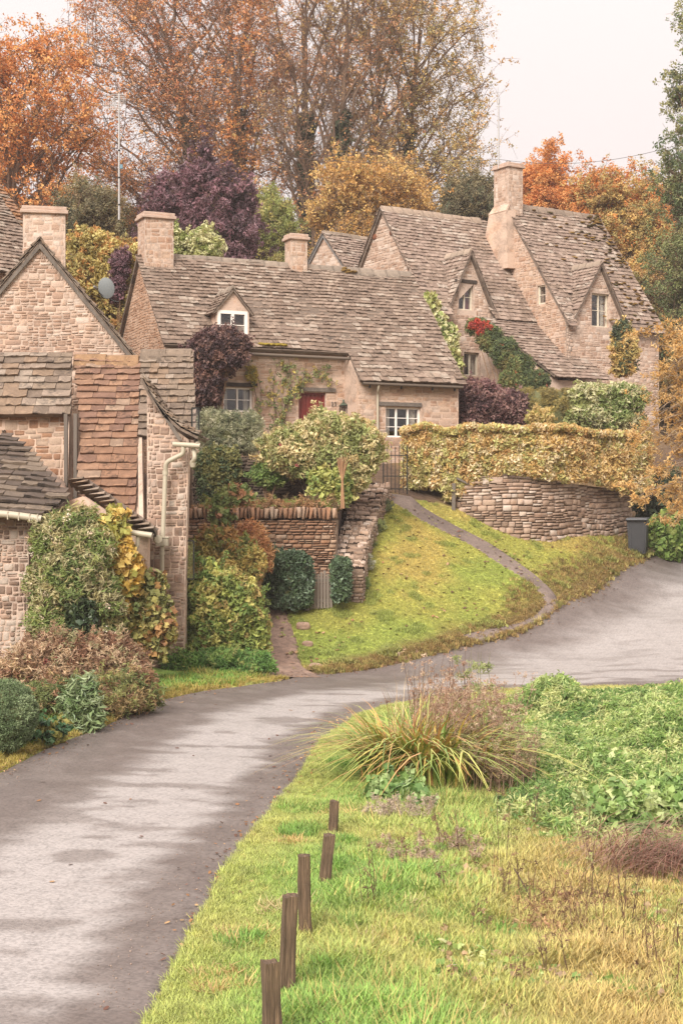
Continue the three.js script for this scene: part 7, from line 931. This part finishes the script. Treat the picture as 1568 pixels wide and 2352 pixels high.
stalks('dried_willowherb', 'dark dry stems standing up against the lane', 1010, 23.6, 46, 1.75, 0.4, ['#7d6050'], { seeds: 5, seedSize: 0.06, seedHex: sh, seed: 183, lean: 0.18 });
stalks('dried_willowherb', 'short reddish dry stems left of the green weeds', 1060, 25.2, 60, 1.0, 0.6, ['#9a745e'], { seeds: 6, seedSize: 0.06, seedHex: sh, seed: 184 });
stalks('leafy_stalks', 'slender stalks with narrow green leaves before the lane', 1085, 23.0, 12, 1.9, 0.35, ['#8f8a5c'], { leaf: 22, leafPal: palette([['#9aa564', 0.5], ['#b0b278', 0.53]]), seed: 185, lean: 0.12, cat: 'plant' });
stalks('grey_dead_weeds', 'grey-brown dead weeds along the edge of the mown verge', 915, 18.6, 46, 0.3, 0.42, ['#b09a84'], { seeds: 4, seedSize: 0.05, seedHex: ['#d0bda6', '#b9a48c'], seed: 186 });
stalks('grey_dead_weeds', 'second strip of dead weeds lower on the verge edge', 975, 16.4, 36, 0.26, 0.6, ['#a8907c'], { seeds: 4, seedSize: 0.05, seedHex: ['#c9b09a', '#b09078'], seed: 187 });
shrub({ name: 'verge_nettles', label: 'small clump of fresh green nettles under the strap leaves', cat: 'plant', at: [X(905, 19.8), ground(X(905, 19.8), 19.8), -19.8], blobs: [[0, 0.15, 0, 0.3, 0.2, 0.25], [0.25, 0.1, 0.3, 0.22, 0.15, 0.25]], n: 260, size: 0.14, pal: palette([['#8fae5c', 0.48], ['#a8bd78', 0.52], ['#6f9548', 0.44]]), seed: 188, geo: LEAF.broad, stems: 0 });
{ // sheet of nettles and cow parsley filling the right-hand middle ground
  const r = rng(191), items = [], low = [], pal = palette([['#a3b860', 0.5], ['#b8c67c', 0.53], ['#8aa850', 0.48], ['#c8cc88', 0.55], ['#7a9c4c', 0.46]]);
  for (let i = 0; i < 44000; i++) { const d = 16.4 + 14.6 * Math.pow(r(), 0.85), x = X(1050 + 860 * r(), d), e = distPoly(roadPoly, x, d), px = 784 + x / d * F, n = fbm(x * 0.75, d * 0.6, 7, 4), body = step(1120, 1300, px + 130 * (n - 0.5)) * step(16.6, 21.5, d + 6.5 * (n - 0.5) + 0.006 * (px - 1300)); if (e < 0.35 || inPoly(roadPoly, x, d) || r() > body * step(0.3, 1.1, e + 1.2 * (n - 0.5))) continue; const hh = (0.12 + 0.55 * step(0.3, 0.75, n)) * (0.4 + 0.6 * body) * step(0.2, 2.6, e); items.push([V3(x, ground(x, d) + hh * (0.25 + 0.75 * Math.sqrt(r())) + 0.03, -d), 0.14 * (0.5 + 0.9 * r()), vary(r, pal[r() < 0.6 ? Math.floor(clamp((fbm(x * 0.7, d * 0.7, 9, 3) - 0.27) * 2.2, 0, 0.999) * 5) : Math.floor(r() * 5)], 0.25)]); }
  stuff(scatter('green_weeds', LEAF.narrow, leafMat, items, scene)); tag(scene.children.at(-1), 'waist-high mass of fresh green weeds at the right', 'weeds');
  for (let i = 0; i < 2600; i++) { const d = 12 + 8 * r(), x = X(1000 + 600 * r(), d), n = fbm(x * 0.9, d * 0.9, 13, 3); if (n < 0.5 || r() < 0.45) continue; low.push([V3(x, ground(x, d) + 0.08 * r() + 0.04, -d), 0.09 * (0.6 + 0.8 * r()), vary(r, r() < 0.4 ? col('#c4a580', 0.6) : pal[Math.floor(r() * 4)], 0.25)]); }
  stuff(scatter('low_weeds', LEAF.broad, leafMat, low, scene)); tag(scene.children.at(-1), 'scattered low leafy weeds among the meadow grass', 'weeds');
}
[[1540, 19.2, 0.42, 'large pale hogweed leaves at the right edge of the green weeds'], [1420, 18.3, 0.4, 'bright hogweed leaves left of the brown tangle'], [1390, 21.5, 0.34, 'fresh green hogweed rosette in the green weeds']].forEach(([px, d, q, label], i) => shrub({ name: 'hogweed', label, cat: 'plant', at: [X(px, d), ground(X(px, d), d), -d], blobs: [[0, 0.3, 0, q, 0.28, q]], n: 300, size: 0.15, pal: palette([['#a8bf70', 0.52], ['#c2cc8c', 0.55], ['#8aaa58', 0.47]]), seed: 195 + i, geo: LEAF.broad, stems: 8 }));
{ // litter of dead leaves and broken stems through the rough grass
  const r = rng(193), lit = [], tw = [], lp = palette([['#a8805c', 0.42], ['#8f6a4e', 0.4], ['#c4a078', 0.46], ['#7a5844', 0.38]]);
  for (let i = 0; i < 26000; i++) { const d = 10.6 + 13 * r(), x = X(860 + 760 * r(), d), n = fbm(x * 0.8 + 4, d * 0.55, 61, 4), band = step(0.5, 0.62, n) * step(0.3, 1.6, x - 0.05 * (d - 11)); if (r() > band * 0.55 || inPoly(roadPoly, x, d)) continue; lit.push([V3(x, ground(x, d) + 0.02 + 0.09 * r(), -d), 0.035 + 0.06 * r(), vary(r, pick(r, lp), 0.3)]); if (r() < 0.05) tw.push([V3(x, ground(x, d), -d), [0.5, 0.18 + 0.42 * r() * r(), 0.5], vary(r, pick(r, [lp[1], lp[3]]), 0.3), 0.7]); }
  stuff(scatter('meadow_litter', LEAF.narrow, dryMat, lit, scene)); tag(scene.children.at(-1), 'brown dead leaves and litter in drifts through the rough meadow', 'litter');
  stuff(scatter('thin_dead_stems', new THREE.CylinderGeometry(0.006, 0.01, 1, 4).translate(0, 0.5, 0), dryMat, tw, scene)); tag(scene.children.at(-1), 'scattered thin dead stems standing in the rough meadow', 'stems');
}
{ // flattened brown tangle
  const d = 16.6, x = X(1530, d), o = thing('bracken_tangle', 'flattened reddish-brown tangle of dead stems at the right edge', 'dead plants', [x, ground(x, d), -d]), r = rng(201), a = { p: [], c: [] }; for (let i = 0; i < 900; i++) { const q = r(); strap(a, V3(-0.75 + 1.5 * r(), 0.02 + 0.5 * r() * q, -0.5 + 1.0 * r()), -0.6 + 1.6 * r() + (r() < 0.3 ? 2.4 : 0), 0.35 + 0.4 * r(), 1.4 + 0.8 * r(), 0.007 + 0.006 * r(), vary(r, col(pick(r, ['#b3806a', '#a06c58', '#c0957e', '#a87862', '#cca88e']), 0.56), 0.25), r); } add('dead_stems', strapGeo(a), strapMat, o); }
// individual dead stalks standing in the meadow
[[935, 2010, 15.6, 0.55], [840, 2140, 14.2, 0.4], [1030, 1960, 16.4, 0.5], [1140, 2060, 14.8, 0.62], [1160, 1940, 16.2, 0.75], [1195, 2040, 14.9, 0.6], [1330, 2140, 14.0, 0.66], [1375, 2030, 15.2, 0.5], [1100, 2160, 13.6, 0.4], [1345, 1900, 17.2, 0.7], [1225, 1830, 18.4, 0.6], [1290, 2240, 12.6, 0.35], [1200, 2290, 12.2, 0.34], [1455, 2090, 14.3, 0.62], [1520, 2210, 13.0, 0.4], [1020, 2080, 15.0, 0.36]].forEach(([px, py, d, hh], i) => { const where = ['left-hand', 'leftmost', 'upright', 'leaning', 'tall', 'dark', 'long', 'thin', 'low', 'far', 'farthest', 'near', 'nearest', 'right-hand', 'rightmost', 'short'][i]; stalks('dead_stalk', `${where} dark dead weed stalks standing in the straw-coloured meadow`, px, d, 2 + (i * 7) % 4, hh * (1.1 + 0.5 * ((i * 5) % 3) / 2), 0.05 + 0.05 * (i % 3), [i % 3 ? '#6b4c3e' : '#8a6a54'], { seeds: (i % 4) ? 1 : 4, seedSize: 0.04, seedHex: ['#8a6452', '#6f5042', '#a8846a'], seed: 210 + i, lean: 0.1 + 0.08 * (i % 4), r0: 0.005, group: 'dead stalks in the meadow' }); });
[[[1180, 1995, 15.6], [1260, 2130, 14.2], [1325, 2215, 13.2], 'long thin bare twig leaning across the meadow'], [[960, 2190, 13.6], [1070, 2215, 13.3], [1240, 2245, 13.0], 'thin bare twig lying flat in the meadow']].forEach(([a, b, c, label]) => { const p = [a, b, c].map(v => P(...v)), o = thing('bare_twig', label, 'twig', [p[2].x, p[2].y, p[2].z]), q = { p: [], uv: [], i: [] }, r = rng(231); const pts = new THREE.CatmullRomCurve3(p.map(v => v.clone().sub(p[2]))).getPoints(12); limb(q, pts, 0.007, 0.011, 5); for (let k = 3; k < 12; k += 3) limb(q, [pts[k], pts[k].clone().add(V3(0.08, 0.03, 0)), pts[k].clone().add(V3(0.14, 0.09, 0.02))], 0.006, 0.003, 4); add('twig_stem', arrGeo(q), std({ color: col('#5f4438', 0.5) }), o); });
{ const d = 12.9, x = X(1165, d), o = thing('mossy_log', 'short rotten log in orange-brown grass near the bottom', 'log', [x, ground(x, d) + 0.03, -d], 0.1); const g = new THREE.CylinderGeometry(0.05, 0.06, 0.3, 10, 4).rotateZ(Math.PI / 2), a = g.attributes.position; for (let i = 0; i < a.count; i++) { const n = 1 + 0.4 * (fbm(a.getX(i) * 9, a.getY(i) * 20, a.getZ(i) * 20, 2) - 0.5); a.setY(i, a.getY(i) * n); a.setZ(i, a.getZ(i) * n); } g.computeVertexNormals(); add('log_wood', g, M.oak, o); add('moss', new THREE.IcosahedronGeometry(0.06, 2).scale(1.6, 0.5, 0.9).translate(-0.05, 0.04, 0), std({ color: col('#9a7a3a', 0.5) }), o); }

scene.fog = new THREE.FogExp2(new THREE.Color().setRGB(0.95, 0.87, 0.84), 0.0006);
renderer.render(scene, camera);
